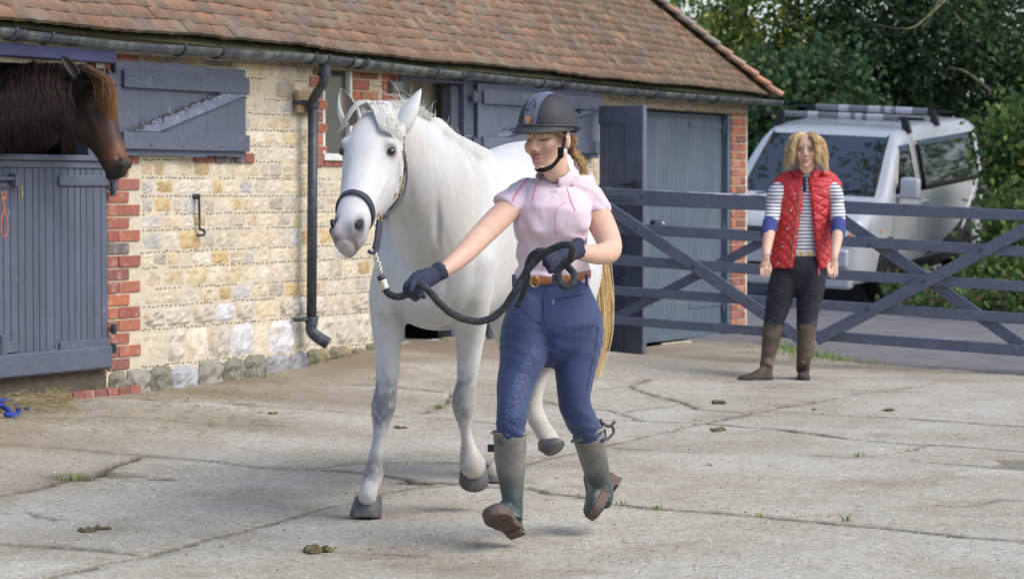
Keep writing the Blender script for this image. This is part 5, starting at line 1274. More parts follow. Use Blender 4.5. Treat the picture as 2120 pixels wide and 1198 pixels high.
if p:
    T1 = n_.cross(Vector((0, 0, 1))).normalized(); T2 = n_.cross(T1); mb = MB()
    for i, (a, b) in enumerate(((-.012, 0), (-.005, .002), (.002, 0), (.009, .002))): mb.prism([p + T1 * (a) + T2 * (-.005) + n_ * .0012, p + T1 * (a + .004) + T2 * -.005 + n_ * .0012, p + T1 * (a + .004) + T2 * .005 + n_ * .0012, p + T1 * a + T2 * .005 + n_ * .0012], n_, .001)
    o = mb.build('chest_logo', M('pale_blue_print', (.38, .46, .66), .7, 0, bump=0)); world_child(o, rider)
# breeches
P = [limb([(1143, 583, 547, 74, .74), (1143, 600, 547, 81, .74), (1144, 630, 547, 92, .76), (1145, 655, 547, 101, .78), (1146, 680, 547, 104, .80), (1150, 700, 547, 96, .78)], 3, 32, True, 2.3),
     limb([(1098, 640, 549, 46, 1.2), (1088, 680, 550, 50, 1.2), (1085, 715, 551, 52, 1.1), (1080, 750, 553, 47, 1.1), (1068, 790, 555, 40, 1.1), (1063, 825, 558, 35.5, 1.1), (1060, 855, 560, 32.5, 1.1), (1058, 885, 560, 31.5, 1.1), (1057, 910, 558, 30, 1.1)], 3, 24),
     limb([(1186, 640, 546, 54, 1.25), (1193, 685, 546, 57.5, 1.2), (1193, 725, 547, 52.5, 1.1), (1191, 765, 548, 43.5, 1.1), (1189, 800, 549, 37.5, 1.1), (1189, 828, 549, 34, 1.1), (1195, 852, 548, 34, 1.1), (1207, 875, 546, 32.5, 1.1), (1218, 898, 544, 30, 1.1), (1226, 920, 542, 28, 1.1)], 3, 24)]
def brfix(me):
    def B(px, py, s, rx, ry, a): c = at(px, py, s); return ((c.x, c.y, c.z), (0, 1, 0), a, (rx, .15, ry))
    push(me, [B(1138, 720, 560, .014, .05, .012), B(1105, 672, 560, .05, .010, .004), B(1130, 612, 560, .006, .05, .003)])
    V = get_co(me); Nn = get_no(me); q = np.sin((V[:, 2] + V[:, 0] * .4 + fbm(V, 6, 4, 2) * .2) * 120); z = V[:, 2]
    a = .0024 * np.maximum(np.exp(-((z - .42) / .08) ** 2), .6 * np.exp(-((z - .74) / .06) ** 2)); V += Nn * (q * a)[:, None]; me.vertices.foreach_set('co', V.astype(np.float32).ravel()); me.update()
bo = cloth('breeches', P, mt['navy'], rider, .005, 18, (.0018, 10, 9), fn=brfix); BB = bvh_of(bo.data)
dk = M('dark_navy_stitching', (.008, .012, .035), .8, 0, bump=0)
seam(BB, [(1127, 596), (1125, 625), (1126, 655), (1131, 685), (1136, 715)], .0016, .0010, dk, rider)
seam(BB, [(1068, 612), (1082, 640), (1105, 662), (1125, 672)], .0012, .0008, dk, rider)
seam(BB, [(1238, 640), (1236, 700), (1224, 760), (1214, 810)], .0012, .0008, dk, rider)
seam(BB, [(1146, 622), (1160, 618), (1180, 614), (1205, 611)], .0022, .0015, dk, rider, 'pocket_zip')
mb = MB(); a, b = at(1147, 620, 566), at(1144, 629, 566); mb.tube([a, b], .0025, 6); o = mb.build('zip_pull', M('pull_metal', (.5, .5, .5), .3, 0, bump=0, metal=1)); world_child(o, rider)
# printed grip pattern on the inner leg: small raised silicone marks
mb = MB(); rg = np.random.default_rng(5)
for row in range(46):
    y0 = 692 + row * 4.35; f = (y0 - 692) / 200; xa = 1118 - 68 * min(1, f * 1.6) + (f > .6) * (-3); xb = min(1128 - 38 * max(0, f - .12), 1116 - 22 * f + 10)
    x = xa + (row % 2) * 2.2
    while x < xb:
        p, n_ = hit_px(BB, x + rg.normal() * .9, y0 + rg.normal() * .9 + 4 * math.sin(x * .13 + y0 * .02))
        if p and rg.random() > .30:
            a = math.sin(y0 * .03 + x * .05) * .9; t1 = (Vector((math.cos(a), 0, math.sin(a))) - n_ * n_.dot(Vector((math.cos(a), 0, math.sin(a))))).normalized(); t2 = n_.cross(t1)
            L_, W_ = .0035, .0011; mb.add([p + t1 * -L_ + t2 * W_ + n_ * .0008, p + t1 * L_ + t2 * W_ + n_ * .0008, p + t1 * L_ - t2 * W_ + n_ * .0008, p - t1 * L_ - t2 * W_ + n_ * .0008], [(0, 1, 2, 3)])
        x += 5.0
o = mb.build('grip_print', M('silicone_print', (.12, .17, .30), .5, 0, bump=0)); o['kind'] = 'stuff'; world_child(o, rider)
# belt
belt = M('tan_leather_belt', (.30, .10, .035), .5, .2, 40, .2, 150)
BP, BN = [], []
for k in range(48):
    a = 2 * math.pi * k / 48; c = at(1144, 577, 547); q = c + Vector((math.cos(a) * .1425, math.sin(a) * .108, .004 + .010 * math.cos(a) + .006 * math.cos(2 * a))); BP.append(q); BN.append(Vector((math.cos(a) / .1425, math.sin(a) / .108, 0)).normalized())
v, f = ribbon(BP, BN, .0155, .0025, closed=True); add('belt', mesh_from('belt', v, f, (0, 0, 0), True), belt, rider)
for x in (1107, 1174):
    c = at(x, 583, 563); th = np.linspace(0, 2 * np.pi, 21)[:-1]; v, f = tube([tuple(c + Vector((math.cos(a) * .015, -.004, math.sin(a) * .0195))) for a in th], .003, 8, closed=True); add('belt_buckle', mesh_from('belt_buckle', v, f, (0, 0, 0), True), brass2, rider)
for x in (1063, 1146, 1214):
    c = at(x, 581, 562 if x == 1146 else 553); mb = MB(); mb.box(c.x - .006, c.x + .006, c.y - .006, c.y + .004, c.z - .024, c.z + .024); o = mb.build('belt_loop', mt['navy'], bevel=.001); world_child(o, rider)
# helmet
helm = mt['helm'] = M('matt_black_helmet', (.022, .025, .028), .65, .25, 9, .12, 120, c2=(.05, .055, .06), c2s=6, c2t=(.5, .75), c2amt=.7)
HMx = hframe(rad(33), rad(-1), rad(0)); HC = at(1132, 263, 553)
def hp(x, y, z): return HC + HMx @ (Vector((x, y, z)) * .935)
V, Fc = [], []; nu, nv = 40, 14
for j in range(nv + 1):
    ph = (math.pi / 2) * j / nv
    for i in range(nu):
        a = 2 * math.pi * i / nu; rx, ry, rz = .116, .142, .142
        e = 1.0; x = math.cos(a) * rx * math.cos(ph) ** .85; y = math.sin(a) * ry * math.cos(ph) ** .85 - .012; z = math.sin(ph) * rz - .006 - (.020 * max(0, -math.sin(a)) ** 1.5) * (1 - j / nv)
        V.append(tuple(hp(x, y, z)))
for j in range(nv):
    for i in range(nu): Fc.append((j * nu + i, j * nu + (i + 1) % nu, (j + 1) * nu + (i + 1) % nu, (j + 1) * nu + i))
me = mesh_from('helmet', V, Fc, (0, 0, 0), True); o = add('helmet', me, helm, rider); sol = o.modifiers.new('s', 'SOLIDIFY'); sol.thickness = .014; sol.offset = -1
HLB = bvh_of(me)
# centre panel, rim and peak
V = []; Fc = []; m = 26
for j in range(m):
    t_ = j / (m - 1); ph = math.pi * .52 * t_
    for i, sx in enumerate((-1, -.5, 0, .5, 1)):
        wd = .030 + .006 * t_; ang = math.asin(min(1, wd * sx / .118)); y = .144 * math.cos(ang) * math.cos(ph) ** .85 if ph < math.pi / 2 else 0; 
        V.append(tuple(hp(wd * sx * 1.02, y - .012, math.sin(ph) * .1445 * math.cos(ang) - .004)))
for j in range(m - 2):
    for i in range(4): Fc.append((j * 5 + i, j * 5 + i + 1, (j + 1) * 5 + i + 1, (j + 1) * 5 + i))
o = add('helmet_panel', mesh_from('helmet_panel', V, Fc, (0, 0, 0), True), M('grey_helmet_panel', (.13, .14, .18), .3, .15, 20, .1, 100, spec=.6), rider)
mb = MB()
for z, x in ((.098, .010), (.098, -.012), (.075, .013), (.085, -.014), (.11, .0)):
    d_ = math.sqrt(max(0, 1 - (z / .1445) ** 2)); p = hp(x, .144 * d_ ** .85 - .0105, z); q = hp(x * 1.3 + .004, .144 * d_ ** .85 - .0085, z - .011); mb.tube([p, q], .0028, 6)
o = mb.build('vent_slots', mt['helm']); world_child(o, rider); o['kind'] = 'stuff'
p = hp(0, .1305, .030); mb = MB()
copper = M('copper_badge', (.50, .26, .16), .35, .1, 40, 0, metal=.8); ax_ = (HMx @ Vector((1, 0, 0))); az_ = HMx @ Vector((0, 0, 1)); ay_ = HMx @ Vector((0, 1, 0))
q = [p + ax_ * math.cos(a) * .013 * r_ + az_ * math.sin(a) * .016 * r_ + ay_ * .004 for r_ in (1,) for a in np.arange(8) * math.pi / 4]; mb.prism(q[::-1], -ay_, .006)
for k in (-1, 1): mb.tube([p + az_ * (.006 * k) + ax_ * (-.006 * k) + ay_ * .005, p + az_ * (.007 * k) + ax_ * .0 + ay_ * .0065, p + az_ * (.001 * k) + ax_ * (.006 * k) + ay_ * .005], .0018, 5, col=(0, 0, 0))
o = mb.build('helmet_badge', copper); world_child(o, rider)
V, Fc = [], []; n = 28
for k in range(n + 1):
    a = rad(-8) + rad(196) * k / n; ca, sa = math.cos(a), math.sin(a); ext = .066 * max(0, sa) ** 1.3
    for r_, z in ((0, .008), (.45, .002), (1, -.010), (1, -.014), (.45, -.004), (0, -.002)):
        V.append(tuple(hp(ca * (.116 + ext * .22 * r_), sa * (.142 + ext * r_) - .012, z - .004 - .010 * r_ * max(0, sa))))
for k in range(n):
    for j in range(6): Fc.append((k * 6 + j, (k + 1) * 6 + j, (k + 1) * 6 + (j + 1) % 6, k * 6 + (j + 1) % 6))
add('helmet_peak', mesh_from('helmet_peak', V, Fc, (0, 0, 0), True), helm, rider)
th = np.linspace(0, 2 * np.pi, 61)[:-1]; v, f = tube([tuple(hp(math.cos(a) * .1175, math.sin(a) * .1435 - .012, .004 - .020 * max(0, -math.sin(a)) ** 1.5)) for a in th], .0055, 8, closed=True)
add('helmet_rim', mesh_from('helmet_rim', v, f, (0, 0, 0), True), M('rim_band', (.028, .032, .045), .6, .1, 20, .1, 100), rider)
mb = MB(); st = catmull([tuple(at(*p)) for p in ((1170, 272, 556), (1167, 295, 561), (1162, 318, 566), (1153, 333, 568), (1142, 345, 571), (1128, 351, 573), (1116, 352, 573), (1106, 349, 572))], 4)
nn = np.array([(.7, -.7, 0)] * len(st)); v, f = ribbon(st, nn, .0085, .0022); o = add('chin_strap', mesh_from('chin_strap', v, f, (0, 0, 0)), M('black_webbing', (.012, .012, .014), .95, 0, bump=0, spec=.1), rider)
c = at(1161, 315, 570); mb.box(c.x - .012, c.x + .010, c.y - .008, c.y + .006, c.z - .022, c.z + .018); o = mb.build('strap_buckle', bpy.data.materials['black_webbing'], bevel=.003); world_child(o, rider)
# hair at the nape and ponytail
HCOL = [(.42, .25, .11), (.52, .34, .16), (.33, .19, .09), (.60, .42, .22)]
rg = np.random.default_rng(3); ps, cs_ = [], []
for i in range(260):
    x0, y0 = 1172 + 22 * rg.random(), 278 + 14 * rg.random()
    p = catmull([tuple(at(x0, y0, 548 + rg.normal() * 3)), tuple(at(1184 + rg.normal() * 4, 300 + rg.normal() * 3, 546 + rg.normal() * 4)), tuple(at(1186 + rg.normal() * 3, 316 + rg.normal() * 3, 543 + rg.normal() * 3))], 4); ps.append(p); cs_.append(HCOL[int(rg.integers(4))])
for i in range(330):
    e = rg.random(); a = (1180 + rg.normal() * 3, 312 + rg.normal() * 3, 545); p = catmull([tuple(at(*a)), tuple(at(1192 + rg.normal() * 4, 322 + rg.normal() * 4, 543 + rg.normal() * 3)), tuple(at(1203 + rg.normal() * 5, 338 + rg.normal() * 4, 542 + rg.normal() * 3)), tuple(at(1210 + rg.normal() * 6, 352 + 12 * e, 542 + rg.normal() * 3))], 4); ps.append(p); cs_.append(HCOL[int(rg.integers(4))])
for i in range(60):
    p = catmull([tuple(at(1150 + rg.normal() * 5, 273, 566)), tuple(at(1160 + rg.normal() * 4, 281 + rg.normal() * 2, 562)), tuple(at(1172 + rg.normal() * 2, 290 + rg.normal() * 3, 556))], 4); ps.append(p); cs_.append((.25, .15, .08))
add('ponytail', strands(ps, .0016, n=3, cols=cs_), mt['khair'], rider)
# gloves with five separate fingers
def glove(palm, fingers, cuff, vox=.0035):
    P = [limb(palm, 3, 16), limb(cuff, 3, 16, False)] + [limb(f, 3, 10) for f in fingers]
    me = remesh('glove', P, vox, 2); wrinkle(me, .0016, 60, 3); return add('glove', me, mt['glove'], rider)
glove([(905, 568, 580, 16, .8), (890, 573, 582, 20, .7), (872, 580, 585, 22, .62), (858, 588, 587, 19, .6)],
      [[(860, 574, 588, 7.2), (848, 582, 592, 7), (841, 592, 594, 6.6), (840, 604, 594, 6.2), (846, 612, 592, 5.6)],
       [(866, 580, 589, 7.4), (855, 590, 594, 7.2), (850, 602, 595, 6.8), (853, 613, 594, 6.3), (860, 619, 591, 5.6)],
       [(873, 586, 589, 7.2), (864, 596, 593, 7), (861, 607, 594, 6.6), (866, 616, 592, 6)],
       [(881, 590, 588, 6.6), (874, 600, 591, 6.2), (873, 609, 592, 5.6), (878, 614, 590, 5)],
       [(872, 570, 588, 7.6), (860, 580, 594, 7.2), (853, 592, 599, 6.6), (850, 601, 600, 5.8)]],
      [(900, 569, 580, 17.5, .9), (908, 563, 580, 19, .95), (915, 559, 579, 20, .95), (918, 557, 579, 19, .9)])
glove([(1190, 521, 574, 17, .8), (1178, 523, 577, 21, .72), (1162, 528, 581, 24, .66), (1148, 531, 584, 22, .6)],
      [[(1156, 514, 585, 7.6), (1142, 519, 588, 7.4), (1131, 527, 590, 7), (1125, 535, 590, 6.4)],
       [(1152, 522, 586, 7.8), (1139, 529, 590, 7.5), (1130, 538, 592, 7), (1129, 547, 591, 6.2)],
       [(1154, 532, 586, 7.6), (1142, 539, 590, 7.3), (1136, 549, 591, 6.8), (1137, 556, 590, 6)],
       [(1160, 541, 586, 7.2), (1150, 548, 589, 6.8), (1144, 556, 590, 6.2), (1146, 562, 589, 5.4)],
       [(1176, 535, 584, 8), (1165, 548, 588, 7.6), (1152, 556, 591, 7), (1138, 561, 592, 6)]],
      [(1186, 519, 575, 18, .9), (1194, 516, 573, 21, .9), (1199, 514, 572, 23, .9), (1201, 514, 572, 22, .9)])
# wellingtons
mt['wel'] = M('faded_rubber', rough=.5, var=.18, scale=18, bump=.15, bscale=50, vcol=True, spec=.45, c2=(.22, .22, .19), c2s=14, c2t=(.56, .72), c2amt=.5)
mt['sole'] = M('brown_rubber_sole', (.10, .065, .05), .7, .2, 30, .3, 80)
def foot_frame(toe, up): y = Vector(toe).normalized(); z = Vector(up); z = (z - y * z.dot(y)).normalized(); return Matrix((y.cross(z), y, z)).transposed()
def foot_parts(heel, toe, up, k=1.0, mat='wel', solemat='sole', parent=None, name='boot', shaft=None, colfn=None, th=.024, tread=True):
    Mf = foot_frame(toe, up); H = Vector(heel); A = np.array(Mf)
    prof = [(-.035, .020, .055, .030), (-.02, .030, .075, .042), (.01, .034, .085, .055), (.05, .036, .082, .062), (.09, .037, .062, .050), (.13, .043, .045, .038), (.17, .047, .036, .031), (.205, .044, .030, .026), (.228, .032, .022, .020), (.238, .016, .012, .012)]
    rings = [((0, y * k, (th + zt * .5) * k), (1, 0, 0), (0, 0, 1), w_ * k, zt * .62 * k, 2.3) for y, w_, zt, _ in [(a, b, c, d) for a, b, c, d in prof]]
    P = [(v @ A.T + np.array(H), f) for v, f in [loft(interp_rings([(np.array(c), np.array(a), np.array(b), ra, rb, e) for c, a, b, ra, rb, e in rings], 3), 24)]]
    P += shaft; me = remesh(name, P, .0052, 4); V = get_co(me); set_col(me, colfn(V)); o = add(name, me, mt[mat], parent)
    out = [(-.042, .0), (-.036, .022), (-.01, .034), (.03, .036), (.07, .034), (.10, .038), (.14, .047), (.18, .051), (.215, .044), (.238, .026), (.246, 0)]
    pts = catmull([(x_, y_, 0) for y_, x_ in out], 2); pts = np.vstack([pts, pts[-2:0:-1] * (-1, 1, 1)]); m = len(pts); V = []
    for z, g in ((0, .96), (.004, 1.0), (th + .008, 1.02), (th + .012, .98)):
        for q in pts: V.append(H + Mf @ (Vector((q[0] * g, (q[1] - .1) * g + .1, z)) * k))
    Fc = [(j * m + i, j * m + (i + 1) % m, (j + 1) * m + (i + 1) % m, (j + 1) * m + i) for j in range(3) for i in range(m)] + [tuple(range(m - 1, -1, -1)), tuple(3 * m + i for i in range(m))]
    me = mesh_from('sole', V, Fc, (0, 0, 0)); s = obj('sole', me, mt[solemat]); s.parent = o
    mb = MB()
    def pr(a, b, c, d, z0, z1): mb.prism([H + Mf @ (Vector((x_, y_, z0)) * k) for x_, y_ in ((a, c), (a, d), (b, d), (b, c))], Mf @ Vector((0, 0, -1)), (z1 - z0) * k)
    pr(-.030, .030, -.032, .028, -.013, .001)
    if tread:
        for i in range(6): yy = .085 + i * .024; ww = .034 + .006 * math.sin(i); pr(-ww, ww, yy, yy + .012, -.006, .001)
    s = mb.build('heel_and_tread', mt[solemat]); s.parent = o; s['kind'] = 'stuff'
    return o
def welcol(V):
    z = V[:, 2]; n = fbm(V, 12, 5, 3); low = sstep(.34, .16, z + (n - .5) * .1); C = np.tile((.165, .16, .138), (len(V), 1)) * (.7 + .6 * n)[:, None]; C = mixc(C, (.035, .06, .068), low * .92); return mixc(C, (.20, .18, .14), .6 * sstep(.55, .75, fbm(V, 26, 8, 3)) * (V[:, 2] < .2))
heel = at(1066, 1101, 556); toe = at(1014, 1064, 570) - heel
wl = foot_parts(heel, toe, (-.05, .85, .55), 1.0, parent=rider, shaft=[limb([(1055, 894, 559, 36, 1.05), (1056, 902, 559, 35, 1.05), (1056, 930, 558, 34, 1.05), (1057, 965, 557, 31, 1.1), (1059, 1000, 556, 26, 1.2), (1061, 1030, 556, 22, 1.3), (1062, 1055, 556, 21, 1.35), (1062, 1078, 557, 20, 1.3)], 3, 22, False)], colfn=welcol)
heel = at(1270, 1005, 531); toe = at(1228, 1083, 545) - heel
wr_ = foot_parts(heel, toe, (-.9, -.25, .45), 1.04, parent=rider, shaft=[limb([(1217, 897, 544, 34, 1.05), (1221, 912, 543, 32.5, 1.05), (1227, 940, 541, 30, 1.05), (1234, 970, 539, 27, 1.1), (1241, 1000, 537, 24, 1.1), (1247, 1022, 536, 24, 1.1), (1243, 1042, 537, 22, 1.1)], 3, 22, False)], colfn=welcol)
def cuffring(c0, px, py, s, r, rise, mat, tilt=0):
    c = at(px, py, s); th = np.linspace(0, 2 * np.pi, 33)[:-1]; v, f = tube([tuple(c + Vector((math.cos(a) * r, math.sin(a) * r * 1.02, math.cos(a) * tilt))) for a in th], .006, 8, closed=True); return v, f
mt['cuff'] = M('pale_rubber_rim', (.23, .22, .19), .6, .1, 20, .1, 80)
for o_, a in ((wl, (1055, 895, 559, .0635, -.0)), (wr_, (1217.5, 899, 544, .0615, .026))):
    v, f = cuffring(None, a[0], a[1], a[2], a[3], 0, None, a[4]); s = obj('boot_rim', mesh_from('boot_rim', v, f, (0, 0, 0), True), mt['cuff']); s.parent = o_
mb = MB(); mb.tube(catmull([tuple(at(*p)) for p in ((1243, 868, 540), (1250, 885, 541), (1252, 900, 541), (1247, 912, 546))], 3), .007, 6); o = mb.build('boot_strap', mt['leather']); world_child(o, rider)
mb = MB(); mb.tube(catmull([tuple(at(*p)) for p in ((1248, 876, 541), (1260, 882, 538), (1270, 876, 537), (1272, 872, 537))], 3), .006, 6); mb.tube(catmull([tuple(at(*p)) for p in ((1266, 880, 538), (1271, 892, 538), (1262, 905, 540), (1248, 911, 545))], 3), .006, 6); o = mb.build('boot_strap', M('brown_strap', (.07, .05, .045), .6)); world_child(o, rider)
mb = MB(); p = at(1016, 927, 556); mb.box(p.x - .012, p.x + .016, p.y - .004, p.y + .006, p.z - .014, p.z + .014); o = mb.build('boot_strap', mt['leather'], bevel=.002); world_child(o, rider)
WB = bvh_of(wl.data); p, n_ = hit_px(WB, 1037, 915)
if p:
    t1 = n_.cross(Vector((0, 0, 1))).normalized(); t2 = n_.cross(t1); v, f = tube([tuple(p + t1 * math.cos(a) * .0125 + t2 * math.sin(a) * .0125 + n_ * .0005) for a in th], .0018, 6, closed=True); mb = MB(); mb.add(v, f)
    for a in (math.pi / 2, math.pi * 7 / 6, -math.pi / 6): mb.tube([p + n_ * .001, p + n_ * .001 - t2 * math.sin(a) * .008 + t1 * math.cos(a) * .008], .0018, 5)
    s = mb.build('moulded_badge', M('badge_rubber', (.10, .09, .075), .6)); s.parent = wl

# ---- lead rope, chain and clip
rope = empty('lead_rope', tuple(at(985, 660, 582))); tag(rope, 'thick black lead rope running from the halter through both gloved hands', 'rope')
def rope_mat():
    m = M('black_twisted_rope', (.030, .034, .040), .9, .2, 80, .6, 260, c2=(.05, .055, .06), c2s=60, c2t=(.5, .65)); return m
rm = rope_mat(); RR = .0128
def rtube(pts, r=RR, name='rope', c=None):
    p = catmull([tuple(at(*q)) for q in pts], 6); L = np.cumsum(np.r_[0, np.linalg.norm(np.diff(p, axis=0), axis=1)]); u = np.linspace(0, L[-1], max(12, int(L[-1] / .006))); p = np.stack([np.interp(u, L, p[:, k]) for k in range(3)], 1)
    v, f = tube(p, r, 12); vv = v.copy(); m = len(p)
    for i in range(m):
        q = v[i * 12:(i + 1) * 12] - p[i]; a = np.arange(12) * math.pi / 6; vv[i * 12:(i + 1) * 12] = p[i] + q * (1 + .05 * np.cos(3 * a + u[i] * 110))[:, None]
    add(name, mesh_from(name, vv, f, (0, 0, 0), True), rm, rope)
rtube([(797, 598, 592), (806, 608, 593), (820, 614, 594), (838, 611, 594), (856, 601, 595), (868, 592, 596), (884, 598, 596), (905, 622, 594), (930, 645, 592), (958, 659, 591), (990, 665, 590), (1020, 657, 590), (1046, 634, 590), (1066, 603, 591), (1083, 573, 591), (1097, 553, 592), (1112, 538, 592), (1128, 524, 594), (1150, 512, 596), (1172, 506, 598), (1184, 510, 599), (1184, 524, 598), (1180, 538, 596), (1168, 548, 594), (1156, 560, 594), (1157, 580, 594), (1170, 593, 594), (1185, 587, 594), (1189, 570, 593), (1180, 556, 592), (1166, 545, 588)])
rtube([(1078, 585, 584), (1090, 560, 585), (1096, 540, 586), (1104, 526, 587), (1118, 520, 588), (1134, 521, 588)])
rtube([(1093, 560, 586), (1091, 580, 586), (1085, 603, 586), (1077, 622, 586), (1071, 637, 586)], .0105, 'rope_end')
steel = M('worn_steel', (.62, .58, .48), .3, .15, 40, .1, 90, metal=1); th = np.linspace(0, 2 * np.pi, 15)[:-1]
cp = catmull([tuple(at(*q)) for q in ((775, 523, 590), (779, 538, 591), (785, 553, 592), (787, 566, 593))], 3)
for i, q in enumerate(cp):
    L_, W_ = .011, .006; v, f = tube([tuple(q + np.array((math.cos(a) * W_ * (i % 2) + .15 * math.sin(a) * L_, -math.cos(a) * W_ * (1 - i % 2), math.sin(a) * L_))) for a in th], .0026, 6, closed=True); add('chain_link', mesh_from('chain_link', v, f, (0, 0, 0), True), steel, rope)
mb = MB(); a, b = at(787, 570, 593), at(800, 603, 593); d_ = b - a
mb.tube([a, a + d_ * .3], .014, 10); o = mb.build('rope_ferrule', mt['leather'], smooth=True); world_child(o, rope)
mb = MB(); mb.tube([a + d_ * .3, a + d_ * .85], .0158, 12); mb.tube([a + d_ * .35, a + d_ * .42], .018, 12); mb.tube([a + d_ * .7, a + d_ * .78], .018, 12); o = mb.build('rope_clamp', steel, smooth=False); world_child(o, rope)

# ---- the onlooker in the red gilet
look = empty('person', tuple(at(1650, 785, 300))); look.location.z = 0; tag(look, 'person with curly blonde hair in a red quilted gilet standing by the gate', 'person')
WM = hframe(rad(10), rad(1)); WO = at(1669, 313, 301)
P = [(v @ np.array(WM).T + np.array(WO), f) for v, f in hhead()]
P.append(limb([(1670, 335, 299, 15), (1669, 352, 299, 15.5), (1668, 368, 299, 20, .9), (1668, 390, 299, 45, .55), (1667, 430, 299, 44, .6), (1660, 480, 299, 36, .68), (1657, 520, 299, 38, .7), (1656, 550, 299, 46, .7)], 3, 24))
P.append(limb([(1617, 385, 299, 14), (1606, 400, 300, 15.5), (1602, 430, 300, 14), (1597, 458, 301, 13.3), (1592, 485, 303, 12.5), (1588, 510, 304, 10.5), (1586, 530, 305, 8), (1585, 540, 305, 8.5, .7), (1584, 552, 305, 11, .55), (1583, 560, 305, 10.5, .5)], 3, 14))
P.append(limb([(1717, 385, 299, 14), (1727, 400, 300, 15.5), (1732, 430, 300, 14), (1735, 458, 301, 13.3), (1734, 485, 303, 12.5), (1730, 510, 304, 10.5), (1727, 530, 305, 8), (1726, 540, 305, 8.5, .7), (1725, 552, 305, 11, .55), (1724, 560, 305, 10.5, .5)], 3, 14))
for sg, cx in ((1, 1584), (-1, 1725)):
    for k, (dx, ln) in enumerate(((-8.4, 17), (-2.9, 21), (2.7, 20), (8.0, 16))):
        P.append(limb([(cx + dx, 556, 305.5, 2.7), (cx + dx * 1.05, 556 + ln * .55, 306.5, 2.1), (cx + dx * 1.0, 556 + ln, 306.5, 1.8)], 2, 8))
    P.append(limb([(cx + sg * 8, 545, 306, 3.1), (cx + sg * 11, 554, 307, 3.0), (cx + sg * 10, 563, 307.5, 2.5)], 2, 8))
for x in (0, 1):
    P.append(limb([(1630, 545, 299, 24), (1618, 600, 299, 24), (1611, 640, 299, 17), (1601, 690, 299, 13), (1590, 740, 299, 9)] if x == 0 else [(1685, 545, 299, 24), (1681, 600, 299, 24), (1674, 640, 299, 17), (1669, 690, 299, 13), (1664, 745, 299, 9)], 3, 14))
me = remesh('body', P, .0048, 2); push(me, HBR, (Matrix.Translation(WO) @ WM.to_4x4()).inverted()); set_col(me, hcolour(get_co(me), WM, WO, False)); add('body', me, mt['skin'], look); LB = bvh_of(me)
for s in (-1, 1):
    c = WO + WM @ Vector((s * .031, .0680, .0075)); v, f = ell((0, 0, 0), 1, n=20, m=14); loc = v.copy(); fr2 = (loc[:, 1] > .86); cc = np.tile((.17, .13, .11), (len(v), 1)); cc[fr2] = (.10, .13, .12)
    V = (v * (.0128, .0118, .0085)) @ np.array(WM).T + np.array(c); add('eye', mesh_from('eye', V, f, cc, True), mt['eye'] if False else M('eyeball', rough=.15, var=0, bump=0, vcol=True), look)
for nm, mm, wd_, pts in (('lashes', lash, .0019, [(1651, 316), (1655, 314), (1660, 316)]), ('lashes', lash, .0019, [(1670, 316), (1675, 314), (1680, 316)]), ('eyebrow', brow, .0026, [(1648, 310), (1654, 307.5), (1661, 309)]), ('eyebrow', brow, .0026, [(1669, 309), (1676, 307.5), (1683, 310)]),
                         ('upper_lip', lip, .0034, [(1656, 335.5), (1661, 334.5), (1664, 335), (1668, 334.5), (1673, 335.5)]), ('lower_lip', lip, .0036, [(1658, 338), (1664, 339.4), (1671, 338)])):
    seam(LB, pts, wd_, .0014, mm, look, nm)
def stripe_mat():
    m = M('breton_stripe', (.62, .62, .64), .85, .05, 20, .1, 250); t = m.node_tree; n = t.nodes; L = t.links; b = n['Principled BSDF']
    geo = n.new('ShaderNodeNewGeometry'); sp = n.new('ShaderNodeSeparateXYZ'); L.new(geo.outputs['Position'], sp.inputs[0])
    nz = n.new('ShaderNodeTexNoise'); nz.inputs['Scale'].default_value = 5; L.new(geo.outputs['Position'], nz.inputs['Vector'])
    ad = n.new('ShaderNodeMath'); ad.operation = 'MULTIPLY_ADD'; L.new(nz.outputs[0], ad.inputs[0]); ad.inputs[1].default_value = .02; L.new(sp.outputs['Z'], ad.inputs[2])
    dv = n.new('ShaderNodeMath'); dv.operation = 'DIVIDE'; L.new(ad.outputs[0], dv.inputs[0]); dv.inputs[1].default_value = .0243
    fr_ = n.new('ShaderNodeMath'); fr_.operation = 'FRACT'; L.new(dv.outputs[0], fr_.inputs[0])
    lt = n.new('ShaderNodeMath'); lt.operation = 'LESS_THAN'; L.new(fr_.outputs[0], lt.inputs[0]); lt.inputs[1].default_value = .34
    mx = n.new('ShaderNodeMix'); mx.data_type = 'RGBA'; L.new(lt.outputs[0], mx.inputs[0]); mx.inputs[6].default_value = (.66, .66, .68, 1); mx.inputs[7].default_value = (.03, .045, .12, 1)
    L.new(mx.outputs[2], b.inputs['Base Color']); return m
stripe = stripe_mat()
P = [limb([(1668, 372, 299, 24, .9), (1668, 384, 299, 46, .58), (1667, 420, 299, 47, .64), (1664, 460, 299, 42, .72), (1659, 500, 299, 41, .74), (1658, 530, 299, 43, .74)], 3, 24),
     limb([(1622, 384, 299, 15), (1607, 398, 300, 18), (1602, 425, 300, 16.5), (1597, 452, 301, 15.8), (1595, 462, 301.5, 15.6)], 3, 16, False), limb([(1712, 384, 299, 15), (1727, 398, 300, 18), (1732, 425, 300, 16.5), (1735, 452, 301, 15.8), (1735.5, 462, 301.5, 15.6)], 3, 16, False)]
cloth('striped_top', P, stripe, look, .0055, 3, (.004, 16, 4))
indigo = M('indigo_cuff_cloth', (.035, .05, .20), .85, .1, 20, .15, 200)
cloth('cuff', [limb([(1595.5, 460, 301.5, 16.4), (1591, 478, 302.5, 15.5), (1588, 489, 303, 14.6)], 3, 16, False)], indigo, look, .005, 2, (.002, 30, 2))
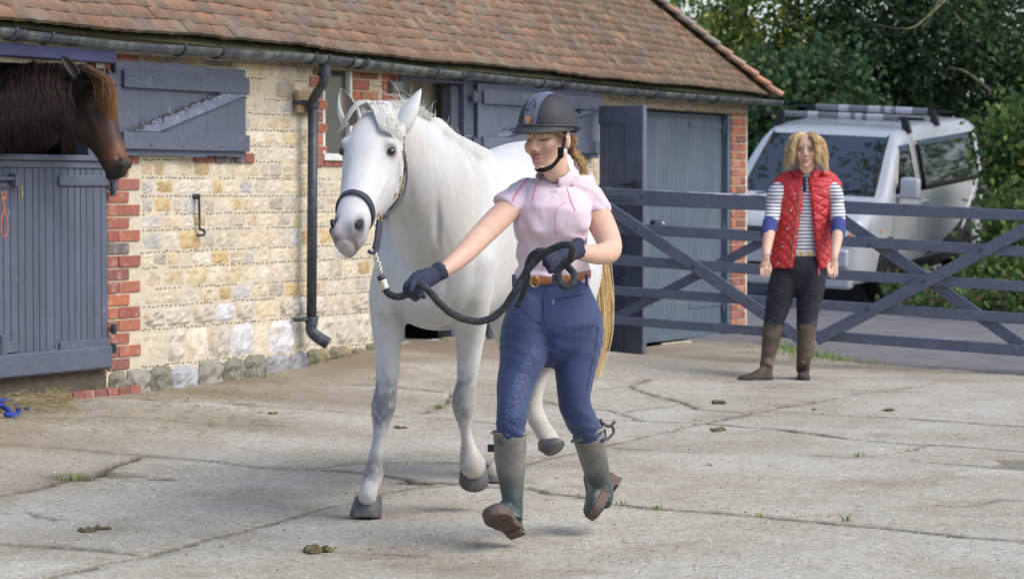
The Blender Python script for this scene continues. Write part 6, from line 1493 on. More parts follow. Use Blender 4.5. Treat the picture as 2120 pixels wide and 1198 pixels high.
cloth('cuff', [limb([(1735.5, 460, 301.5, 16.4), (1735, 478, 302.5, 15.5), (1733, 493, 303, 14.4)], 3, 16, False)], indigo, look, .005, 2, (.002, 30, 2))
cloth('shirt_tail', [limb([(1658, 519, 299, 43.5, .76), (1658, 531, 299, 44.5, .76)], 3, 24, False)], M('floral_hem', (.50, .45, .42), .85, .3, 60, .1, 200, c2=(.45, .38, .10), c2s=40, c2t=(.5, .56)), look, .0055, 2)
mt['jean'] = M('black_jeans', (.016, .019, .03), .85, .25, 12, .2, 220, c2=(.03, .036, .055), c2s=9)
P = [limb([(1657, 526, 299, 42, .74), (1656, 545, 299, 51, .76), (1655, 562, 299, 52, .76), (1656, 578, 299, 44, .7)], 3, 28),
     limb([(1630, 555, 299, 27, 1.2), (1621, 585, 299, 29, 1.15), (1615, 612, 299, 28, 1.1), (1609, 638, 299, 25, 1.1), (1603, 662, 299, 21.5, 1.1), (1600, 684, 299, 19, 1.1)], 3, 20),
     limb([(1684, 555, 299, 27, 1.2), (1680, 585, 299, 29.5, 1.15), (1676, 612, 299, 27.5, 1.1), (1673, 638, 299, 24, 1.1), (1671, 662, 299, 21.5, 1.1), (1669, 684, 299, 20, 1.1)], 3, 20)]
cloth('jeans', P, mt['jean'], look, .0055, 3, (.004, 22, 7, (1, 1, 2)))
# gilet with quilted diamonds
mt['red'] = M('red_quilted_nylon', (.50, .030, .035), .5, .10, 10, .12, 150, spec=.5)
def quilt(me):
    V = get_co(me); Nn = get_no(me); c = np.array(look.location); x = np.arctan2(V[:, 0] - c[0] - .03, -(V[:, 1] - c[1])) * .17; z = V[:, 2]; s = .068
    u = (x * 1.15 + z) / s; w_ = (x * 1.15 - z) / s; d1 = np.abs(u - np.round(u)); d2 = np.abs(w_ - np.round(w_)); d = np.minimum(d1, d2)
    low = sstep(1.28, 1.32, z); V += Nn * ((np.clip(d / .28, 0, 1) ** .6) * .0105 - .002)[:, None]
    V += Nn * ((fbm(V, 28, 3, 3) - .5) * .008)[:, None]; me.vertices.foreach_set('co', V.astype(np.float32).ravel()); me.update()
def panel(pts):                                             # front panel as an extruded px outline following the torso
    return None
def gilet():
    V, Fc = [], []; prof = [  # y, left outer, left inner, right inner, right outer (px), depth half m
        (368, 1630, 1662, 1672, 1712, .085), (376, 1610, 1662, 1673, 1730, .105), (395, 1607, 1660, 1674, 1732, .120), (420, 1606, 1657, 1676, 1727, .128), (450, 1603, 1652, 1679, 1722, .130), (480, 1601, 1648, 1682, 1721, .130), (510, 1599, 1644, 1686, 1722, .135), (535, 1597, 1640, 1689, 1724, .142), (552, 1596, 1638, 1691, 1725, .145)]
    cols = []
    P = np.array(prof, float); q = catmull(P, 5); n = 12
    for row in q:
        y, lo, li, ri, ro, dp = row; cx_ = (lo + ro) / 2; a_ = (ro - lo) / 2 / 299; c = at(cx_, y, 299); line = []
        tl_ = math.acos(np.clip((li - cx_) / 299 / a_, -1, 1)); tr_ = math.acos(np.clip((ri - cx_) / 299 / a_, -1, 1))
        for k in range(41):
            t_ = tl_ + (math.pi * 2 - (tl_ - tr_)) * k / 40      # round the back, from one front edge to the other
            e = 2 / 2.3; ct, st_ = math.cos(t_), math.sin(t_); line.append(tuple(c + Vector((math.copysign(abs(ct) ** e, ct) * a_, -math.copysign(abs(st_) ** e, st_) * dp, 0))))
        cols.append(line)
    m = 41
    for inn in (0, 1):
        for line in cols:
            cc = np.mean(line, axis=0)
            for p in line: V.append(tuple(np.array(p) + (cc - np.array(p)) / np.linalg.norm(cc - np.array(p)) * (.022 if inn else -.004)))
    R_ = len(cols); Q = R_ * m
    for j in range(R_ - 1):
        for i in range(m - 1): a = j * m + i; Fc += [(a, a + m, a + m + 1, a + 1), (Q + a, Q + a + 1, Q + a + m + 1, Q + a + m)]
        for i in (0, m - 1): a = j * m + i; Fc.append((a, Q + a, Q + a + m, a + m) if i == 0 else (a, a + m, Q + a + m, Q + a))
    for i in range(m - 1): Fc.append((i, i + 1, Q + i + 1, Q + i)); a = (R_ - 1) * m + i; Fc.append((a, Q + a, Q + a + 1, a + 1))
    return np.array(V), Fc
P = [gilet(), limb([(1632, 368, 299, 14, 1.4), (1618, 378, 299, 14, 1.4), (1609, 388, 299, 12, 1.5)], 3, 14), limb([(1708, 366, 299, 14, 1.4), (1722, 376, 299, 14, 1.4), (1730, 386, 299, 12, 1.5)], 3, 14)]
go_ = cloth('gilet', P, mt['red'], look, .0052, 2, fn=quilt); GB = bvh_of(go_.data)
# standing collar
c0 = at(1668, 366, 299); V, Fc = [], []; n = 36
for k in range(n + 1):
    a = rad(-158) + rad(316) * k / n; d_ = Vector((math.sin(a), math.cos(a), 0)); o_ = sstep(110, 158, abs(math.degrees(a)))
    base = c0 + Vector((d_.x * (.098), d_.y * .085, -.045 - .02 * o_)); top = c0 + Vector((d_.x * (.086 + .012 * o_), d_.y * (.075 + .012 * o_), .052 - .012 * o_)); dd = Vector((d_.x, d_.y, 0))
    for p in (base, (base + top) / 2 + dd * .012, top + dd * .004, top - dd * .010, (base + top) / 2 - dd * .008, base - dd * .01): V.append(tuple(p))
for k in range(n):
    for j in range(6): Fc.append((k * 6 + j, (k + 1) * 6 + j, (k + 1) * 6 + (j + 1) % 6, k * 6 + (j + 1) % 6))
Fc += [tuple(range(6)), tuple(n * 6 + j for j in range(5, -1, -1))]; add('gilet_collar', mesh_from('gilet_collar', V, Fc, (0, 0, 0), True), mt['red'], look)
zipm = M('dull_zip', (.20, .13, .07), .5, .2, 60, .2, 120); seam(GB, [(1660, 384), (1656, 410), (1651, 445), (1646, 480), (1641, 515), (1637, 546)], .005, .003, zipm, look, 'zip')
seam(GB, [(1678, 392), (1682, 430), (1686, 480), (1690, 520), (1694, 548)], .003, .002, mt['red'], look, 'placket')
pop = M('press_stud', (.45, .42, .40), .3, 0, bump=0, metal=1)
for x, y in ((1645, 402), (1637, 436), (1629, 474), (1620, 511), (1611, 546)):
    p, n_ = hit_px(GB, x, y)
    if p: add('press_stud', mesh_from('press_stud', *ell(tuple(p), (.008, .005, .008)), (0, 0, 0), True), pop, look)
for x0, y0, x1, y1 in ((1604, 499, 1616, 480), (1712, 500, 1702, 482)): seam(GB, [(x0, y0), ((x0 + x1) / 2, (y0 + y1) / 2), (x1, y1)], .006, .004, mt['red'], look, 'pocket_welt')
mb = MB(); a = at(1695, 556, 306); mb.tube([a, a + Vector((.002, -.002, -.045))], .006, 6); o = mb.build('zip_tag', M('pink_tag', (.7, .12, .12), .6, 0, bump=0)); world_child(o, look)
mb = MB(); a = at(1664, 378, 310); mb.prism([a + Vector((-.010, -.01, .04)), a + Vector((.014, -.01, .04)), a + Vector((.016, -.01, -.06)), a + Vector((-.006, -.01, -.07))], (0, -1, 0), .01); o = mb.build('neck_placket', M('dark_navy_cloth', (.012, .015, .05), .9)); world_child(o, look)
th = np.linspace(0, 2 * np.pi, 25)[:-1]; c = at(1587, 526, 305); v, f = tube([tuple(c + Vector((math.cos(a) * .032, math.sin(a) * .028, .004 * math.cos(a)))) for a in th], .003, 6, closed=True); add('bracelet', mesh_from('bracelet', v, f, (0, 0, 0), True), M('lilac_band', (.5, .35, .65), .6, 0, bump=0), look)
c = at(1731, 556, 310); v, f = tube([tuple(c + Vector((math.cos(a) * .0095, math.sin(a) * .0095, 0))) for a in th], .0018, 6, closed=True); add('ring', mesh_from('ring', v, f, (0, 0, 0), True), brass2, look)
# curls
rg = np.random.default_rng(8); ps, cs_ = [], []; CC = [(.72, .53, .27), (.84, .68, .40), (.58, .39, .19), (.88, .78, .54), (.46, .30, .14)]
for i in range(1700):
    a = rg.uniform(-3.1, 3.1)                            # 0 is the back of the head
    el = rg.uniform(.15, 1.45); d0 = np.array((math.sin(a) * math.cos(el), -math.cos(a) * math.cos(el), math.sin(el)))
    if d0[1] > .30 and d0[2] < .62: continue
    root = np.array((0, -.018, .035)) + d0 * np.array((.075, .095, .088)); side = math.sin(a); side = math.copysign(max(abs(side), .75 if d0[1] > .1 else 0), side); ln = rg.uniform(.07, .17) + .03 * (1 - math.sin(el)); pts = []
    out = np.array((np.sign(side) * .050 * (.4 + abs(side)), -.045 * math.cos(a) , 0)); ph = rg.random() * 6.3; w_ = rg.uniform(.009, .018); turns = rg.uniform(2.2, 4.5); m = 26
    for k in range(m):
        f = k / (m - 1); p = root + out * (1 - (1 - f) ** 2) * (1.0 + .2 * rg.random() * 0) + np.array((0, 0, -.6 * ln * f ** 1.3 - .55 * ln * f * f)) + np.array((0, 0, .022 * math.sin(f * 3)))
        r = math.hypot(p[0], p[1] + .018)
        if r < .088 and p[2] < .04: p[0] *= .090 / max(r, .02); p[1] = (p[1] + .018) * .090 / max(r, .02) - .018
        p = p + np.array((math.cos(ph + f * turns * 6.28), math.sin(ph + f * turns * 6.28), .6 * math.sin(ph + f * turns * 6.28 + 1))) * w_ * min(1, f * 3); pts.append(np.array(WO + WM @ Vector(p)))
    LL = (np.array(pts) - np.array(WO)) @ np.array(WM)
    if np.any((np.abs(LL[:, 0]) < .056) & (LL[:, 1] > .02) & (LL[:, 2] < .068)): continue
    ps.append(np.array(pts)); base = np.array(CC[int(rg.integers(5))]); cs_.append(base * rg.uniform(.75, 1.35))
add('curly_hair', strands(ps, .0027, n=3, cols=cs_), mt['khair'], look)
# tall brown boots
mt['suede'] = M('muddy_brown_leather', rough=.8, var=.3, scale=20, bump=.35, bscale=90, vcol=True, c2=(.16, .13, .10), c2s=10, c2t=(.5, .7), c2amt=.5)
mt['dsole'] = M('dark_sole', (.03, .028, .026), .8, .2, 30, .2, 80)
def bcol(V): n = fbm(V, 10, 5, 3); return mixc(np.tile((.095, .068, .048), (len(V), 1)) * (.75 + .5 * n)[:, None], (.05, .035, .028), .7 * (V[:, 2] < .10))
h1 = at(1589, 783, 300); h1.z = .0; h2 = at(1664, 783, 296); h2.z = .0
foot_parts(h1, (-.93, -.37, 0), (0, 0, 1), .92, 'suede', 'dsole', look, 'tall_boot', [limb([(1601, 668, 299, 20.5, 1.1), (1599, 685, 299, 20.5, 1.1), (1596, 705, 299, 18.5, 1.1), (1592, 728, 299, 16, 1.1), (1588, 748, 299, 14, 1.15), (1586, 765, 300, 14, 1.2)], 3, 18, False)], bcol, .02, False)
foot_parts(h2, (-.12, -1, 0), (0, 0, 1), .92, 'suede', 'dsole', look, 'tall_boot', [limb([(1670, 670, 299, 21, 1.1), (1670, 685, 299, 20.5, 1.1), (1669, 705, 299, 19, 1.1), (1666, 728, 299, 17, 1.1), (1663, 750, 298, 14.5, 1.15), (1662, 765, 297, 14, 1.2)], 3, 18, False)], bcol, .02, False)
# ---------------------------------------------------------------- leaves, trees, hedge
def leaf_mat(name, trans=.35, rough=.5):
    m = bpy.data.materials.new(name); m.use_nodes = True; t = m.node_tree; n = t.nodes; L = t.links; b = n['Principled BSDF']; out = n['Material Output']
    a = n.new('ShaderNodeAttribute'); a.attribute_name = 'Col'; L.new(a.outputs['Color'], b.inputs['Base Color']); b.inputs['Roughness'].default_value = rough; b.inputs['Specular IOR Level'].default_value = .4
    tr = n.new('ShaderNodeBsdfTranslucent'); L.new(a.outputs['Color'], tr.inputs[0]); mx = n.new('ShaderNodeMixShader'); mx.inputs[0].default_value = trans; L.new(b.outputs[0], mx.inputs[1]); L.new(tr.outputs[0], mx.inputs[2]); L.new(mx.outputs[0], out.inputs['Surface']); return m
mt['leaf'] = leaf_mat('leaf')
mt['bark'] = M('bark', (.075, .065, .045), .95, .3, 9, .8, 30, stretch=(1, 1, .3), c2=(.13, .15, .06), c2s=5, c2t=(.5, .6))
def leaves(name, P, size, cols, parent, seed=0, droop=.4, kind='stuff', asp=.6):
    rg = np.random.default_rng(seed); n = len(P); a = rg.normal(size=(n, 3)); a[:, 2] -= droop; a /= np.linalg.norm(a, axis=1)[:, None]
    b = np.cross(a, rg.normal(size=(n, 3))); b /= np.linalg.norm(b, axis=1)[:, None]; c = np.cross(a, b)
    L_ = size * rg.uniform(.6, 1.25, (n, 1)); W_ = L_ * asp * rg.uniform(.8, 1.15, (n, 1))
    V = np.stack([P - a * L_ * .5, P + b * W_ * .5 + c * W_ * .16 - a * L_ * .06, P + a * L_ * .5, P - b * W_ * .5 + c * W_ * .16 - a * L_ * .06], 1).reshape(-1, 3)
    f = np.arange(n * 4).reshape(n, 4); Fc = np.concatenate([f[:, [0, 1, 2]], f[:, [0, 2, 3]]], 0)
    pal = np.array(cols)[rg.integers(len(cols), size=n)] * rg.uniform(.7, 1.3, (n, 1)); lump = fbm(P, 1.6, seed + 3, 2)[:, None]; pal = pal * (.65 + .7 * lump)
    o = obj(name, fast_mesh(name, V, Fc, np.repeat(pal, 4, axis=0)), mt['leaf'], parent); o['kind'] = kind; return o
def cloud(blobs, n, seed, shell=.55, rough=.35, clump=0):
    rg = np.random.default_rng(seed); vol = np.array([b[3] * b[4] * b[5] for b in blobs]) ** (2 / 3.); cnt = (vol / vol.sum() * n).astype(int); out = []
    for (x, y, z, rx, ry, rz), k in zip(blobs, cnt):
        d = rg.normal(size=(k, 3)); d /= np.linalg.norm(d, axis=1)[:, None]; nz = fbm(d * 2 + np.array((x, y, z)), 2.2, seed, 3)
        r = (1 - shell * rg.random(k) ** 1.6) * (1 - rough + 2 * rough * nz); out.append(np.array((x, y, z)) + d * r[:, None] * np.array((rx, ry, rz)))
    P = np.vstack(out)
    if clump:                                               # gather the leaves into sprays
        c = P[rg.integers(len(P), size=len(P) // clump)]; i = rg.integers(len(c), size=len(P)); P = c[i] + rg.normal(size=P.shape) * (.13, .13, .085)
    return P
def bl(px, py, s, rx, ry, rd): p = at(px, py, s); return (p.x, p.y, p.z, rx / s, rd, ry / s)
def limbs(parent, trunks, name='trunk'):
    for pts, r in trunks:
        mb = MB(); p = catmull([tuple(at(*q)) if len(q) == 3 else q for q in pts], 4); rr = np.linspace(r, r * .3, len(p)); mb.tube([tuple(q) for q in p], rr, 9); mb.build(name, mt['bark'], None, smooth=True); o = bpy.context.scene.collection.objects[-1]; world_child(o, parent)
        name = 'limb'
def tree(name, label, base, blobs, n, size, cols, seed, trunks, group='trees beyond the drive', cat='tree', **kw):
    t = empty(name, base); tag(t, label, cat, group)
    cl = kw.pop('clump', 6); P = cloud(blobs, n, seed, kw.pop('shell', .6), kw.pop('rough', .35), cl); P = P[P[:, 2] > -.05]
    o = leaves('crown' if cat == 'tree' else 'foliage', P, size, cols, None, seed, **kw); world_child(o, t)
    for nm, pts, r in trunks:
        p = catmull([tuple(at(*q)) for q in pts], 4); mb = MB(); mb.tube([tuple(q) for q in p], np.linspace(r, r * .35, len(p)), 9); o = mb.build(nm, mt['bark'], None, smooth=True); world_child(o, t)
    return t
DG = [(.052, .110, .040), (.072, .140, .050), (.040, .082, .036), (.095, .160, .055), (.060, .115, .060)]
MG = [(.110, .190, .050), (.140, .225, .060), (.085, .155, .050), (.065, .125, .045), (.18, .25, .07)]
YG = [(.20, .28, .06), (.26, .33, .07), (.13, .21, .05), (.09, .16, .04), (.52, .46, .08), (.32, .36, .09), (.12, .19, .05)]
def gb(px, s): p = at(px, 390, s); return (p.x, p.y, float(road_h(p.x, p.y)))
tree('ivy_clad_tree', 'dark ivy covered tree close behind the brick pier and the van', gb(1600, 158), [bl(1600, 420, 160, 130, 260, .9), bl(1680, 300, 158, 150, 200, 1.0), bl(1560, 560, 165, 80, 110, .6), bl(1560, 260, 156, 90, 150, .8)], 30000, .11, DG + MG[2:4], 11, [('trunk', [(1610, 640, 158), (1615, 400, 158), (1640, 150, 156)], .16)], clump=5, asp=.85)
tree('yellowing_tree', 'tall tree with yellowing autumn leaves above the hip of the roof', gb(1480, 138), [bl(1500, 80, 140, 170, 190, 1.5), bl(1400, 150, 138, 80, 110, .9), bl(1640, 130, 142, 150, 150, 1.2), bl(1620, -140, 140, 220, 130, 1.4), bl(1520, 280, 142, 90, 110, 1.0)], 13000, .12, YG, 12, [('trunk', [(1500, 640, 138), (1505, 350, 138), (1530, 60, 138), (1560, -160, 138)], .2), ('limb', [(1520, 180, 138), (1440, 90, 140), (1390, 20, 142)], .06)], clump=7, shell=.85)
tree('dark_yew_tree', 'broad dark evergreen tree hanging over the roof of the van', gb(1850, 136), [bl(1800, 100, 142, 210, 170, 1.5), bl(2000, 60, 146, 200, 190, 1.4), bl(1880, 230, 140, 260, 110, 1.2), bl(2150, 180, 148, 160, 190, 1.3), bl(1900, -120, 142, 340, 150, 1.8), bl(1720, 220, 142, 120, 130, 1.0)], 44000, .105, DG + [(.045, .085, .035), (.06, .11, .03)], 13, [('trunk', [(1900, 640, 136), (1895, 350, 136), (1880, 80, 137), (1870, -150, 138)], .24), ('limb', [(1990, -30, 152), (1925, 30, 156), (1880, 60, 158), (1800, 50, 158)], .022), ('limb', [(1950, -20, 158), (1935, 20, 160), (1905, 68, 160)], .022), ('limb', [(2050, 190, 155), (2000, 150, 156), (1960, 140, 156)], .03)], clump=8, shell=.8)
tree('hazel_bush', 'mid green leafy bush crowding the rear corner of the van', gb(2110, 176), [bl(2110, 330, 178, 75, 130, .6), bl(2130, 480, 184, 90, 110, .6), bl(2200, 380, 178, 120, 200, .8), bl(2070, 590, 188, 90, 60, .5)], 11000, .10, MG + YG[:2], 14, [('stem', [(2120, 640, 180), (2110, 450, 180), (2105, 280, 180)], .04)], group='shrubs on the bank', cat='bush', clump=6, asp=.75)
tree('bramble_bush', 'low brambles spreading along the verge right of the van wheel', gb(2000, 196), [bl(1960, 625, 196, 70, 26, .5), bl(2050, 640, 204, 90, 40, .5), bl(2140, 640, 208, 90, 50, .5), bl(1900, 600, 190, 50, 22, .5)], 6000, .075, MG + DG[:2] + [(.16, .2, .04), (.2, .13, .05)], 15, [('stem', [(2040, 660, 200), (2050, 640, 200), (2070, 615, 200)], .012)], group='shrubs on the bank', cat='bush', clump=5, asp=.75)
# the wood behind, one mass; and the canopy that leans over the drive above the picture
wd = cloud([(12 + i * 4.0, 40 + (i % 3) * 2.5, 3.6, 3.0, 2.4, 4.6) for i in range(5)] + [(2.5 + i * 3.2, 47 + (i % 3) * 2.0, 1.0 + (i % 2) * .8, 3.2, 1.6, 2.2) for i in range(-1, 9)] + [(-14 + i * 4.0, 44 + (i % 3) * 2, 1.0, 3.4, 2, 2.4) for i in range(5)], 52000, 16, .5, .3, 6)
o = leaves('wood', wd[wd[:, 2] > -.8], .16, DG + MG[2:4], None, 17); tag(o, 'mixed wood filling the view behind the trees', 'wood')
tree('overhanging_tree', 'oak leaning over the drive above the van, its branches mirrored in the windscreen', (9.5, 26, 0), [(9.5, 30, 7.6, 3.2, 3.4, 2.2), (4.4, 31.0, 7.0, 3.6, 3.6, 1.4), (10, 26, 6, 2.6, 3, 2.4)], 17000, .13, MG, 18, [], clump=14, shell=.9)
tr_ = bpy.data.objects['overhanging_tree']; 
for nm, pts, r in (('trunk', [(9.5, 26, -.2), (9.4, 26, 3), (9.0, 25.8, 6)], .28), ('limb', [(9.2, 25.9, 4.4), (7, 28, 5.8), (3.2, 30.6, 6.5)], .12), ('limb', [(7.4, 27.5, 5.6), (5.4, 29.4, 6.2), (2.6, 29.4, 6.9)], .06)):
    p = catmull(pts, 4); mb = MB(); mb.tube([tuple(q) for q in p], np.linspace(r, r * .4, len(p)), 9); world_child(mb.build(nm, mt['bark'], None, smooth=True), tr_)
# bank under the bushes
def bankz(X, Y):
    r_ = road_h(X, Y); e = 6.05 + .02 * (Y - 24) + .25 * np.sin(Y * .9); P = np.stack([X.ravel(), Y.ravel(), 0 * X.ravel()], 1); return r_ - .12 + .6 * sstep(0, 1.6, X - e) + (fbm(P, 1.5, 5, 3).reshape(X.shape) - .5) * .25 * sstep(0, .5, X - e)
bk = sheet('bank', np.arange(5.0, 18, .25), np.arange(19, 60, .3), bankz, mt['earth'])
rg = np.random.default_rng(40); m_ = 5200; X_ = 5.3 + 1.1 * rg.random(m_) ** 1.3; Y_ = rg.uniform(23.5, 33, m_); Z_ = road_h(X_, Y_) + .02 + .10 * rg.random(m_) * sstep(5.3, 6.3, X_)
o = leaves('leaf_litter', np.stack([X_, Y_, Z_], 1), .055, [(.18, .14, .05), (.10, .07, .03), (.25, .20, .06), (.06, .10, .03), (.07, .13, .03)], None, 41, droop=0)

# ---------------------------------------------------------------- the van
van = empty('parked_van'); VA = rad(-26)
VR = Matrix.Rotation(VA, 4, 'Z') @ Matrix.Rotation(rad(3.6), 4, 'X') @ Matrix.Rotation(rad(3.0), 4, 'Y'); VS = 1.0
vo = at(1820, 624, 184) - (VR @ Vector((.86, .95, 0))); van.matrix_basis = Matrix.Translation(vo) @ VR
tag(van, 'white van with roof bars parked nose out behind the gate', 'van')
mt['vwhite'] = M('white_car_paint', (.55, .565, .59), .28, .03, 3, 0, coat=.6)
mt['vglass'] = M('dark_car_glass', (.012, .014, .016), .04, 0, bump=0, spec=.9)
mt['wglass'] = M('windscreen_glass', (.02, .024, .028), .03, 0, bump=0); mt['wglass'].node_tree.nodes['Principled BSDF'].inputs['IOR'].default_value = 2.4
mt['vblack'] = M('black_plastic', (.02, .02, .022), .55, .1, 20, .1, 60)
mt['tyre'] = M('tyre_rubber', (.02, .02, .02), .85, .2, 20, .2, 60)
mt['alloy'] = M('alloy_wheel', (.45, .46, .47), .35, .05, 20, 0, metal=.9)
mt['lamp'] = M('headlamp_glass', (.55, .57, .58), .12, .25, 25, 0, metal=.4, spec=.8)
mt['orange'] = M('orange_indicator', (.75, .22, .04), .3, 0, bump=0)
mt['vgrey'] = M('grey_foam_pad', (.20, .21, .23), .8, .2, 12, .1, 60); mt['vpale'] = M('pale_foam_pad', (.50, .51, .54), .8, .1, 12, 0)
def vtop(y): return float(np.interp(y, [0, .02, .10, .25, .50, .80, 1.0, 1.35, 1.62, 1.8, 2.1, 3.0, 4.2, 4.6, 4.78, 4.86], [.72, .86, .96, 1.03, 1.09, 1.15, 1.30, 1.62, 1.82, 1.88, 1.925, 1.95, 1.94, 1.92, 1.86, 1.70]))
def vhalf(y): return float(np.interp(y, [0, .04, .12, .25, .45, .8, 4.4, 4.7, 4.86], [.80, .87, .915, .935, .948, .952, .952, .935, .90]))
def vside(y, z):                                            # half width at height z
    w_ = vhalf(y); return w_ - .03 * max(0, (.55 - z) / .3) ** 2 - (0 if z < 1.08 else .155 * ((z - 1.08) / .8) ** 1.15)
def vsection(y, ns=12, ntp=8):
    zt = vtop(y); zc = zt - min(.13, (zt - .3) * .25); pts = [(vside(y, .28 + (zc - .28) * i / ns), .28 + (zc - .28) * i / ns) for i in range(ns + 1)]
    xs = vside(y, zc); crown = .0 if y < 1.8 else .012
    for i in range(1, ntp + 1):
        a = math.pi / 2 * min(1, i / 3); rr = .12 * (1 if y > 1.5 else .8)
        if i <= 3: pts.append((xs - rr * (1 - math.cos(a)) if True else 0, zc + (zt - crown - zc) * math.sin(a)))
        else: f = (i - 3) / (ntp - 3); pts.append(((xs - rr) * (1 - f), zt - crown * (1 - f) ** 2))
    return pts
ys = np.concatenate([[0, .01, .03, .06, .10, .16, .25, .35, .5, .65, .8], np.arange(.9, 2.2, .1), np.arange(2.3, 4.4, .3), [4.45, 4.6, 4.7, 4.78, 4.83, 4.86]])
V, Fc = [], []; 
for y in ys:
    s = vsection(y); full = [(-x, y, z) for x, z in s][::1] + [(x, y, z) for x, z in s[-2::-1]]; V += full
m = len(full); R_ = len(ys)
for j in range(R_ - 1):
    for i in range(m - 1): a = j * m + i; Fc.append((a, a + m, a + m + 1, a + 1))
    Fc.append((j * m, j * m + m - 1, (j + 1) * m + m - 1, (j + 1) * m))
Fc += [tuple(range(m)), tuple((R_ - 1) * m + i for i in range(m - 1, -1, -1))]
vb = obj('van_body', mesh_from('van_body', V, Fc, (0, 0, 0), True), mt['vwhite'], van)
def pside(name, quad, mat, off=.006, sd=1, n=6, parent=van):
    """quad: four (y, z) corners on the flank"""
    q = np.array(quad, float); V, Fc = [], []
    for lay_ in (0, 1):
        for j in range(n + 1):
            for i in range(n + 1):
                u, v = i / n, j / n; p = (1 - u) * (1 - v) * q[0] + u * (1 - v) * q[1] + u * v * q[2] + (1 - u) * v * q[3]; V.append((sd * (vside(p[0], p[1]) + (off if lay_ else -.01)), p[0], p[1]))
    g_ = n + 1; Q = g_ * g_
    for j in range(n):
        for i in range(n): a = j * g_ + i; Fc.append((Q + a, Q + a + 1, Q + a + g_ + 1, Q + a + g_))
    for i in range(n):
        for a, b in ((i, i + 1), (n * g_ + i + 1, n * g_ + i), ((i + 1) * g_, i * g_), (i * g_ + n, (i + 1) * g_ + n)): Fc.append((a, b, Q + b, Q + a))
    return obj(name, mesh_from(name, V, Fc, (0, 0, 0), True), mt[mat], parent)
def ptop(name, y0, y1, xf0, xf1, mat, off=.006, n=10, parent=van):
    V, Fc = [], []
    for lay_ in (0, 1):
        for j in range(n + 1):
            y = y0 + (y1 - y0) * j / n; lo, hi = xf0(y), xf1(y)
            for i in range(n + 1): x = lo + (hi - lo) * i / n; V.append((x, y - (off * .7 if lay_ else -.01), vtop(y) + (off * .7 if lay_ else -.01)))
    g_ = n + 1; Q = g_ * g_
    for j in range(n):
        for i in range(n): a = j * g_ + i; Fc.append((Q + a, Q + a + 1, Q + a + g_ + 1, Q + a + g_))
    for i in range(n):
        for a, b in ((i, i + 1), (n * g_ + i + 1, n * g_ + i), ((i + 1) * g_, i * g_), (i * g_ + n, (i + 1) * g_ + n)): Fc.append((a, b, Q + b, Q + a))
    return obj(name, mesh_from(name, V, Fc, (0, 0, 0), False), mt[mat], parent)
ptop('windscreen', .84, 1.60, lambda y: -.80 + .13 * (y - .84), lambda y: .80 - .13 * (y - .84), 'wglass')
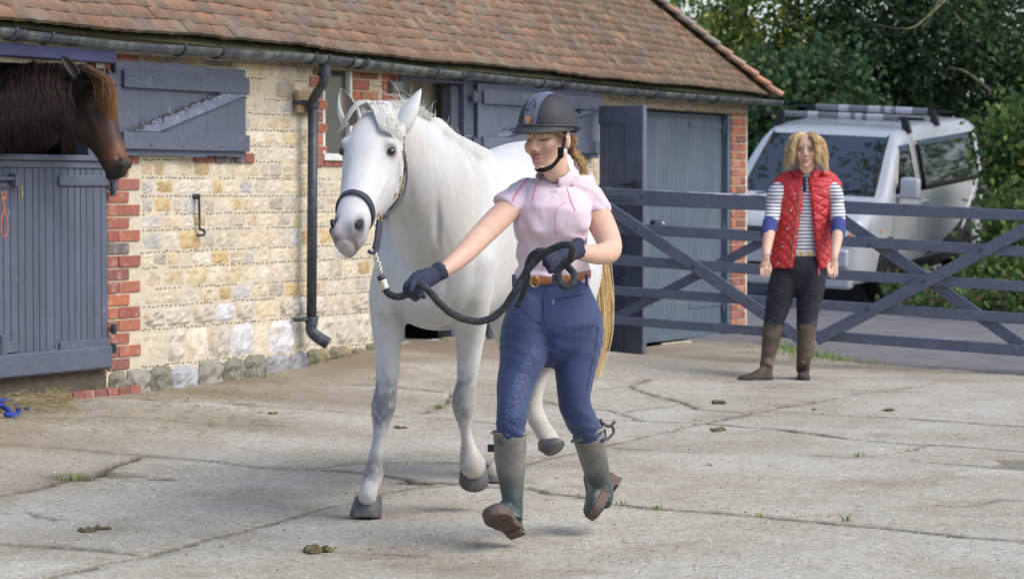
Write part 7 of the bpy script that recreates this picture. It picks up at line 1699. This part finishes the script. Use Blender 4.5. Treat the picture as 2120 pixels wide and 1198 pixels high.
for sd in (1, -1):
    pside('door_window', [(1.18, 1.20), (1.98, 1.20), (1.92, 1.73), (1.55, 1.72)], 'vglass', .005, sd)
    pside('side_window', [(2.14, 1.18), (4.60, 1.18), (4.52, 1.76), (2.10, 1.75)], 'vglass', .005, sd, 10)
    pside('door_gap', [(2.045, .40), (2.056, .40), (2.05, 1.80), (2.04, 1.80)], 'vblack', .002, sd, 4); pside('door_gap', [(1.08, .60), (1.09, .60), (1.09, 1.16), (1.08, 1.16)], 'vblack', .002, sd, 4)
    pside('sill_trim', [(1.3, .29), (3.55, .29), (3.55, .40), (1.3, .40)], 'vblack', .006, sd, 4)
    pside('side_graphic', [(2.3, .42), (3.9, .45), (4.4, 1.0), (3.5, .62)], 'vblack', .004, sd, 8); pside('side_graphic', [(3.6, .45), (3.7, .45), (4.35, 1.1), (4.25, 1.1)], 'vwhite', .007, sd, 4); pside('side_graphic', [(3.85, .45), (3.98, .45), (4.6, 1.1), (4.48, 1.1)], 'vblack', .006, sd, 4)
    for yw in (.95, 3.92):
        th = np.linspace(0, math.pi, 15); V = [(sd * (.953), yw + math.cos(a) * .40, .34 + math.sin(a) * .40) for a in th] + [(sd * .953, yw - .40, .28), (sd * .953, yw + .40, .28)]
        V += [(sd * .80, y, z) for _, y, z in V]; k = len(th) + 2; o = obj('wheel_arch', mesh_from('wheel_arch', V, [tuple(range(k)), tuple(range(2 * k - 1, k - 1, -1))] + [(i, i + k, (i + 1) % k + k, (i + 1) % k) for i in range(k)]), mt['vblack'], van)
        wh = empty('wheel', (sd * .86, yw, .34), parent=van); V, Fc = [], []; n = 36
        pr_ = [(-.11, .20), (-.11, .30), (-.09, .33), (.06, .335), (.095, .325), (.105, .30), (.105, .215), (.08, .205)]
        for a_ in np.arange(n) * 2 * math.pi / n:
            for x, r_ in pr_: V.append((sd * x, math.cos(a_) * r_, math.sin(a_) * r_))
        q = len(pr_); Fc = [(i * q + j, ((i + 1) % n) * q + j, ((i + 1) % n) * q + j + 1, i * q + j + 1) for i in range(n) for j in range(q - 1)]
        obj('tyre', mesh_from('tyre', V, Fc, (0, 0, 0), True), mt['tyre'], wh)
        mb = MB()
        for i in range(7):
            a_ = i * 2 * math.pi / 7; c_, s_ = math.cos(a_), math.sin(a_); w1 = .028
            mb.prism([(sd * .085, c_ * .04 - s_ * w1, s_ * .04 + c_ * w1), (sd * .085, c_ * .21 - s_ * w1, s_ * .21 + c_ * w1), (sd * .085, c_ * .21 + s_ * w1, s_ * .21 - c_ * w1), (sd * .085, c_ * .04 + s_ * w1, s_ * .04 - c_ * w1)], (sd, 0, 0), .03)
        mb.tube([(sd * .05, 0, 0), (sd * .095, 0, 0)], .055, 14); mb.build('rim', mt['alloy'], wh); mb = MB(); mb.tube([(sd * .0, 0, 0), (sd * .045, 0, 0)], .207, 24); mb.build('brake_disc', mt['vblack'], wh)
    mr = empty('door_mirror', (sd * 1.10, 1.22, 1.22), parent=van); mb = MB(); mb.box(-.12, .10, -.05, .07, -.07, .17); mb.build('mirror_shell', mt['vwhite'], mr, bevel=.035, seg=3, smooth=True); mb = MB(); mb.box(-.11, .09, .071, .074, -.05, .15); mb.build('mirror_glass', mt['vglass'], mr)
    mb = MB(); mb.box(-.20 if sd > 0 else .05, -.05 if sd > 0 else .20, -.03, .04, -.07, -.02); mb.build('mirror_arm', mt['vwhite'], mr, bevel=.012)
    for yh in (1.90, 2.25): mb = MB(); xx = vside(yh, 1.05); mb.box(min(sd * (xx - .01), sd * (xx + .03)), max(sd * (xx - .01), sd * (xx + .03)), yh - .08, yh + .08, 1.03, 1.065); mb.build('door_handle', mt['vwhite'], van, bevel=.008)
    mb = MB(); xx = vside(.62, .80); mb.box(min(sd * (xx - .005), sd * (xx + .006)), max(sd * (xx - .005), sd * (xx + .006)), .60, .66, .80, .84); mb.build('side_repeater', mt['orange'], van, bevel=.003)
    # headlamps wrap the corner
    V, Fc = [], []; st_ = [(-.02, .50), (-.018, .60), (-.010, .70), (.02, .79), (.09, .868), (.18, .905), (.28, .93)]
    for z, g_ in ((.69, 1), (.80, 1), (.90, .96)):
        for y, x in st_: V.append((sd * (x + .012) * (g_ if x < .85 else 1), y + .05 * (z > .85) - .004, z + .05 * (x - .5)))
    k = len(st_); Fc = [(j * k + i, j * k + i + 1, (j + 1) * k + i + 1, (j + 1) * k + i) for j in range(2) for i in range(k - 1)]
    V += [(sd * .45, .12, .7), (sd * .45, .12, .88), (sd * .80, .25, .7), (sd * .80, .25, .88)]; o = obj('headlamp', mesh_from('headlamp', V, Fc, (0, 0, 0), True), mt['lamp'], van); o.modifiers.new('s', 'SOLIDIFY').thickness = .02
    mb = MB(); mb.tube([(sd * .66, -.045, .78), (sd * .66, -.02, .78)], .062, 16); mb.build('lamp_reflector', mt['alloy'], o); mb = MB(); mb.tube([(sd * .815, .005, .80), (sd * .80, .03, .80)], .035, 12); mb.build('lamp_indicator', mt['orange'], o)
mb = MB(); mb.box(-.47, .47, -.03, .05, .74, .86); mb.build('grille', mt['vblack'], van, bevel=.008)
for z in (.765, .80, .835): mb = MB(); mb.box(-.46, .46, -.038, -.031, z - .005, z + .005); mb.build('grille_bar', mt['alloy'], van)
th = np.linspace(0, 2 * np.pi, 25)[:-1]; v, f = tube([(math.cos(a) * .065, -.045, .80 + math.sin(a) * .065) for a in th], .007, 6, closed=True); obj('front_emblem', mesh_from('front_emblem', v, f, (0, 0, 0), True), mt['alloy'], van)
mb = MB(); mb.box(-.80, .80, -.055, .10, .46, .66); mb.build('bumper', mt['vwhite'], van, bevel=.03, seg=3, smooth=False)
mb = MB(); mb.box(-.84, .84, -.035, .14, .22, .40); mb.build('lower_bumper', mt['vwhite'], van, bevel=.04, seg=3)
mb = MB(); mb.box(-.70, .70, -.05, .08, .36, .475); mb.build('air_intake', mt['vblack'], van, bevel=.01)
mb = MB(); mb.box(-.68, .68, .76, .84, 1.112, 1.135); mb.build('wiper_cowl', mt['vblack'], van, bevel=.005)
for x0, x1 in ((-.6, .02), (.0, .62)): mb = MB(); mb.tube([(x0, .80, 1.15), (x1, .90, 1.25)], .009, 6); mb.build('wiper', mt['vblack'], van)
mb = MB(); mb.tube([(.78, .84, 1.16), (.73, 1.2, 1.50), (.69, 1.6, 1.83)], .010, 6); mb.build('screen_seal', mt['vblack'], van); mb = MB(); mb.tube([(-.78, .84, 1.16), (-.73, 1.2, 1.50), (-.69, 1.6, 1.83)], .010, 6); mb.build('screen_seal', mt['vblack'], van)
for k, yb in enumerate((2.0, 3.1)):
    rb = empty('roof_bar', (0, yb, vtop(yb)), parent=van)
    mb = MB(); mb.tube([(-.98, 0, .10), (.98, 0, .10)], .018, 10); mb.build('bar', mt['vblack'], rb)
    mb = MB(); mb.tube([(-.72, 0, .10), (.68, 0, .10)], .038, 14); mb.build('pad', mt['vgrey'], rb, smooth=False)
    for a, b in ((-.42, -.30), (-.05, .10), (.16, .24), (.3, .5)): mb = MB(); mb.tube([(a, 0, .10), (b, 0, .10)], .0405, 14); mb.build('pad_sleeve', mt['vpale'], rb)
    for sd in (1, -1): mb = MB(); mb.prism([(sd * .70, -.04, .12), (sd * .78, -.04, .12), (sd * .84, -.04, -.07), (sd * .74, -.04, -.05)][::(1 if sd > 0 else -1)], (0, -1, 0), .08); mb.build('bar_foot', mt['vblack'], rb, bevel=.008)
mb = MB(); mb.box(-.8, .8, .3, 4.6, .2, .30); mb.build('underbody', mt['vblack'], van)

# ---------------------------------------------------------------- small things lying about the yard
def grass_tuft(px, py, n, h_, spread, seed, cols=MG + YG[:2], s=None):
    rg = np.random.default_rng(seed); g0 = gp(px, py); ps, cs_ = [], []
    for i in range(n):
        x, y = g0.x + rg.normal() * spread, g0.y + rg.normal() * spread; z = float(yard_h(x, y)); a = rg.random() * 6.28; l_ = h_ * .8 * rg.uniform(.5, 1.2); b_ = rg.uniform(.2, 1.0)
        ps.append(np.array([(x, y, z - .01), (x + math.cos(a) * l_ * .3 * b_, y + math.sin(a) * l_ * .3 * b_, z + l_ * .6), (x + math.cos(a) * l_ * .8 * b_, y + math.sin(a) * l_ * .8 * b_, z + l_)])); cs_.append(np.array(cols[int(rg.integers(len(cols)))]) * 1.2)
    return ps, cs_
ps, cs_ = [], []
for i, (px, py, n, h_, sp) in enumerate(((790, 797, 26, .03, .05), (910, 842, 14, .02, .03), (150, 990, 18, .02, .04), (1212, 1024, 8, .02, .02), (1275, 1042, 10, .02, .03), (1355, 1052, 8, .02, .03), (1445, 872, 8, .02, .02), (1780, 945, 8, .025, .03), (1880, 933, 8, .02, .03), (1750, 1078, 6, .04, .01), (1570, 1067, 8, .02, .02), (650, 740, 34, .05, .05), (497, 782, 30, .03, .06), (545, 780, 26, .03, .06), (270, 800, 14, .05, .03), (230, 815, 16, .03, .04), (835, 715, 40, .06, .05), (920, 706, 60, .07, .07), (1270, 730, 18, .05, .03), (960, 704, 20, .04, .05), (1640, 728, 130, .05, .12), (1690, 738, 110, .05, .12), (1620, 718, 60, .05, .08), (1735, 746, 70, .04, .12), (1800, 752, 30, .03, .12))):
    a, b = grass_tuft(px, py, n, h_, sp, 60 + i); ps += a; cs_ += b
o = obj('grass_and_weeds', strands(ps, .0045, n=3, cols=cs_), mt['hair']); o.data.name = 'grass_and_weeds'; tag(o, 'green grass and weeds sprouting from the joints and along the wall foot', 'grass', kind='stuff')
mt['dung'] = M('trodden_dung', (.13, .105, .05), 1, .4, 40, 1, 60, c2=(.07, .05, .03), c2s=30)
DUNG = [(650, 1140, .050, 'trodden olive brown dropping on the concrete in front of the horse'), (1487, 892, .055, 'flattened olive dropping on the slab right of the running boots'), (1487, 833, .045, 'thin dropping on the concrete left of the onlooker boots'), (1842, 850, .035, 'small dark dropping right of the onlooker'), (567, 856, .025, 'small dark clod on the concrete below the downpipe'), (825, 886, .03, 'dark clod beside the standing foreleg'), (187, 1098, .045, 'pale flattened smear of dung at lower left'), (1685, 848, .02, 'tiny grey clod between the onlooker and the gate'), (1470, 963, .018, 'small orange brown leaf scrap on the open concrete')]
for i, (px, py, r_, lab) in enumerate(DUNG):
    g0 = gp(px, py); rg = np.random.default_rng(80 + i); P = [ell((g0.x + rg.normal() * r_ * .42, g0.y + rg.normal() * r_ * .6, g0.z + .003), (r_ * rg.uniform(.2, .5), r_ * rg.uniform(.3, .7), r_ * rg.uniform(.12, .34)), n=10, m=6) for _ in range(14)]
    me = remesh('dropping', P, .0045, 1); wrinkle(me, .008, 60, i); o = obj('dropping' if i != 8 else 'leaf_scrap', me, mt['dung'] if i != 8 else mt['rawwood']); tag(o, lab, 'dropping' if i != 8 else 'leaf', 'droppings on the yard' if i != 8 else None)
ps, cs_ = [], []; rg = np.random.default_rng(90)
for i in range(1900):
    k = rg.random(); px, py = (rg.uniform(-20, 150), rg.uniform(822, 856)) if k < .55 else (rg.uniform(0, 600), rg.uniform(800, 900)) if k < .85 else (rg.uniform(0, 2120), rg.uniform(760, 1190))
    g0 = gp(px, py); hump = .015 + .06 * rg.random() if k < .55 and 20 < px < 140 else .008; a = rg.random() * 6.28; l_ = rg.uniform(.02, .09) * (1 if k < .85 else .4); z = g0.z + hump; ps.append(np.array([(g0.x, g0.y, z), (g0.x + math.cos(a) * l_ / 2, g0.y + math.sin(a) * l_ / 2, z + .004), (g0.x + math.cos(a) * l_, g0.y + math.sin(a) * l_, z - .002)])); cs_.append(np.array([(.38, .31, .17), (.30, .26, .12), (.26, .26, .12), (.42, .36, .22)][int(rg.integers(4))]))
o = obj('loose_hay', strands(ps, .0026, n=3, cols=cs_), mt['hair']); o.data.name = 'loose_hay'; tag(o, 'loose hay and straw scattered below the half door', 'hay', kind='stuff')
# grit and fallen bits on the concrete
rg = np.random.default_rng(91); mb = []; k = 0; V, Fc, C = [], [], []; sv, sf = ell((0, 0, 0), 1, n=5, m=3)
for i in range(1500):
    px, py = rg.uniform(0, 2120), 1198 - 420 * rg.random() ** .8; g0 = gp(px, py); r_ = rg.uniform(.0015, .0055); V.append(sv * (r_, r_ * 1.3, r_ * .5) + (g0.x, g0.y, g0.z + r_ * .2)); Fc += [tuple(j + k for j in q) for q in sf]; k += len(sv); c = [(.55, .52, .47), (.10, .08, .06), (.30, .24, .16), (.20, .12, .07), (.45, .42, .38)][int(rg.integers(5))]; C.append(np.tile(c, (len(sv), 1)))
mt['grit'] = M('loose_grit', rough=.95, var=.1, bump=0, vcol=True); o = obj('grit', mesh_from('grit', np.vstack(V), Fc, np.vstack(C)), mt['grit']); tag(o, 'small stones and crumbs scattered over the concrete', 'grit', kind='stuff')
# timber drain cover by the wall foot
dc = empty('drain_cover', tuple(gp(190, 818))); tag(dc, 'weathered timber drain cover at the foot of the brick jamb', 'cover')
ga, gb_ = gp(130, 826), gp(262, 806); u_ = (gb_ - ga); u_.z = 0; ul = u_.length; u_.normalize(); w2 = Vector((-u_.y, u_.x, 0))
for i in range(5):
    mb = MB(); o0 = ga + w2 * (i * .062 - .02) + Vector((0, 0, .032)); mb.prism([o0, o0 + u_ * ul, o0 + u_ * ul + w2 * .056, o0 + w2 * .056], (0, 0, 1), .02); world_child(mb.build('plank', M('grey_drain_board', (.20, .15, .10), .9, .3, 20, .5, 80) if i == 0 else bpy.data.materials['grey_drain_board'], bevel=.003), dc)
# ropes left by the door
br_ = M('blue_rope', (.02, .055, .30), .85, .25, 90, .6, 200)
rp = empty('blue_rope', tuple(gp(20, 848))); tag(rp, 'coil of blue rope on the ground at the left edge', 'rope')
for pts in ([(-60, 868), (-20, 852), (5, 840), (25, 838), (38, 846), (34, 860), (12, 866)], [(-40, 846), (0, 832), (32, 829), (52, 836), (58, 848)], [(-70, 880), (-30, 862), (0, 852), (20, 856), (28, 866)]):
    p = [gp(x, y) + Vector((0, 0, .016 + .02 * math.sin(i * 1.1))) for i, (x, y) in enumerate(pts)]; v, f = tube([tuple(q) for q in catmull([tuple(q) for q in p], 5)], .014, 10); world_child(obj('rope_coil', mesh_from('rope_coil', v, f, (0, 0, 0), True), br_), rp)
sx_ = Matrix.Translation((A0.x, A0.y, 0)) @ Matrix.Rotation(math.atan2(D.y, D.x), 4, 'Z')
def wpt(px, py, d): t_, z_ = wtz(px, py, d); return sx_ @ Vector((t_, -d, z_))
hr = empty('string_loop', tuple(wpt(8, 405, .08))); tag(hr, 'loop of orange baler twine hanging on the half door', 'twine'); om = M('orange_twine', (.60, .14, .05), .8, .1, 60, .2, 200)
for pts in ([(4, 402), (8, 425), (14, 450), (16, 475), (10, 490), (4, 485), (3, 460), (8, 430), (6, 405)], [(2, 400), (10, 398), (12, 408), (5, 412)]):
    v, f = tube(catmull([tuple(wpt(x, y, .085)) for x, y in pts], 4), .0035, 6); world_child(obj('twine', mesh_from('twine', v, f, (0, 0, 0), True), om), hr)
